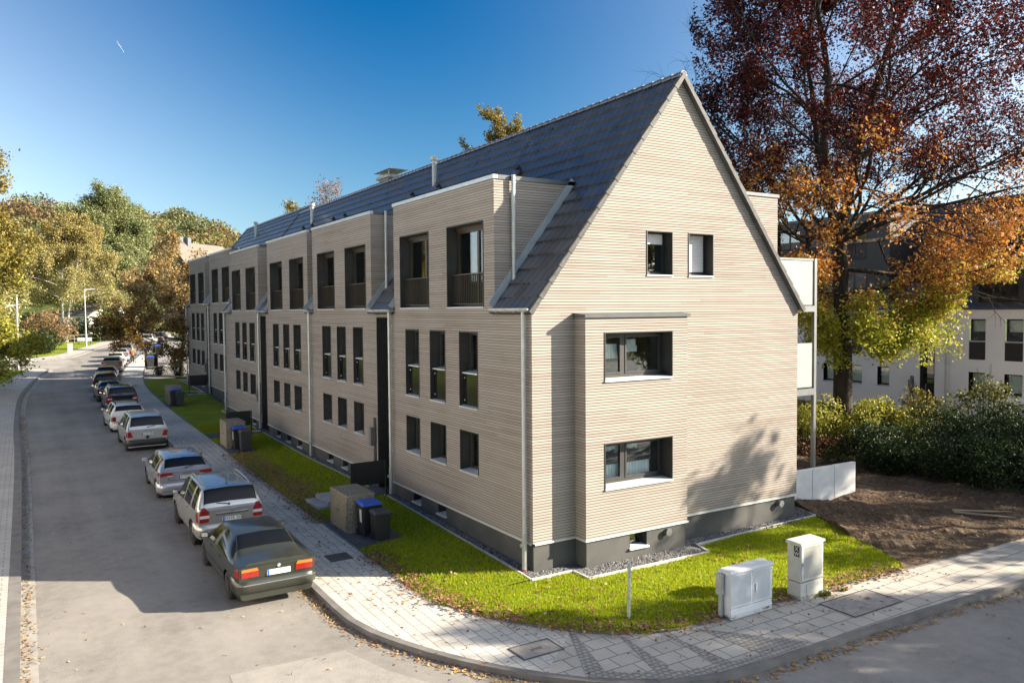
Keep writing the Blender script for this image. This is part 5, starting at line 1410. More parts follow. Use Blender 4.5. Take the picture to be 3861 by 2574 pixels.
    if mb.v: mb.build('panel_gap', M['ink'], B)
    if sp.get('molding'):
        mb = MB(); z_ = sp['molding']
        for s in (-1,1):
            for i in range(10):
                y0_ = axles[0]+arch+.05+(sp['wb']-2*arch-.1)*i/10; y1_ = axles[0]+arch+.05+(sp['wb']-2*arch-.1)*(i+1)/10
                patch_side(mb, [(y0_, z_-.022), (y1_, z_-.022), (y1_, z_+.022), (y0_, z_+.022)], s, .012, 1)
        mb.build('side_molding', sp.get('moldmat', M['plasticblack']), R_)
    ym = sp['mirror'][0]; zm_ = sp['mirror'][1]
    for s in (-1,1):
        x = flank(ym, zm_-.02, s) or s*W*.9
        mb = MB(); mb.hexa([(x+s*.02,ym-.05,zm_-.07),(x+s*.21,ym-.02,zm_-.06),(x+s*.21,ym+.06,zm_-.05),(x+s*.02,ym+.08,zm_-.07),(x+s*.03,ym-.05,zm_+.07),(x+s*.20,ym-.02,zm_+.08),(x+s*.19,ym+.05,zm_+.07),(x+s*.03,ym+.07,zm_+.06)])
        mb.box(x-s*.05, ym, zm_-.06, x+s*.03, ym+.05, zm_-.03)
        o = mb.build('mirror', sp.get('mirrormat', paint), R_); fixn(o, .018, 2, merge=0)
        mb = MB(); mb.hexa([(x+s*.045,ym-.056,zm_-.05),(x+s*.19,ym-.026,zm_-.04),(x+s*.19,ym-.024,zm_-.04),(x+s*.045,ym-.052,zm_-.05),(x+s*.05,ym-.056,zm_+.05),(x+s*.18,ym-.026,zm_+.06),(x+s*.18,ym-.024,zm_+.06),(x+s*.05,ym-.052,zm_+.05)]); mb.build('mirror_glass', M['chrome'], o)
    # roof rails, wiper, aerial, emblem
    def top(x, y):
        h = bvh.ray_cast(Vector((x, y, 4)), Vector((0,0,-1))); return h[0].z if h[0] else 1.4
    if sp.get('rails'):
        y0_, y1_, xr_ = sp['rails']
        for s in (-1,1):
            mb = MB(); pts = [(s*xr_, y0_+(y1_-y0_)*i/8, top(s*xr_, y0_+(y1_-y0_)*i/8)+(.055 if 0 < i < 8 else .0)) for i in range(9)]; mb.tube(pts, .022, 6); mb.build('roof_rail', sp.get('railmat', M['rim']), R_)
    if sp.get('rackbars'):
        for y_ in sp['rackbars']:
            mb = MB(); z_ = top(0, y_)+.10; mb.box(-W*.80, y_-.03, z_-.015, W*.80, y_+.03, z_+.015)
            for s in (-1,1): mb.box(s*W*.62-.03, y_-.03, top(s*W*.62, y_)-.02, s*W*.62+.03, y_+.03, z_-.016)
            mb.build('roof_bar', M['plasticblack'], R_)
    if sp.get('wiper') and rear:
        xw, zw, wl_ = sp['wiper']; mb = MB(); pts = []
        for i in range(6):
            x = xw+wl_*i/5; y_ = tail(x, zw+.01*i); pts.append((x, (y_ or .2)-.02, zw+.01*i))
        mb.tube(pts, .014, 5); mb.lathe([(0,-.03),(.03,-.03),(.03,.0),(0,.0)], 8, 'y', pts[0]); mb.build('wiper', M['plasticblack'], R_)
    if sp.get('aerial'):
        y_ = sp['aerial']; z_ = top(0, y_); mb = MB(); mb.tube([(0,y_,z_-.01),(0,y_,z_+.04),(0.02,y_-.02,z_+.26)], [.03,.012,.005], 6); mb.build('aerial', M['plasticblack'], R_)
    if sp.get('emblem'):
        kind, xe, zemb, re_ = sp['emblem']; y_ = (tail(xe, zemb) or .05)-.008; mb = MB()
        if kind == 'disc':
            mb.lathe([(0,-.004),(re_,-.004),(re_,.01),(0,.01)], 20, 'y', (xe, y_, zemb), 0); mb.lathe([(re_*.60,-.006),(re_*.62,-.006),(re_*.62,-.004)], 20, 'y', (xe,y_,zemb), 1)
            for k in range(4):
                n_ = 5
                for i in range(n_):
                    t0, t1 = math.pi/2*(k+i/n_), math.pi/2*(k+(i+1)/n_)
                    mb.face([(xe, y_-.0065, zemb), (xe+re_*.58*math.cos(t0), y_-.0065, zemb+re_*.58*math.sin(t0)), (xe+re_*.58*math.cos(t1), y_-.0065, zemb+re_*.58*math.sin(t1))], 2 if k % 2 else 1)
            o = mb.build('emblem', [M['chrome'], M['plate'], M['plateblue']], R_)
        elif kind == 'rings':
            for k in range(4):
                c_ = xe+(k-1.5)*re_*1.35; pts = [(c_+re_*math.cos(2*math.pi*i/16), y_, zemb+re_*math.sin(2*math.pi*i/16)) for i in range(17)]; mb.tube(pts, .006, 5, caps=False)
            mb.build('emblem', M['chrome'], R_)
        else:
            pts = [(xe+re_*1.5*math.cos(2*math.pi*i/20), y_, zemb+re_*.8*math.sin(2*math.pi*i/20)) for i in range(21)]; mb.tube(pts, .008, 5, caps=False)
            mb.tube([(xe-re_*.7, y_, zemb-re_*.5), (xe-re_*.4, y_, zemb+re_*.5)], .008, 5); mb.tube([(xe+re_*.4, y_, zemb-re_*.5), (xe+re_*.7, y_, zemb+re_*.5)], .008, 5); mb.tube([(xe-re_*.55, y_, zemb), (xe+re_*.55, y_, zemb)], .008, 5)
            mb.build('emblem', M['chrome'], R_)
    if sp.get('garnish'):
        mb = MB(); patch_tail(mb, sp['garnish'], .022, 6); mb.build('tailgate_trim', sp.get('garnishmat', paint), R_)
    if sp.get('softtop'):
        pass
    if sp.get('handlerear'):
        x, z_ = sp['handlerear']; mb = MB(); y_ = tail(x, z_); mb.lathe([(0,-.006),(.075,-.006),(.075,.01),(0,.01)], 14, 'y', (x, y_, z_)); mb.build('tailgate_grip', M['ink'], R_)
    return R_

def place(R_, x, y, yaw, sc, label, group=None):
    tag(R_, label, 'car', group or 'cars parked in a row along the kerb')
    R_.location = (x, y, T(y)-.118); R_.rotation_euler = (0, 0, yaw); R_.scale = (sc, sc, sc)
    return R_

P_green = carpaint('paint_dark_green', (.050,.054,.042), .45, .30, .45)
P_silver = carpaint('paint_silver_warm', (.47,.46,.43), .5, .26)
P_lilac = carpaint('paint_silver_lilac', (.43,.425,.455), .5, .26)
P_pale = carpaint('paint_pale_silver', (.54,.54,.525), .4, .28)
P_white = carpaint('paint_white', (.72,.71,.68), .0, .35)
P_black = carpaint('paint_black', (.014,.014,.016), .2, .22)
P_black2 = carpaint('paint_black_blue', (.016,.018,.024), .3, .25)
P_blue = carpaint('paint_dark_blue', (.022,.025,.06), .4, .28)
P_gold = carpaint('paint_bronze', (.30,.25,.19), .5, .32)
P_grey = carpaint('paint_grey', (.22,.22,.22), .5, .3)
M['softtop'] = plain('soft_top', (.030,.032,.036), .85, var=.2)

sedan = dict(name='parked_car', paint=P_green, zb=.22, r=.325, ro=1.08, wb=2.83, win=[(1.34,2.84),(3.16,4.62)], rear=(1.17,1.99), front=(4.1,4.9), bumper=(.38,.67,.075), strip=True,
    S=[(.14,.05,.12,.955,1.03,.83,.83,.70),(.32,.24,.80,.975,1.05,.885,.875,.70),(1.35,1.42,1.52,.955,1.335,.905,.89,.60),(2.35,2.35,2.3,.945,1.372,.91,.89,.60),(3.0,3.0,2.9,.93,1.345,.91,.885,.58),(3.7,3.7,3.68,.90,.97,.905,.875,.70),(4.4,4.36,4.36,.76,.82,.86,.82,.62),(4.72,4.76,4.76,.64,.68,.74,.72,.55)],
    lamp=[([(.41,.74),(.60,.735),(.60,.87),(.41,.87)],0),([(.605,.735),(.79,.735),(.79,.86),(.605,.87)],0),([(.42,.875),(.79,.868),(.785,.935),(.45,.945)],1)], lampside=[([(.10,.74),(.30,.76),(.28,.91),(.10,.935)],0)],
    plate=(.03,.785,.52,.125,''), handles=[1.75,2.75], zh=.86, seams=[2.48,3.6], lid=(.62,.70,.97), molding=.52, mirror=(3.28,.99), emblem=('disc',.03,.925,.045), aerial=None, handlemat=P_green)
suv = dict(name='parked_car', paint=P_silver, zb=.27, r=.345, ro=.86, wb=2.63, win=[(1.16,1.72),(1.88,2.90),(3.08,4.66)], rear=(0.16,.86), front=(4.1,4.9), bumper=(.38,.70,.08),
    S=[(.14,.04,.13,1.10,1.17,.85,.84,.74),(.36,.30,.38,1.07,1.60,.905,.89,.69),(1.2,1.2,1.2,1.07,1.665,.92,.905,.69),(2.0,2.0,2.0,1.06,1.685,.925,.905,.69),(2.6,2.6,2.55,1.05,1.64,.92,.90,.67),(3.3,3.3,3.3,1.0,1.07,.915,.89,.74),(4.0,3.98,3.98,.86,.93,.89,.85,.66),(4.26,4.30,4.30,.72,.76,.80,.77,.58)],
    lamp=[([(.60,.76),(.83,.76),(.83,.87),(.58,.87)],0),([(.58,.875),(.83,.875),(.83,.955),(.58,.955)],2),([(.58,.96),(.83,.96),(.82,1.06),(.60,1.06)],0),([(.60,1.062),(.82,1.062),(.76,1.16),(.68,1.16)],0)], lampside=[([(.12,.76),(.26,.78),(.24,1.02),(.12,1.06)],0)],
    plate=(.02,.80,.50,.115,'EN·FE 303'), handles=[1.45,2.4], zh=.97, seams=[2.12,3.15], lid=(.60,.66,.66), molding=None, mirror=(2.95,1.12), mirrormat=M['plasticblack'], emblem=('oval',.02,1.03,.05), aerial=.62, rails=(.55,2.45,.60), railmat=M['rim'], wiper=(-.05,1.20,-.32), garnish=[(-.42,.93),(.44,.93),(.44,.975),(-.42,.975)], garnishmat=M['chrome'], handlemat=M['chrome'])
hatch = dict(name='parked_car', paint=P_lilac, zb=.2, r=.325, ro=.80, wb=2.58, win=[(1.10,1.56),(1.70,2.84),(3.02,4.66)], rear=(0.16,.84), front=(4.1,4.9), bumper=(.28,.60,.06),
    S=[(.16,.05,.16,.98,1.05,.83,.82,.72),(.42,.44,.62,.965,1.345,.88,.87,.63),(1.3,1.3,1.3,.96,1.405,.89,.875,.62),(2.0,2.0,2.0,.95,1.425,.89,.875,.62),(2.65,2.65,2.6,.935,1.39,.89,.87,.60),(3.4,3.4,3.4,.90,.965,.885,.86,.69),(4.0,3.96,3.96,.76,.82,.85,.81,.62),(4.24,4.28,4.28,.62,.66,.74,.72,.55)],
    lamp=[([(.42,.86),(.83,.84),(.82,.985),(.44,.955)],0),([(.42,.82),(.60,.82),(.60,.857),(.42,.857)],2)], lampside=[([(.14,.84),(.36,.88),(.32,.97),(.14,.985)],0)],
    plate=(0,.78,.52,.115,'EN·MC 219'), handles=[1.55,2.5], zh=.84, seams=[1.42,2.28,3.25], lid=(.56,.69,.84), molding=None, mirror=(2.98,1.0), emblem=('rings',0,.925,.030), wiper=(0,1.08,.30))
mpv = dict(name='parked_car', paint=P_pale, zb=.22, r=.32, ro=.72, wb=2.58, win=[(1.12,1.66),(1.82,2.88),(3.06,4.72)], rear=(0.16,.86), front=(4.1,4.9), bumper=(.26,.56,.07), bumpermat=M['plasticblack'],
    S=[(.13,.03,.12,.98,1.05,.83,.82,.75),(.32,.26,.34,1.0,1.52,.86,.85,.66),(1.1,1.1,1.1,1.0,1.60,.865,.855,.66),(1.9,1.9,1.9,.99,1.615,.865,.855,.66),(2.55,2.55,2.5,.975,1.57,.865,.85,.64),(3.35,3.35,3.35,.93,1.0,.86,.84,.70),(3.9,3.86,3.86,.78,.84,.83,.79,.62),(4.1,4.13,4.13,.62,.66,.74,.71,.55)],
    lamp=[([(.60,.66),(.82,.66),(.82,.90),(.68,.92)],0)], lampside=[([(.11,.67),(.26,.70),(.20,.88),(.11,.92)],0)],
    plate=(0,.80,.52,.115,'EN·AF 8245'), handles=[1.5,2.4], zh=.86, seams=[1.3,2.15,3.1], lid=(.60,.585,.62), molding=.47, mirror=(2.95,1.02), mirrormat=M['plasticblack'], rails=(.5,2.35,.58), wiper=(.02,1.09,.30), handlerear=(0,.66))
wagon = dict(name='parked_car', paint=P_white, zb=.2, r=.31, ro=.85, wb=2.62, win=[(1.14,1.88),(2.06,2.88),(3.06,4.66)], rear=(0.17,.84), front=(4.1,4.9), bumper=(.26,.58,.07),
    S=[(.14,.04,.14,.90,.96,.81,.80,.73),(.40,.36,.46,.92,1.34,.845,.835,.61),(1.4,1.4,1.4,.92,1.40,.85,.84,.61),(2.1,2.1,2.1,.91,1.415,.85,.84,.61),(2.75,2.75,2.7,.90,1.38,.85,.835,.59),(3.45,3.45,3.45,.87,.93,.845,.825,.67),(4.1,4.06,4.06,.74,.79,.81,.77,.60),(4.3,4.33,4.33,.58,.62,.72,.70,.53)],
    lamp=[([(.62,.60),(.80,.60),(.80,.84),(.63,.84)],0)], lampside=[([(.12,.61),(.24,.62),(.22,.83),(.12,.84)],0)],
    plate=(0,.74,.48,.11,''), handles=[1.6,2.5], zh=.80, seams=[1.5,2.3,3.25], lid=(.58,.60,.64), molding=.46, mirror=(3.0,.97), mirrormat=M['plasticblack'], rackbars=(1.0,1.9))
coupe = dict(sedan); coupe.update(paint=P_black2, emblem=None, strip=False, plate=(0,.71,.50,.11,''), rails=None)

c1_ = build_car(sedan); place(c1_, -5.87, 1.75, 0, 1.03, 'dark green saloon with a blank white number plate, nearest the camera')
c2_ = build_car(suv); place(c2_, -5.78, 6.95, rad(.5), 1.045, 'warm silver off-road car with roof rails, directly ahead of the green saloon')
c3_ = build_car(hatch); place(c3_, -5.92, 13.6, 0, 1.045, 'lilac silver hatchback with four rings on its tailgate, ahead of the silver off-road car')
c4_ = build_car(mpv); place(c4_, -5.93, 24.0, rad(1), 1.045, 'pale silver people carrier with black bumpers, behind the white estate')
c5_ = build_car(wagon); place(c5_, -6.05, 30.4, rad(1.5), 1.05, 'white estate car with black roof bars ahead of the people carrier')
def restyle(src, paint, roofm=None):
    r = dup(src)
    for o in r.children_recursive if hasattr(r, 'children_recursive') else []:
        pass
    def rec(o):
        for ch in o.children:
            if ch.type == 'MESH':
                for sl in ch.material_slots:
                    if sl.material and sl.material.name.startswith('paint_'):
                        sl.link = 'OBJECT'; sl.material = paint
            rec(ch)
    rec(r); return r
def drop(r, *names):
    for ch in list(r.children):
        if ch.name.split('.')[0] in names:
            for g in list(ch.children): bpy.data.objects.remove(g)
            bpy.data.objects.remove(ch)
c6_ = restyle(c2_, P_black); drop(c6_, 'number_plate', 'emblem', 'tailgate_trim'); place(c6_, -5.62, 38.5, rad(.5), 1.0, 'black off-road car with bright alloy wheels ahead of the white estate')
c7_ = restyle(c1_, P_black2); drop(c7_, 'number_plate', 'emblem'); place(c7_, -5.75, 44.2, rad(0), .98, 'charcoal saloon with a dark roof between two black cars')
c8_ = restyle(c5_, P_black); drop(c8_, 'roof_bar', 'number_plate'); place(c8_, -5.62, 50.6, rad(-4), 1.04, 'black estate car with a golden sheen on its roof, beside the sunlit strip of pavement')
c9_ = restyle(c1_, P_blue); drop(c9_, 'number_plate', 'emblem'); place(c9_, -5.10, 57.6, rad(-7), .98, 'dark blue car between the black estate and the bronze hatchback')
c10 = restyle(c3_, P_gold); drop(c10, 'number_plate', 'emblem'); place(c10, -3.75, 68.2, rad(-8), 1.06, 'bronze hatchback with bright red lamps where the street begins to bend')
c11 = restyle(c5_, P_white); drop(c11, 'roof_bar', 'number_plate'); place(c11, -2.8, 75.4, rad(-9), 1.05, 'white car ahead of the bronze hatchback, near the walking person')
c12 = restyle(c3_, P_lilac); drop(c12, 'number_plate', 'emblem'); place(c12, -1.75, 82.4, rad(-10), 1.05, 'pale silver hatchback past the white car in the bend')
c13 = restyle(c4_, P_grey); drop(c13, 'number_plate'); place(c13, -.55, 89.4, rad(-12), 1.05, 'grey car near the end of the row under the autumn branches')
c14 = restyle(c4_, P_pale); drop(c14, 'number_plate'); place(c14, 5.0, 115.5, rad(-17), 1.08, 'silver van glimpsed through the autumn leaves beyond the bend', 'cars parked beyond the bend')
c15 = restyle(c2_, P_black); drop(c15, 'number_plate', 'emblem'); place(c15, 7.4, 122.5, rad(-18), 1.05, 'dark car beyond the silver van in the bend', 'cars parked beyond the bend')
c16 = restyle(c1_, P_pale); drop(c16, 'number_plate', 'emblem'); place(c16, -15.0, 82.0, rad(-87), 1.03, 'silver car standing in the side street behind the sign post', 'cars in the side street')

# ---------------------------------------------------------------- person with a walking frame
def skinned(name, joints, edges, mat, parent, root=0, sub=2):
    me = bpy.data.meshes.new(name); me.from_pydata([j[0] for j in joints], edges, [])
    o = link(bpy.data.objects.new(name, me), parent)
    md = o.modifiers.new('skin', 'SKIN')
    for i, j in enumerate(joints):
        v = me.skin_vertices[0].data[i]; v.radius = j[1] if hasattr(j[1], '__len__') else (j[1], j[1]); v.use_root = (i == root)
    md.use_smooth_shade = True; s = o.modifiers.new('sub', 'SUBSURF'); s.levels = sub; s.render_levels = sub
    dg = bpy.context.evaluated_depsgraph_get(); m2 = bpy.data.meshes.new_from_object(o.evaluated_get(dg)); o.modifiers.clear(); o.data = m2
    m2.materials.clear(); m2.materials.append(mat); return o
px, py = -.86, 78.4; pz = T(py)
PR = empty('person', (0,0,0), 'person in a brown coat and dark trousers walking away with a wheeled walking frame', 'person')
M['skin'] = plain('skin', (.45,.29,.21), .6, var=.08); M['coat'] = plain('brown_coat', (.22,.115,.05), .9, var=.25, scale=8); M['trousers'] = plain('dark_trousers', (.022,.022,.026), .9); M['hair'] = plain('grey_hair', (.34,.31,.28), .9)
J = [((0,0,.88),(.15,.11)),((0,.03,1.12),(.16,.11)),((0,.09,1.33),(.17,.11)),((0,.14,1.44),(.055,.055)),((0,.17,1.53),(.075,.085)),((0,.18,1.62),(.07,.085)),
     ((-.17,.10,1.34),(.055,.055)),((-.24,.10,1.08),(.045,.045)),((-.22,.30,.92),(.036,.036)),((-.21,.38,.90),(.03,.02)),
     ((.17,.10,1.34),(.055,.055)),((.24,.10,1.08),(.045,.045)),((.22,.30,.92),(.036,.036)),((.21,.38,.90),(.03,.02)),
     ((-.09,.0,.80),(.09,.09)),((-.10,.05,.45),(.062,.062)),((-.10,-.04,.09),(.042,.042)),((-.10,.10,.04),(.04,.03)),
     ((.09,.0,.80),(.09,.09)),((.10,.10,.45),(.062,.062)),((.10,.14,.09),(.042,.042)),((.10,.28,.04),(.04,.03))]
E_ = [(0,1),(1,2),(2,3),(3,4),(4,5),(2,6),(6,7),(7,8),(8,9),(2,10),(10,11),(11,12),(12,13),(0,14),(14,15),(15,16),(16,17),(0,18),(18,19),(19,20),(20,21)]
skinned('body', J, E_, M['skin'], PR)
JC = [((0,0,.78),(.215,.17)),((0,.03,1.10),(.20,.15)),((0,.09,1.32),(.19,.13)),((-.18,.10,1.34),(.08,.08)),((-.245,.10,1.08),(.066,.066)),((-.225,.28,.94),(.055,.055)),((.18,.10,1.34),(.08,.08)),((.245,.10,1.08),(.066,.066)),((.225,.28,.94),(.055,.055))]
skinned('coat', JC, [(0,1),(1,2),(2,3),(3,4),(4,5),(2,6),(6,7),(7,8)], M['coat'], PR)
JT = [((0,0,.86),(.165,.13)),((-.09,0,.78),(.105,.105)),((-.10,.05,.45),(.085,.085)),((-.10,-.03,.10),(.07,.07)),((.09,0,.78),(.105,.105)),((.10,.10,.45),(.085,.085)),((.10,.14,.10),(.07,.07))]
skinned('trousers', JT, [(0,1),(1,2),(2,3),(0,4),(4,5),(5,6)], M['trousers'], PR)
skinned('hair', [((0,.145,1.56),(.080,.07)),((0,.155,1.63),(.085,.085)),((0,.17,1.67),(.06,.07))], [(0,1),(1,2)], M['hair'], PR)
PR.location = (px, py, pz); PR.rotation_euler = (0,0,rad(-10)); PR.scale = (1.02,)*3
WK = empty('walking_frame', (0,0,0), 'black wheeled walking frame pushed by the person in the brown coat', 'walking frame')
mb = MB()
for s in (-.29,.29):
    mb.tube([(s,.25,.92),(s,.36,.90),(s,.42,.5),(s,.62,.10)], .016, 6); mb.tube([(s,.42,.5),(s,.20,.10)], .016, 6)
mb.tube([(-.29,.40,.55),(.29,.40,.55)], .016, 6); mb.box(-.25,.36,.52,.25,.6,.56)
mb.build('frame', M['plasticblack'], WK)
for s in (-.29,.29):
    for y_ in (.20,.62): mb = MB(); mb.lathe([(0,-.02),(.10,-.02),(.10,.02),(0,.02)], 14, 'x', (s,y_,.10)); mb.build('wheel', M['rubber'], WK)
WK.location = (px, py, pz); WK.rotation_euler = (0,0,rad(-10))
# ---------------------------------------------------------------- foliage
def unit(n, rng):
    v = rng.normal(size=(n, 3)); return v/np.linalg.norm(v, axis=1, keepdims=True)
def leaf_mesh(name, P, size, cols, mat, parent=None, aspect=.75, rng=RNG, flat=0., fold=.25, droop=0., lobed=False):
    """one folded leaf (two triangles over a midrib) at every point"""
    n = len(P); size = np.broadcast_to(np.asarray(size, float).reshape(-1, 1) if np.ndim(size) else np.full((n, 1), size), (n, 1))
    a = unit(n, rng); a[:, 2] = a[:, 2]*(1-flat) - droop; a /= np.linalg.norm(a, axis=1, keepdims=True)
    up = unit(n, rng); up[:, 2] = np.abs(up[:, 2])+flat*2.5
    b = np.cross(a, up); b /= np.linalg.norm(b, axis=1, keepdims=True)+1e-9
    c = np.cross(a, b)
    s = size*rng.uniform(.65, 1.25, (n, 1))
    h = s*.5; w = h*aspect
    if lobed:
        V = np.stack([P-a*h, P-b*w+c*w*fold-a*h*.25, P+a*h, P+b*w+c*w*fold-a*h*.25, P-b*w*.62+a*h*.55+c*w*.2, P+b*w*.62+a*h*.55+c*w*.2, P+a*h*.12-b*w*.28, P+a*h*.12+b*w*.28], 1).reshape(-1, 3)
        idx = np.arange(n)[:, None]*8
        F = np.concatenate([idx+np.array([[0,1,6]]), idx+np.array([[0,6,7]]), idx+np.array([[0,7,3]]), idx+np.array([[6,4,2]]), idx+np.array([[6,2,7]]), idx+np.array([[7,2,5]])], 1).reshape(-1, 3)
        vp = 8
    else:
        V = np.stack([P-a*h, P-b*w+c*w*fold, P+a*h, P+b*w+c*w*fold], 1).reshape(-1, 3); vp = 4
        idx = np.arange(n)[:, None]*4
        F = np.concatenate([idx+np.array([[0,1,2]]), idx+np.array([[0,2,3]])], 1).reshape(-1, 3)
    me = bpy.data.meshes.new(name); me.vertices.add(len(V)); me.vertices.foreach_set('co', V.ravel().astype('f4'))
    me.loops.add(F.size); me.loops.foreach_set('vertex_index', F.ravel().astype('i4'))
    me.polygons.add(len(F)); me.polygons.foreach_set('loop_start', (np.arange(len(F))*3).astype('i4')); me.polygons.foreach_set('loop_total', np.full(len(F), 3, 'i4'))
    ca = me.color_attributes.new('leafcol', 'FLOAT_COLOR', 'POINT')
    cc = np.repeat(np.c_[cols, np.ones(n)], vp, axis=0); ca.data.foreach_set('color', cc.ravel().astype('f4'))
    me.materials.append(mat); me.update(); me.validate()
    return link(bpy.data.objects.new(name, me), parent)

def pick(pal, w, n, rng=RNG, var=.28):
    pal = np.array(pal); i = rng.choice(len(pal), n, p=np.array(w)/sum(w)); c = pal[i]*rng.uniform(1-var, 1+var, (n, 1)); return np.clip(c, 0, 1)

class Skel:
    def __init__(s, seed): s.r = random.Random(seed); s.np = np.random.default_rng(seed); s.lines = []; s.tips = []
    def limb(s, p, d, L, r0, n=6, up=.25, wob=.18, r1=.25):
        p = Vector(p); d = Vector(d).normalized(); pts = [p.copy()]
        for i in range(n):
            d = (d+Vector((s.r.gauss(0,wob), s.r.gauss(0,wob), s.r.gauss(0,wob*.7)+up/n*1.6))).normalized(); p = p+d*(L/n); pts.append(p.copy())
        rr = [r0*(1-(1-r1)*i/n) for i in range(n+1)]; s.lines.append((pts, rr)); return pts, rr
    def grow(s, pts, rr, level, maxl, kids, ratio, spread, up, wob=.2):
        n = len(pts)-1
        for k in range(kids[level]):
            t = .28+.72*(k+s.r.random())/kids[level]; f = t*n; i = min(int(f), n-1); p = pts[i].lerp(pts[i+1], f-i); d = (pts[i+1]-pts[i]).normalized()
            ax = d.orthogonal().normalized(); ax.rotate(Matrix.Rotation(s.r.uniform(0, 2*math.pi), 3, d)); dd = d.copy(); dd.rotate(Matrix.Rotation(rad(s.r.uniform(*spread)), 3, ax))
            Lp = sum((pts[j+1]-pts[j]).length for j in range(n)); L = Lp*ratio*(1.15-.55*t)*s.r.uniform(.8, 1.2)
            q, qr = s.limb(p, dd, L, max(.006, rr[i]*.55), 4 if level else 5, up, wob)
            if level+1 < maxl: s.grow(q, qr, level+1, maxl, kids, ratio, spread, up, wob)
            else: s.tips.append(q)
    def mesh(s, name, mat, parent, minr=.0):
        mb = MB()
        for pts, rr in s.lines:
            if rr[0] < minr: continue
            mb.tube(pts, rr, 9 if rr[0] > .12 else (5 if rr[0] > .03 else 3), caps=False)
        return mb.build(name, mat, parent, True)
    def points(s, n, sig, tip_bias=.3):
        T_ = s.tips; i = s.np.integers(0, len(T_), n); t = s.np.uniform(tip_bias, 1, n)
        A = np.array([[tuple(p) for p in q] for q in T_]); m = A.shape[1]-1; f = t*m; j = np.minimum(f.astype(int), m-1); u = (f-j)[:, None]
        return A[i, j]*(1-u)+A[i, j+1]*u + s.np.normal(0, sig, (n, 3))

def broadleaf(name, base, seed, label, cat, trunk_h, r0, limbs, Lfun, elev, nleaf, lsize, colfun, kids=(6,5), ratio=.5, spread=(25,60), up=.25, bark=None, group=None, lean=(0,0), sig=.16, f0=.25, mat=None, droop=0., minr=0., lobed=False, trunk_name='trunk', flat=.2, filt=None, aspect=.75):
    R_ = empty(name, base, label, cat, group); s = Skel(seed); b = Vector(base)
    tp, tr = s.limb(b-Vector((0,0,.3)), (lean[0], lean[1], 1), trunk_h+.3, r0, 9, .4, .05, .22)
    for k in range(limbs):
        t = f0+(1-f0)*(k+.5)/limbs; n = len(tp)-1; f = t*n; i = min(int(f), n-1); p = tp[i].lerp(tp[i+1], f-i)
        az = k*2.39996+s.r.uniform(-.4,.4); e = rad(elev[0]+(elev[1]-elev[0])*(t-f0)/(1-f0)+s.r.uniform(-8,8)); L = Lfun(t, az)*s.r.uniform(.85,1.15)
        q, qr = s.limb(p, (math.cos(az)*math.cos(e), math.sin(az)*math.cos(e), math.sin(e)), L, max(.02, tr[i]*.5), 6, up, .13)
        s.grow(q, qr, 0, len(kids), kids, ratio, spread, up*.5)
    s.mesh(trunk_name, bark or M['bark'], R_, minr)
    P = s.points(nleaf, sig)
    if filt is not None: P = P[filt(P)]
    cols = colfun(P, s.np)
    leaf_mesh('crown', P, lsize, cols, mat or M['leafm'], R_, rng=s.np, droop=droop, lobed=lobed, flat=flat, aspect=aspect)
    return R_

# ---- the big red oak behind the gable
OB = (22.2, 7.2, .25)
RED = [(.085,.009,.008),(.045,.006,.007),(.026,.005,.006),(.13,.024,.010),(.062,.016,.011)]
ORG = [(.46,.19,.035),(.36,.13,.03),(.55,.29,.07),(.22,.07,.02),(.36,.22,.05)]
YEL = [(.44,.43,.035),(.32,.37,.035),(.52,.46,.07),(.20,.25,.025),(.48,.31,.05)]
def oakcol(P, rng):
    n = len(P); r = np.hypot(P[:,0]-OB[0], P[:,1]-OB[1])
    z = P[:,2]-.28*np.maximum(0, r-4)+rng.normal(0, .75, n)
    c = pick(RED, (4,4,4,2,2), n, rng); o = pick(ORG, (4,3,3,2,2), n, rng); y = pick(YEL, (4,4,3,3,1), n, rng)
    mid = rng.uniform(0, 1, n)
    c = np.where((z < 12.6)[:, None], np.where((mid < np.clip((12.6-z)/2.4, 0, 1))[:, None], o, c), c)
    return np.where((z < 7.6)[:, None], np.where((mid < np.clip((7.8-z)/1.4, 0, 1))[:, None], y, o), c)
R_ = empty('red_oak_tree', OB, 'tall oak with dark red crown turning orange and yellow green lower down', 'tree')
s = Skel(5); b = Vector(OB)
tp, tr = s.limb(b-Vector((0,0,.4)), (.012,-.004,1), 9.8, .47, 8, .3, .018, .72)
fork = tp[-1]
lead = []
for d, L, r in (((-.30,.05,1), 15.5, .27), ((.30,-.12,1), 16.0, .30), ((.05,.3,.95), 12.5, .22)):
    lead.append(s.limb(fork, d, L, r, 10, .25, .07, .12))
def oaklimb(p, az, e, L, r, up=.28):
    q, qr = s.limb(p, (math.cos(az)*math.cos(e), math.sin(az)*math.cos(e), math.sin(e)), L, r, 8, up, .12, .18); s.grow(q, qr, 0, 2, (10,8), .46, (22,62), .12)
k = 0
for li, (pts, rr) in enumerate(lead):
    for j in range(11):
        t = .06+.92*(j+.5)/11; f = t*10; i = min(int(f), 9); p = pts[i].lerp(pts[i+1], f-i); k += 1
        L = 10.0*(1-.66*max(0, t-.15)) if t < .94 else 3.
        oaklimb(p, k*2.39996+li*.7, rad(18+42*t), max(2.0, L*.95), rr[i]*.42)
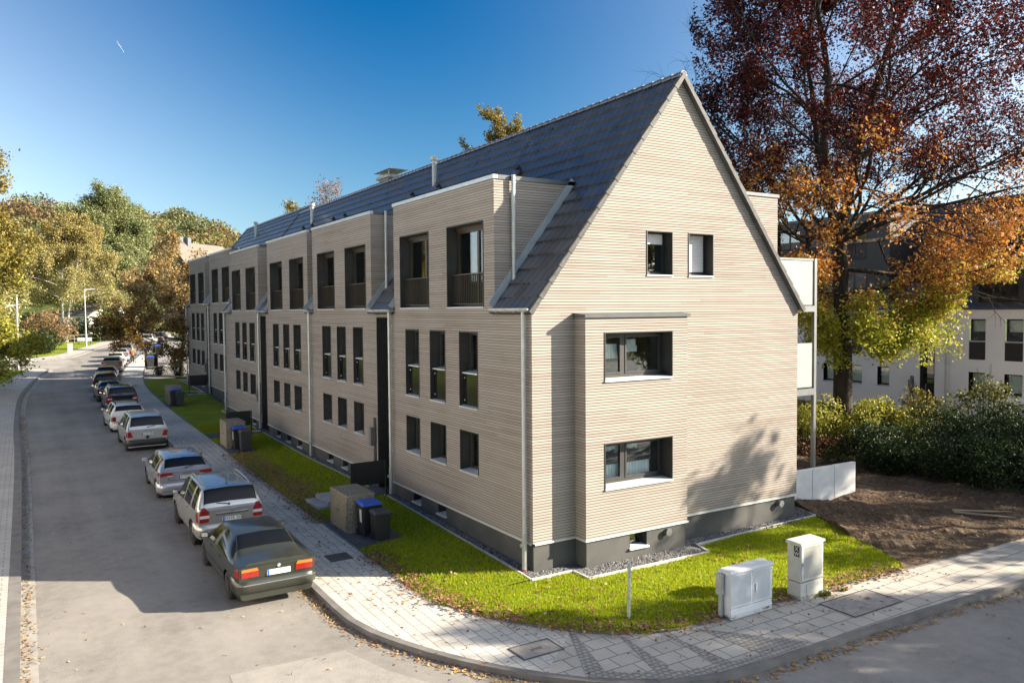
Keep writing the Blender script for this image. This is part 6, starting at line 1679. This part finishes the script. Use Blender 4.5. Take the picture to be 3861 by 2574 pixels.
for p, az, e, L, r in ((tp[7], rad(-28), rad(-2), 8.4, .12), (tp[7], rad(160), rad(14), 7.6, .12), (tp[6], rad(-75), rad(2), 6.5, .10), (tp[8], rad(-5), rad(6), 9.2, .13), (tp[8], rad(205), rad(20), 8., .13), (tp[8], rad(95), rad(15), 8, .12), (tp[7], rad(-50), rad(-6), 7.4, .1),
                       (tp[5], rad(-40), rad(0), 4.6, .06), (tp[5], rad(150), rad(0), 4.2, .06), (tp[6], rad(60), rad(4), 5.2, .06), (tp[5], rad(-110), rad(2), 4.0, .06), (tp[6], rad(200), rad(2), 4.6, .06), (tp[4], rad(-25), rad(8), 4.6, .05), (tp[4], rad(190), rad(8), 3.6, .05), (tp[4], rad(-80), rad(10), 3.2, .05), (tp[6], rad(-15), rad(-3), 6.2, .07), (tp[8], rad(-35), rad(24), 10.5, .13), (tp[8], rad(20), rad(26), 10, .12), (tp[8], rad(-62), rad(18), 9, .12), (tp[8], rad(150), rad(32), 9.5, .12), (tp[8], rad(225), rad(30), 8.5, .12), (tp[8], rad(-12), rad(38), 11, .12), (tp[8], rad(-45), rad(40), 10, .12), (tp[8], rad(178), rad(8), 7.5, .1)):
    oaklimb(p, az, e, L, r, .10)
s.mesh('trunk', M['bark'], R_)
P = s.points(215000, .22, .05)
r_ = np.hypot(P[:,0]-OB[0], P[:,1]-OB[1]); right = (P[:,0]-OB[0])*.853-(P[:,1]-OB[1])*.523
ok = (P[:,2] > 3.6) & ((P[:,2] > 11) | (r_ < 2.8+.72*(P[:,2]-4)) | ((P[:,2] > 7.6) & (r_ < 7.6) & (s.np.uniform(0,1,len(P)) < .55))) & (right > -7.2)
ok &= s.np.uniform(0,1,len(P)) < np.where(P[:,2] > 12, 1.0, .72)
P = P[ok]
lo_ = s.points(90000, .26, .0); lo_ = lo_[(lo_[:,2] < 8.6) & (lo_[:,2] > 3.8) & (np.hypot(lo_[:,0]-OB[0], lo_[:,1]-OB[1]) < 5.2)][:22000]; P = np.r_[P, lo_]
leaf_mesh('crown', P, .138, oakcol(P, s.np), M['leafm'], R_, rng=s.np, lobed=True, flat=.15, aspect=.9)

# ---- the maple that hangs in at the left edge
MAP = [(.40,.35,.06),(.32,.33,.06),(.24,.28,.05),(.48,.38,.07),(.15,.17,.035)]; MAPT = [(.30,.23,.06),(.24,.21,.055),(.34,.23,.06),(.17,.15,.04),(.37,.32,.08)]
def mapcol(P, rng):
    n = len(P); a = pick(MAP, (4,4,3,3,2), n, rng); b_ = pick(MAPT, (3,3,2,3,2), n, rng)
    return np.where((rng.uniform(0,1,n) < np.clip((P[:,2]-6)/6, 0, 1))[:, None], b_, a)
broadleaf('maple_tree', (-16.3,51.0,T(51)), 21, 'yellow green maple leaning in at the left edge over the verge', 'tree', 14.8, .30, 24, lambda t, az: 6.2*(1-.45*max(0, t-.3)), (6, 52), 100000, .205, mapcol, (8,6), .48, (22,60), .10, f0=.16, lobed=True, aspect=.95, sig=.32)
# ---- birches across the street
BIR = [(.34,.31,.12),(.42,.38,.16),(.27,.25,.09),(.50,.45,.21),(.19,.17,.065)]
def bircol(P, rng):
    n = len(P); c = pick(BIR, (4,4,3,3,2), n, rng); f = np.clip((P[:,2]-9)/10, 0, 1)[:, None]; return np.clip(c*(1-f)+c*np.array([.95,.86,.72])*.9*f, 0, 1)
def birch(base, seed, label, h, L, n, col=bircol, lsize=.30, r0=.24, stems=1, name='birch_tree', group='birches across the street', bark=None, ratio=.46, f0=.3, dens=26):
    R_ = empty(name, base, label, 'tree', group); s = Skel(seed); b_ = Vector(base)
    for st in range(stems):
        tp, tr = s.limb(b_+Vector((.25*st,0,-.3)), (.16*(st-.5*(stems-1))*1.4, .03*st, 1), h*(1-.06*st), r0*(1-.2*st), 10, .3, .05, .12)
        nl = dens//stems
        for k in range(nl):
            t = f0+(1-f0)*(k+.5)/nl; f = t*10; i = min(int(f), 9); p = tp[i].lerp(tp[i+1], f-i); az = k*2.39996+st*1.3; e = rad(25+28*t)
            Lk = L*(1-.72*max(0, t-.35)/.65)*s.r.uniform(.85,1.12)
            q, qr = s.limb(p, (math.cos(az)*math.cos(e), math.sin(az)*math.cos(e), math.sin(e)), Lk, max(.02, tr[i]*.4), 7, -.35, .10)
            s.grow(q, qr, 0, 2, (6,5), ratio, (20,55), -.75, .13)
    s.mesh('trunk', bark or M['birch'], R_, .012)
    P = s.points(n, .34, .1); P[:,2] -= s.np.exponential(.4, n); P = P[P[:,2] > base[2]+2.2]
    leaf_mesh('crown', P, lsize, col(P, s.np), M['leafm'], R_, rng=s.np, droop=.5); return R_
birch((-5.2,131.5,T(131)), 31, 'wide birch with forked white trunk and weeping olive brown crown behind the street lamp', 20.0, 9.2, 115000, stems=2, lsize=.22, dens=40)
birch((-14.5,98,T(98)), 33, 'slimmer birch whose white stem shows between the maple leaves at the far left', 17, 4.4, 9000, r0=.34)
def greencol(P, rng):
    n = len(P); c = pick([(.23,.26,.10),(.31,.33,.15),(.17,.20,.065),(.42,.43,.26),(.11,.13,.04)], (4,4,3,2,3), n, rng); return c
broadleaf('willow_tree', (4.0,163,T(160)+.4), 41, 'huge rounded grey green tree towering behind the birch', 'tree', 19.5, .6, 44, lambda t, az: 11.6*(1-.34*max(0, t-.5)/.5), (8, 66), 140000, .38, greencol, (8,6), .48, (22,55), .35, f0=.14, sig=.5, minr=.03, aspect=.6)
# ---- the gold brown tree at the far end of the row
GOL = [(.22,.13,.03),(.16,.085,.022),(.30,.20,.05),(.11,.06,.018),(.38,.28,.10)]
def golcol(P, rng):
    n = len(P); a = pick(GOL, (4,4,3,3,2), n, rng); y = pick([(.42,.33,.15),(.50,.42,.21),(.34,.23,.09),(.28,.18,.08)], (3,2,3,3), n, rng)
    return np.where((rng.uniform(0,1,n) < np.clip((P[:,2]-6.2)/3, 0, .85))[:, None], y, a)
broadleaf('autumn_tree', (1.3,60.6,T(60)), 51, 'gold and brown tree hanging over the pavement at the far end of the timber houses', 'tree', 7.2, .22, 17, lambda t, az: 6.4*(1-.5*max(0, t-.4))*(1.12 if math.cos(az-math.pi*1.02) > 0 else .85), (3, 54), 56000, .19, golcol, (7,5), .46, (25,60), .0, f0=.28, sig=.22, bark=M['twig'])
# ---- trees seen over the roof
def hedgegold(P, rng): return pick([(.24,.19,.035),(.32,.24,.05),(.16,.13,.03),(.10,.085,.025)], (4,3,3,2), len(P), rng)
broadleaf('hornbeam_tree', (22.6,36.8,.5), 61, 'upright golden tree whose twiggy top shows above the middle of the roof', 'tree', 14.6, .3, 34, lambda t, az: 9.8*(1-.42*t), (34, 80), 70000, .17, hedgegold, (9,7), .46, (10,34), .5, f0=.22, sig=.12, bark=M['twig'])
def pinkbirch(P, rng): return pick([(.26,.15,.08),(.34,.2,.10),(.20,.13,.09),(.15,.10,.07)], (3,2,3,3), len(P), rng)
birch((13.2,52.4,.6), 63, 'sparse birch with thin drooping russet twigs rising behind the roof step', 18.2, 3.6, 6500, pinkbirch, .15, .16, group='birches behind the roof', dens=22, bark=M['twig'])
birch((22.5,93,1.2), 65, 'small pale treetop just above the far end of the ridge', 20.5, 3.4, 6000, hedgegold, .26, .2, group='birches behind the roof', dens=18)
# ---- shrubs, hedge bushes
def bush(name, base, rx, ry, h, n, size, pal, w, label, seed, group=None, twigs=40, mat=None, droop=0., z0=.0, cat='bush', core=.55):
    R_ = empty(name, base, label, cat, group); rng = np.random.default_rng(seed); rr = random.Random(seed)
    mb = MB()
    for k in range(twigs):
        az = rr.uniform(0, 2*math.pi); q = rr.uniform(.2,.95); x, y = math.cos(az)*rx*q, math.sin(az)*ry*q; zt_ = h*math.sqrt(max(.05, 1-q*q*.8))*rr.uniform(.75,1.1)
        mb.tube([(base[0]+x*.3, base[1]+y*.3, base[2]-.1), (base[0]+x*.7, base[1]+y*.7, base[2]+zt_*.5), (base[0]+x, base[1]+y, base[2]+zt_)], [.022,.014,.006], 4, caps=False)
    mb.build('stems', M['twig'], R_)
    nl = 26; ctr = []
    for k in range(nl):
        az = rr.uniform(0, 2*math.pi); q = math.sqrt(rr.random())*.92; ctr.append((math.cos(az)*rx*q, math.sin(az)*ry*q, h*(.15+.80*rr.random()*math.sqrt(1-q*q*.75)), rr.uniform(.22,.42)*min(rx, ry, h)))
    ctr = np.array(ctr); i = rng.integers(0, nl, n); d = unit(n, rng)*rng.uniform(core, 1, (n,1))**.5
    P = ctr[i,:3]+d*ctr[i,3:4]*np.array([1.25,1.25,1.0]); P = P[P[:,2] > z0]; P += np.array(base)
    leaf_mesh('foliage', P, size, pick(pal, w, len(P), rng), mat or M['leafdark'], R_, rng=rng, droop=droop); return R_
DK = [(.016,.032,.009),(.025,.048,.012),(.010,.020,.006),(.042,.066,.017),(.075,.09,.026)]
for x, y, rx, ry, h, lab, sd in ((18.6,2.9,2.0,1.9,1.75,'dark green bush at the left end of the hedge beside the white wall panels',71),(19.2,.4,2.3,2.2,2.05,'dark green bush in the middle of the hedge at the edge of the soil',72),(20.0,-2.1,2.4,2.3,2.3,'dark glossy bush close to the right edge of the picture',73),(22.6,.9,2.4,2.4,2.7,'taller dark bush at the back of the hedge in front of the white house',74),(23.5,-1.6,2.4,2.2,2.6,'rear bush of the hedge below the white house windows at the far right',75),(21.2,-4.2,2.2,1.8,2.2,'dark bush in the hedge corner nearest the pavement',76)):
    bush('hedge_bush', (x, y, soilz(x,y)-.05), rx, ry, h*.88, 15000, .088, DK, (4,4,3,2,1), lab, sd, 'bushes of the dark hedge', droop=.2)
bush('tall_shrub', (24.6,1.9,.2), 1.3, 1.3, 3.7, 2200, .13, [(.06,.085,.02),(.12,.13,.03),(.2,.17,.03)], (3,3,2), 'loose leggy shrub sticking up above the dark hedge', 77, twigs=36)
bush('tall_shrub', (23.9,4.4,.2), .9, .9, 3.1, 1500, .13, [(.10,.10,.02),(.2,.17,.03),(.3,.22,.05)], (3,3,2), 'bronze yellow shrub between the oak trunk and the dark hedge', 78, twigs=26)
YS = [(.30,.30,.03),(.38,.36,.06),(.22,.24,.03),(.45,.40,.10)]
for x, y, r, h, lab, sd in ((20.2,7.6,2.0,2.5,'bright yellow green shrub seen past the balcony post',81),(22.0,5.4,1.7,2.2,'sunlit yellow shrub at the foot of the oak',82)):
    bush('yellow_shrub', (x, y, .1), r, r, h, 7000, .11, YS, (4,3,3,2), lab, sd, 'yellow shrubs around the oak', mat=M['leafm'])
bush('withered_shrub', (19.0,6.0,.05), 1.7, 1.2, .9, 3500, .09, [(.10,.045,.018),(.15,.075,.03),(.06,.028,.012)], (3,2,2), 'low rust brown withered shrub below the yellow one', 83)
for x, y, r, h, lab, sd in ((-9.6,99.5,2.6,2.8,'dark round shrub behind the white letter box',91),(-12.6,97.5,2.8,3.0,'dark shrub beside the side street, left of the letter box',92),(-2.0,133,3.2,3.6,'dark shrub behind the rail fence',93),(3.2,137,3.2,3.4,'dark bush right of the street lamp at the bend',94),(-9.0,128,3.4,4.2,'dark bush left of the birch trunk',95),(7.2,141,3.0,3.2,'dark bush at the end of the visible street',96)):
    bush('dark_shrub', (x, y, T(y)), r, r, h, 4200, .24, DK, (4,3,3,2,1), lab, sd, 'dark shrubs across the street')
bush('pink_shrub', (-7.8,113,T(113)), 2.8, 2.8, 5.6, 4600, .24, [(.30,.17,.10),(.36,.24,.12),(.24,.17,.07),(.20,.17,.06)], (3,3,3,2), 'pinkish brown small tree left of the birch trunk', 97, mat=M['leafm'], z0=1., cat='small tree')
bush('green_shrub', (1.4,130,T(130)), 2.4, 2.4, 6.6, 4200, .26, [(.14,.19,.03),(.20,.23,.05),(.09,.12,.02)], (3,2,3), 'fresh green small tree right behind the lamp pole', 98, mat=M['leafm'], z0=1.5, cat='small tree')
bush('low_bush', (1.2,61.8,T(61)), .9, .8, 1.2, 1200, .10, DK, (4,3,3,2,1), 'small dark bush at the foot of the gold brown tree', 99)
bush('low_bush', (-.2,63.2,T(63)), .7, .6, .9, 700, .10, [(.09,.10,.03),(.16,.14,.04),(.05,.06,.02)], (3,2,2), 'small sunlit bush beside the lawn strip in the far light', 100)
bush('weed_tuft', (5.02,-4.74,T(-4.7)), .16, .12, .13, 260, .05, [(.10,.13,.02),(.22,.2,.04)], (3,2), 'tuft of weeds at the foot of the tall cabinet', 101, twigs=6)
bush('weed_tuft', (5.7,-4.72,T(-4.7)), .12, .1, .09, 160, .045, [(.10,.13,.02),(.22,.2,.04)], (3,2), 'small weed growing from the lawn edge right of the tall cabinet', 102, twigs=5)
# ---- street trees across the junction, out of frame: they throw the soft shade over the corner
def plaincol(P, rng): return pick([(.12,.13,.03),(.2,.17,.03),(.28,.18,.04)], (3,3,2), len(P), rng)
for x, y, h, L, n, lab, sd in ((18.9,-17.0,9.1,4.5,20000,'roadside tree across the junction, beyond the right edge',111),(25.8,-12.2,9.6,3.6,7000,'second roadside tree beyond the right edge',112),(33.5,-12.8,11.5,5.2,12000,'larger roadside tree beyond the right edge',113),(27.2,-21,10.5,4.6,9000,'farther roadside tree across the junction',114)):
    broadleaf('roadside_tree', (x, y, T(y)), sd, lab, 'tree', h, .2, 14, lambda t, az, L=L: L*(1-.5*max(0, t-.4)), (5, 60), n, .26, plaincol, (6,4), .45, (25,60), .15, f0=.3, sig=.25, group='roadside trees across the junction')
# ---- wooded hills: too many crowns to count
rng = np.random.default_rng(5); Ps, Cs = [], []
pal = [((.17,.17,.06),(.22,.22,.075),(.12,.125,.05)), ((.25,.18,.07),(.30,.21,.08),(.18,.13,.055)), ((.27,.27,.09),(.33,.32,.12),(.21,.21,.07)), ((.17,.095,.055),(.21,.125,.07),(.13,.08,.05)), ((.12,.145,.065),(.16,.18,.075),(.09,.105,.05))]
cnt = 0
while cnt < 620:
    x = rng.uniform(-75, 78); y = rng.uniform(200, 322); hz = hill(x, y)
    if hz < 3: continue
    cnt += 1; r = rng.uniform(3.4, 6.4); z0_ = zt(x, y)+r*rng.uniform(1.0, 1.7)
    n = 260
    d = unit(n, rng); d[:,2] = np.abs(d[:,2])*1.15-.35; P = np.array([x, y, z0_])+d*r*rng.uniform(.72, 1.06, (n,1))
    g = pal[int(rng.choice(5, p=(.26,.26,.24,.08,.16)))] if x > -2 or rng.random() < .35 else pal[int(rng.choice(5, p=(.25,.25,0,.35,.15)))]
    Ps.append(P); Cs.append(pick(g, (3,2,3), n, rng, .3))
o = leaf_mesh('forest', np.concatenate(Ps), .85, np.concatenate(Cs), M['leafm'], rng=rng, flat=.1); tag(o, kind='stuff')
# ---- grass blades, fallen leaves, stones
def in_poly(x, y, poly):
    ins = np.zeros(len(x), bool); n = len(poly)
    for i in range(n):
        (x0, y0), (x1, y1) = poly[i], poly[(i+1) % n]
        if y0 == y1: continue
        c = ((y0 > y) != (y1 > y)) & (x < (x1-x0)*(y-y0)/(y1-y0)+x0); ins ^= c
    return ins
def blades(pts, h, rng):
    n = len(pts); az = rng.uniform(0, 2*math.pi, n); ln = rng.uniform(.0, .7, n); hh = h*rng.uniform(.6, 1.35, n); w = .0075*rng.uniform(.8, 1.5, n)
    ca, sa = np.cos(az), np.sin(az); z = np.zeros(n)
    A = pts+np.c_[-sa*w, ca*w, z]; B = pts+np.c_[sa*w, -ca*w, z]; C = pts+np.c_[ca*ln*hh, sa*ln*hh, hh]
    return np.stack([A, B, C], 1).reshape(-1, 3)
def tri_mesh(name, V, cols, mat, per=3):
    n = len(V)//3; me = bpy.data.meshes.new(name); me.vertices.add(len(V)); me.vertices.foreach_set('co', V.ravel().astype('f4')); me.loops.add(len(V)); me.loops.foreach_set('vertex_index', np.arange(len(V), dtype='i4'))
    me.polygons.add(n); me.polygons.foreach_set('loop_start', (np.arange(n)*3).astype('i4')); me.polygons.foreach_set('loop_total', np.full(n, 3, 'i4'))
    ca = me.color_attributes.new('leafcol', 'FLOAT_COLOR', 'POINT'); ca.data.foreach_set('color', np.repeat(np.c_[cols, np.ones(len(cols))], 3, axis=0).ravel().astype('f4')); me.materials.append(mat); me.update(); me.validate()
    return link(bpy.data.objects.new(name, me))
GP = [(.32,.40,.010),(.40,.45,.012),(.23,.31,.010),(.46,.47,.015),(.42,.38,.05)]
rng = np.random.default_rng(77)
x = rng.uniform(-3, 11, 190000); y = rng.uniform(-4.8, -.2, 190000); m_ = in_poly(x, y, CL); x, y = x[m_], y[m_]
pn = np.sin(x*1.7+np.sin(y*2.3))*np.sin(y*2.9+1.3*np.sin(x*1.1)); keep = rng.uniform(0, 1, len(x)) < .62+.38*pn; x, y = x[keep], y[keep]
z = np.array([clz(a, b) for a, b in zip(x, y)])
x2 = rng.uniform(-2.95, -.3, 90000); y2 = rng.uniform(-.3, 30, 90000)**1.0; keep = ~(((y2 > 4.4) & (y2 < 7.7) & (x2 < -1.5)) | ((y2 > 8.9) & (y2 < 10.4) & (x2 > -2.7)) | ((y2 > 20.5) & (y2 < 23.7) & (x2 < -1.7)) | ((y2 > 25.2) & (y2 < 26.7)))
x2, y2 = x2[keep], y2[keep]; z2 = np.array([lawnz(a, b) for a, b in zip(x2, y2)])
pts = np.r_[np.c_[x, y, z], np.c_[x2, y2, z2]]
o = tri_mesh('grass', blades(pts, .055, rng), pick(GP, (4,3,4,2,1), len(pts), rng, .3), M['grassm']); tag(o, kind='stuff')
LT = [(.20,.095,.045),(.28,.14,.07),(.13,.06,.03),(.36,.24,.14),(.26,.075,.05),(.30,.24,.09)]
def litter(name, pts, size, zf, pal=LT, w=(4,4,3,3,1,1), seed=3):
    rng = np.random.default_rng(seed); pts = np.array(pts); z = np.array([zf(a, b) for a, b in pts])+rng.uniform(.006, .03, len(pts))
    o = leaf_mesh(name, np.c_[pts, z], size, pick(pal, w, len(pts), rng), M['litter'], rng=rng, flat=.80, lobed=True, fold=.5); tag(o, kind='stuff'); return o
def along(curve, n, s0, s1, spread, rng, off=0., power=1.):
    P = np.array(resample(curve, .15)); i = (rng.uniform(0, 1, n)**power*(len(P)*(s1-s0))+len(P)*s0).astype(int).clip(0, len(P)-2); d = P[i+1]-P[i]; nrm = np.c_[-d[:,1], d[:,0]]/(np.linalg.norm(d, axis=1, keepdims=True)+1e-9)
    return P[i]+d*rng.uniform(0, 1, (n,1))+nrm*(rng.normal(0, 1, (n,1))*spread+off)
rng = np.random.default_rng(9)
# drift of leaves between pavement and lawn, from the second enclosure to the steps
dr = np.c_[rng.normal(-2.45, .36, 5200), rng.uniform(7.6, 20.6, 5200)]; dr = dr[(dr[:,0] > -3.4) & (dr[:,0] < -1.3) & ~((dr[:,1] < 10.5) & (dr[:,0] > -2.65))]
litter('fallen_leaves', dr, .105, lambda a, b: lawnz(a, b)+.01, seed=4)
ed = [p for p in along([p for p in inner if -4.9 < p[1] < 4.6 and p[0] < 9], 2300, 0, 1, .22, rng, .16) ]
litter('fallen_leaves', ed, .095, lambda a, b: (clz(a, b) if b < -.3 else lawnz(a, b))+.03, seed=5)
sc = np.c_[rng.uniform(-2.8, 9.5, 420), rng.uniform(-4.4, -.6, 420)]; sc = sc[in_poly(sc[:,0], sc[:,1], CL)]; litter('fallen_leaves', sc, .10, lambda a, b: clz(a, b)+.04, seed=6)
sl = np.c_[rng.uniform(-2.8, -.5, 700), rng.uniform(0, 30, 700)]; litter('fallen_leaves', sl, .09, lambda a, b: lawnz(a, b)+.04, seed=7)
kb = [p for p in along([p for p in outer if p[1] < 5.5 and p[0] < 20], 2100, 0, 1, .10, rng, -.16)]; litter('fallen_leaves', kb, .075, lambda a, b: T(b)-.115, seed=8, pal=[(.36,.20,.07),(.44,.30,.12),(.25,.12,.05)], w=(3,3,2))
kb = [p for p in along([p for p in outer if 5.5 < p[1] < 60], 900, 0, 1, .12, rng, -.16)]; litter('fallen_leaves', kb, .075, lambda a, b: T(b)-.115, seed=9)
lf = [p for p in along([(-10.8,-4),(-10.8,30),(-11,40)], 1900, 0, 1, .10, rng, .05, 1.3)]; litter('fallen_leaves', lf, .07, lambda a, b: T(b)-.108, seed=10, pal=[(.40,.30,.14),(.30,.19,.08),(.22,.12,.06)], w=(3,3,2))
rd_ = np.c_[rng.uniform(-10.6, -5.2, 240), rng.uniform(-2, 34, 240)]; litter('fallen_leaves', rd_, .075, lambda a, b: T(b)-.112, seed=11, pal=[(.40,.32,.2),(.30,.2,.1),(.22,.13,.08)], w=(3,3,2))
pv = np.r_[np.c_[rng.uniform(-4.7, -3.0, 620), rng.uniform(0, 26, 620)], np.c_[rng.uniform(-2.2, 9, 150), rng.uniform(-6.2, -4.5, 150)], np.c_[rng.uniform(-4.4, -1.4, 60), rng.uniform(-4, 0, 60)]]; litter('fallen_leaves', pv, .075, lambda a, b: T(b)+.004, seed=12, pal=[(.26,.09,.05),(.17,.09,.05),(.30,.19,.08)], w=(3,3,2))
sol = np.c_[rng.uniform(9, 17, 1500), rng.uniform(-4.8, 2, 1500)]; sol = sol[in_poly(sol[:,0], sol[:,1], SO)]; litter('fallen_leaves', sol, .08, lambda a, b: soilz(a, b)+.005, seed=13)
rr_ = np.c_[rng.uniform(0, 14, 70), rng.uniform(-10, -7, 70)]; litter('fallen_leaves', rr_, .075, lambda a, b: T(b)-.112, seed=14)
# gravel stones
def stones(regions, n, seed):
    rng = np.random.default_rng(seed); V0 = np.array([(1,0,0),(-1,0,0),(0,1,0),(0,-1,0),(0,0,1),(0,0,-1)], float); F0 = np.array([(0,2,4),(2,1,4),(1,3,4),(3,0,4),(2,0,5),(1,2,5),(3,1,5),(0,3,5)])
    P = []
    for (x0, y0, x1, y1, zf, k) in regions:
        q = np.c_[rng.uniform(x0, x1, k), rng.uniform(y0, y1, k)]; P.append(np.c_[q, [zf(a, b) for a, b in q]])
    P = np.concatenate(P); n = len(P); s_ = rng.uniform(.020, .042, (n,1,1))*np.array([1,1,.7]); jit = rng.uniform(.7, 1.3, (n,6,1))
    az = rng.uniform(0, 6.28, n); c, s = np.cos(az), np.sin(az); V = V0[None]*s_*jit; X = V[:,:,0]*c[:,None]-V[:,:,1]*s[:,None]; Y = V[:,:,0]*s[:,None]+V[:,:,1]*c[:,None]
    V = np.stack([X, Y, V[:,:,2]+.012], 2)+P[:,None,:]; F = (np.arange(n)[:,None,None]*6+F0[None]).reshape(-1,3); V = V.reshape(-1,3)
    me = bpy.data.meshes.new('gravel'); me.vertices.add(len(V)); me.vertices.foreach_set('co', V.ravel().astype('f4')); me.loops.add(F.size); me.loops.foreach_set('vertex_index', F.ravel().astype('i4')); me.polygons.add(len(F)); me.polygons.foreach_set('loop_start', (np.arange(len(F))*3).astype('i4')); me.polygons.foreach_set('loop_total', np.full(len(F), 3, 'i4'))
    ca = me.color_attributes.new('leafcol', 'FLOAT_COLOR', 'POINT'); g = rng.uniform(.06, .27, (n,1))*np.array([1,.985,.96]); ca.data.foreach_set('color', np.repeat(np.c_[g, np.ones(n)], 6, axis=0).ravel().astype('f4')); me.materials.append(M['stone']); me.update(); me.validate()
    tag(link(bpy.data.objects.new('gravel', me)), kind='stuff')
z0f = lambda a, b: .005
stones([(-.24,-.3,.0,8.9,gz,1500),(-.24,10.4,.0,25.2,gz,1700),(-.24,26.8,.0,35,gz,600),(-.24,-.33,.9,.0,z0f,420),(.95,-.96,1.35,-.4,z0f,240),(1.0,-1.02,4.9,-.42,z0f,2300),(4.85,-.42,5.15,.0,z0f,130),(5.1,-.36,9.9,.0,z0f,1700),(9.9,-.15,10.75,.7,z0f,420)], 0, 15)
# ---------------------------------------------------------------- camera and light
def add_camera():
    yaw, pitch, roll, f = rad(31.55216381), rad(-2.28678447), rad(-.43077523), 2986.6069
    fw_ = Vector((math.sin(yaw)*math.cos(pitch), math.cos(yaw)*math.cos(pitch), math.sin(pitch))); r = Vector((math.cos(yaw), -math.sin(yaw), 0)); u = r.cross(fw_)
    c, s = math.cos(roll), math.sin(roll); r2 = c*r+s*u; u2 = -s*r+c*u
    m = Matrix((r2, u2, -fw_)).transposed().to_4x4(); m.translation = Vector((-10.687161, -16.467191, 6.611853))
    cd = bpy.data.cameras.new('camera'); cd.sensor_fit = 'HORIZONTAL'; cd.sensor_width = 36; cd.lens = 36*f/3861
    cd.clip_start = .1; cd.clip_end = 3000
    o = bpy.data.objects.new('camera', cd); COL.objects.link(o); o.matrix_world = m; SC.camera = o
add_camera()
SUN = Vector((.846*math.cos(rad(24.2)), -.533*math.cos(rad(24.2)), math.sin(rad(24.2)))).normalized()
ld = bpy.data.lights.new('sun', 'SUN'); ld.energy = 4.95; ld.angle = rad(.55); ld.color = (1., .88, .71)
lo = bpy.data.objects.new('sun', ld); COL.objects.link(lo); lo.rotation_euler = (-SUN).to_track_quat('-Z', 'Y').to_euler(); lo.location = SUN*60
wd = bpy.data.worlds.new('World'); SC.world = wd; wd.use_nodes = True
nt = wd.node_tree; bg = nt.nodes['Background']
sky = nt.nodes.new('ShaderNodeTexSky'); sky.sky_type = 'NISHITA'; sky.sun_disc = False
sky.sun_elevation = rad(24.2); sky.sun_rotation = math.atan2(SUN.x, SUN.y); sky.altitude = 200; sky.air_density = 1.; sky.dust_density = .7; sky.ozone_density = 2.2
# the photograph was taken through a polarising filter: the clear sky darkens and deepens at right angles to the sun
tc = nt.nodes.new('ShaderNodeTexCoord'); dp = nt.nodes.new('ShaderNodeVectorMath'); dp.operation = 'DOT_PRODUCT'; dp.inputs[1].default_value = SUN
nt.links.new(tc.outputs['Generated'], dp.inputs[0])
sep = nt.nodes.new('ShaderNodeSeparateXYZ'); nt.links.new(tc.outputs['Generated'], sep.inputs[0])
s2 = math_(nt, 'SUBTRACT', 1., math_(nt, 'MULTIPLY', dp.outputs['Value'], dp.outputs['Value'])); s2 = math_(nt, 'POWER', s2, 1.5)
el = nt.nodes.new('ShaderNodeMapRange'); el.interpolation_type = 'SMOOTHSTEP'; nt.links.new(sep.outputs[2], el.inputs[0]); el.inputs[1].default_value = .0; el.inputs[2].default_value = .42
pw = s2
hs = nt.nodes.new('ShaderNodeHueSaturation'); hs.inputs['Saturation'].default_value = .36; nt.links.new(sky.outputs[0], hs.inputs['Color'])
pol = mixc(nt, 1., sky.outputs[0], mixc(nt, el.outputs[0], (.29,.385,.41), (.0,.215,.37)), 'MULTIPLY')
fin = mixc(nt, pw, hs.outputs[0], pol)
nt.links.new(fin, bg.inputs[0]); bg.inputs[1].default_value = .115
SC.view_settings.view_transform = 'Standard'; SC.view_settings.look = 'None'; SC.view_settings.exposure = 1.75; SC.view_settings.gamma = 1; SC.view_settings.use_curve_mapping = False
SC.render.engine = 'CYCLES'; SC.cycles.max_bounces = 6; SC.cycles.transparent_max_bounces = 8
SC.cycles.use_denoising = True
SC.cycles.sample_clamp_indirect = 6
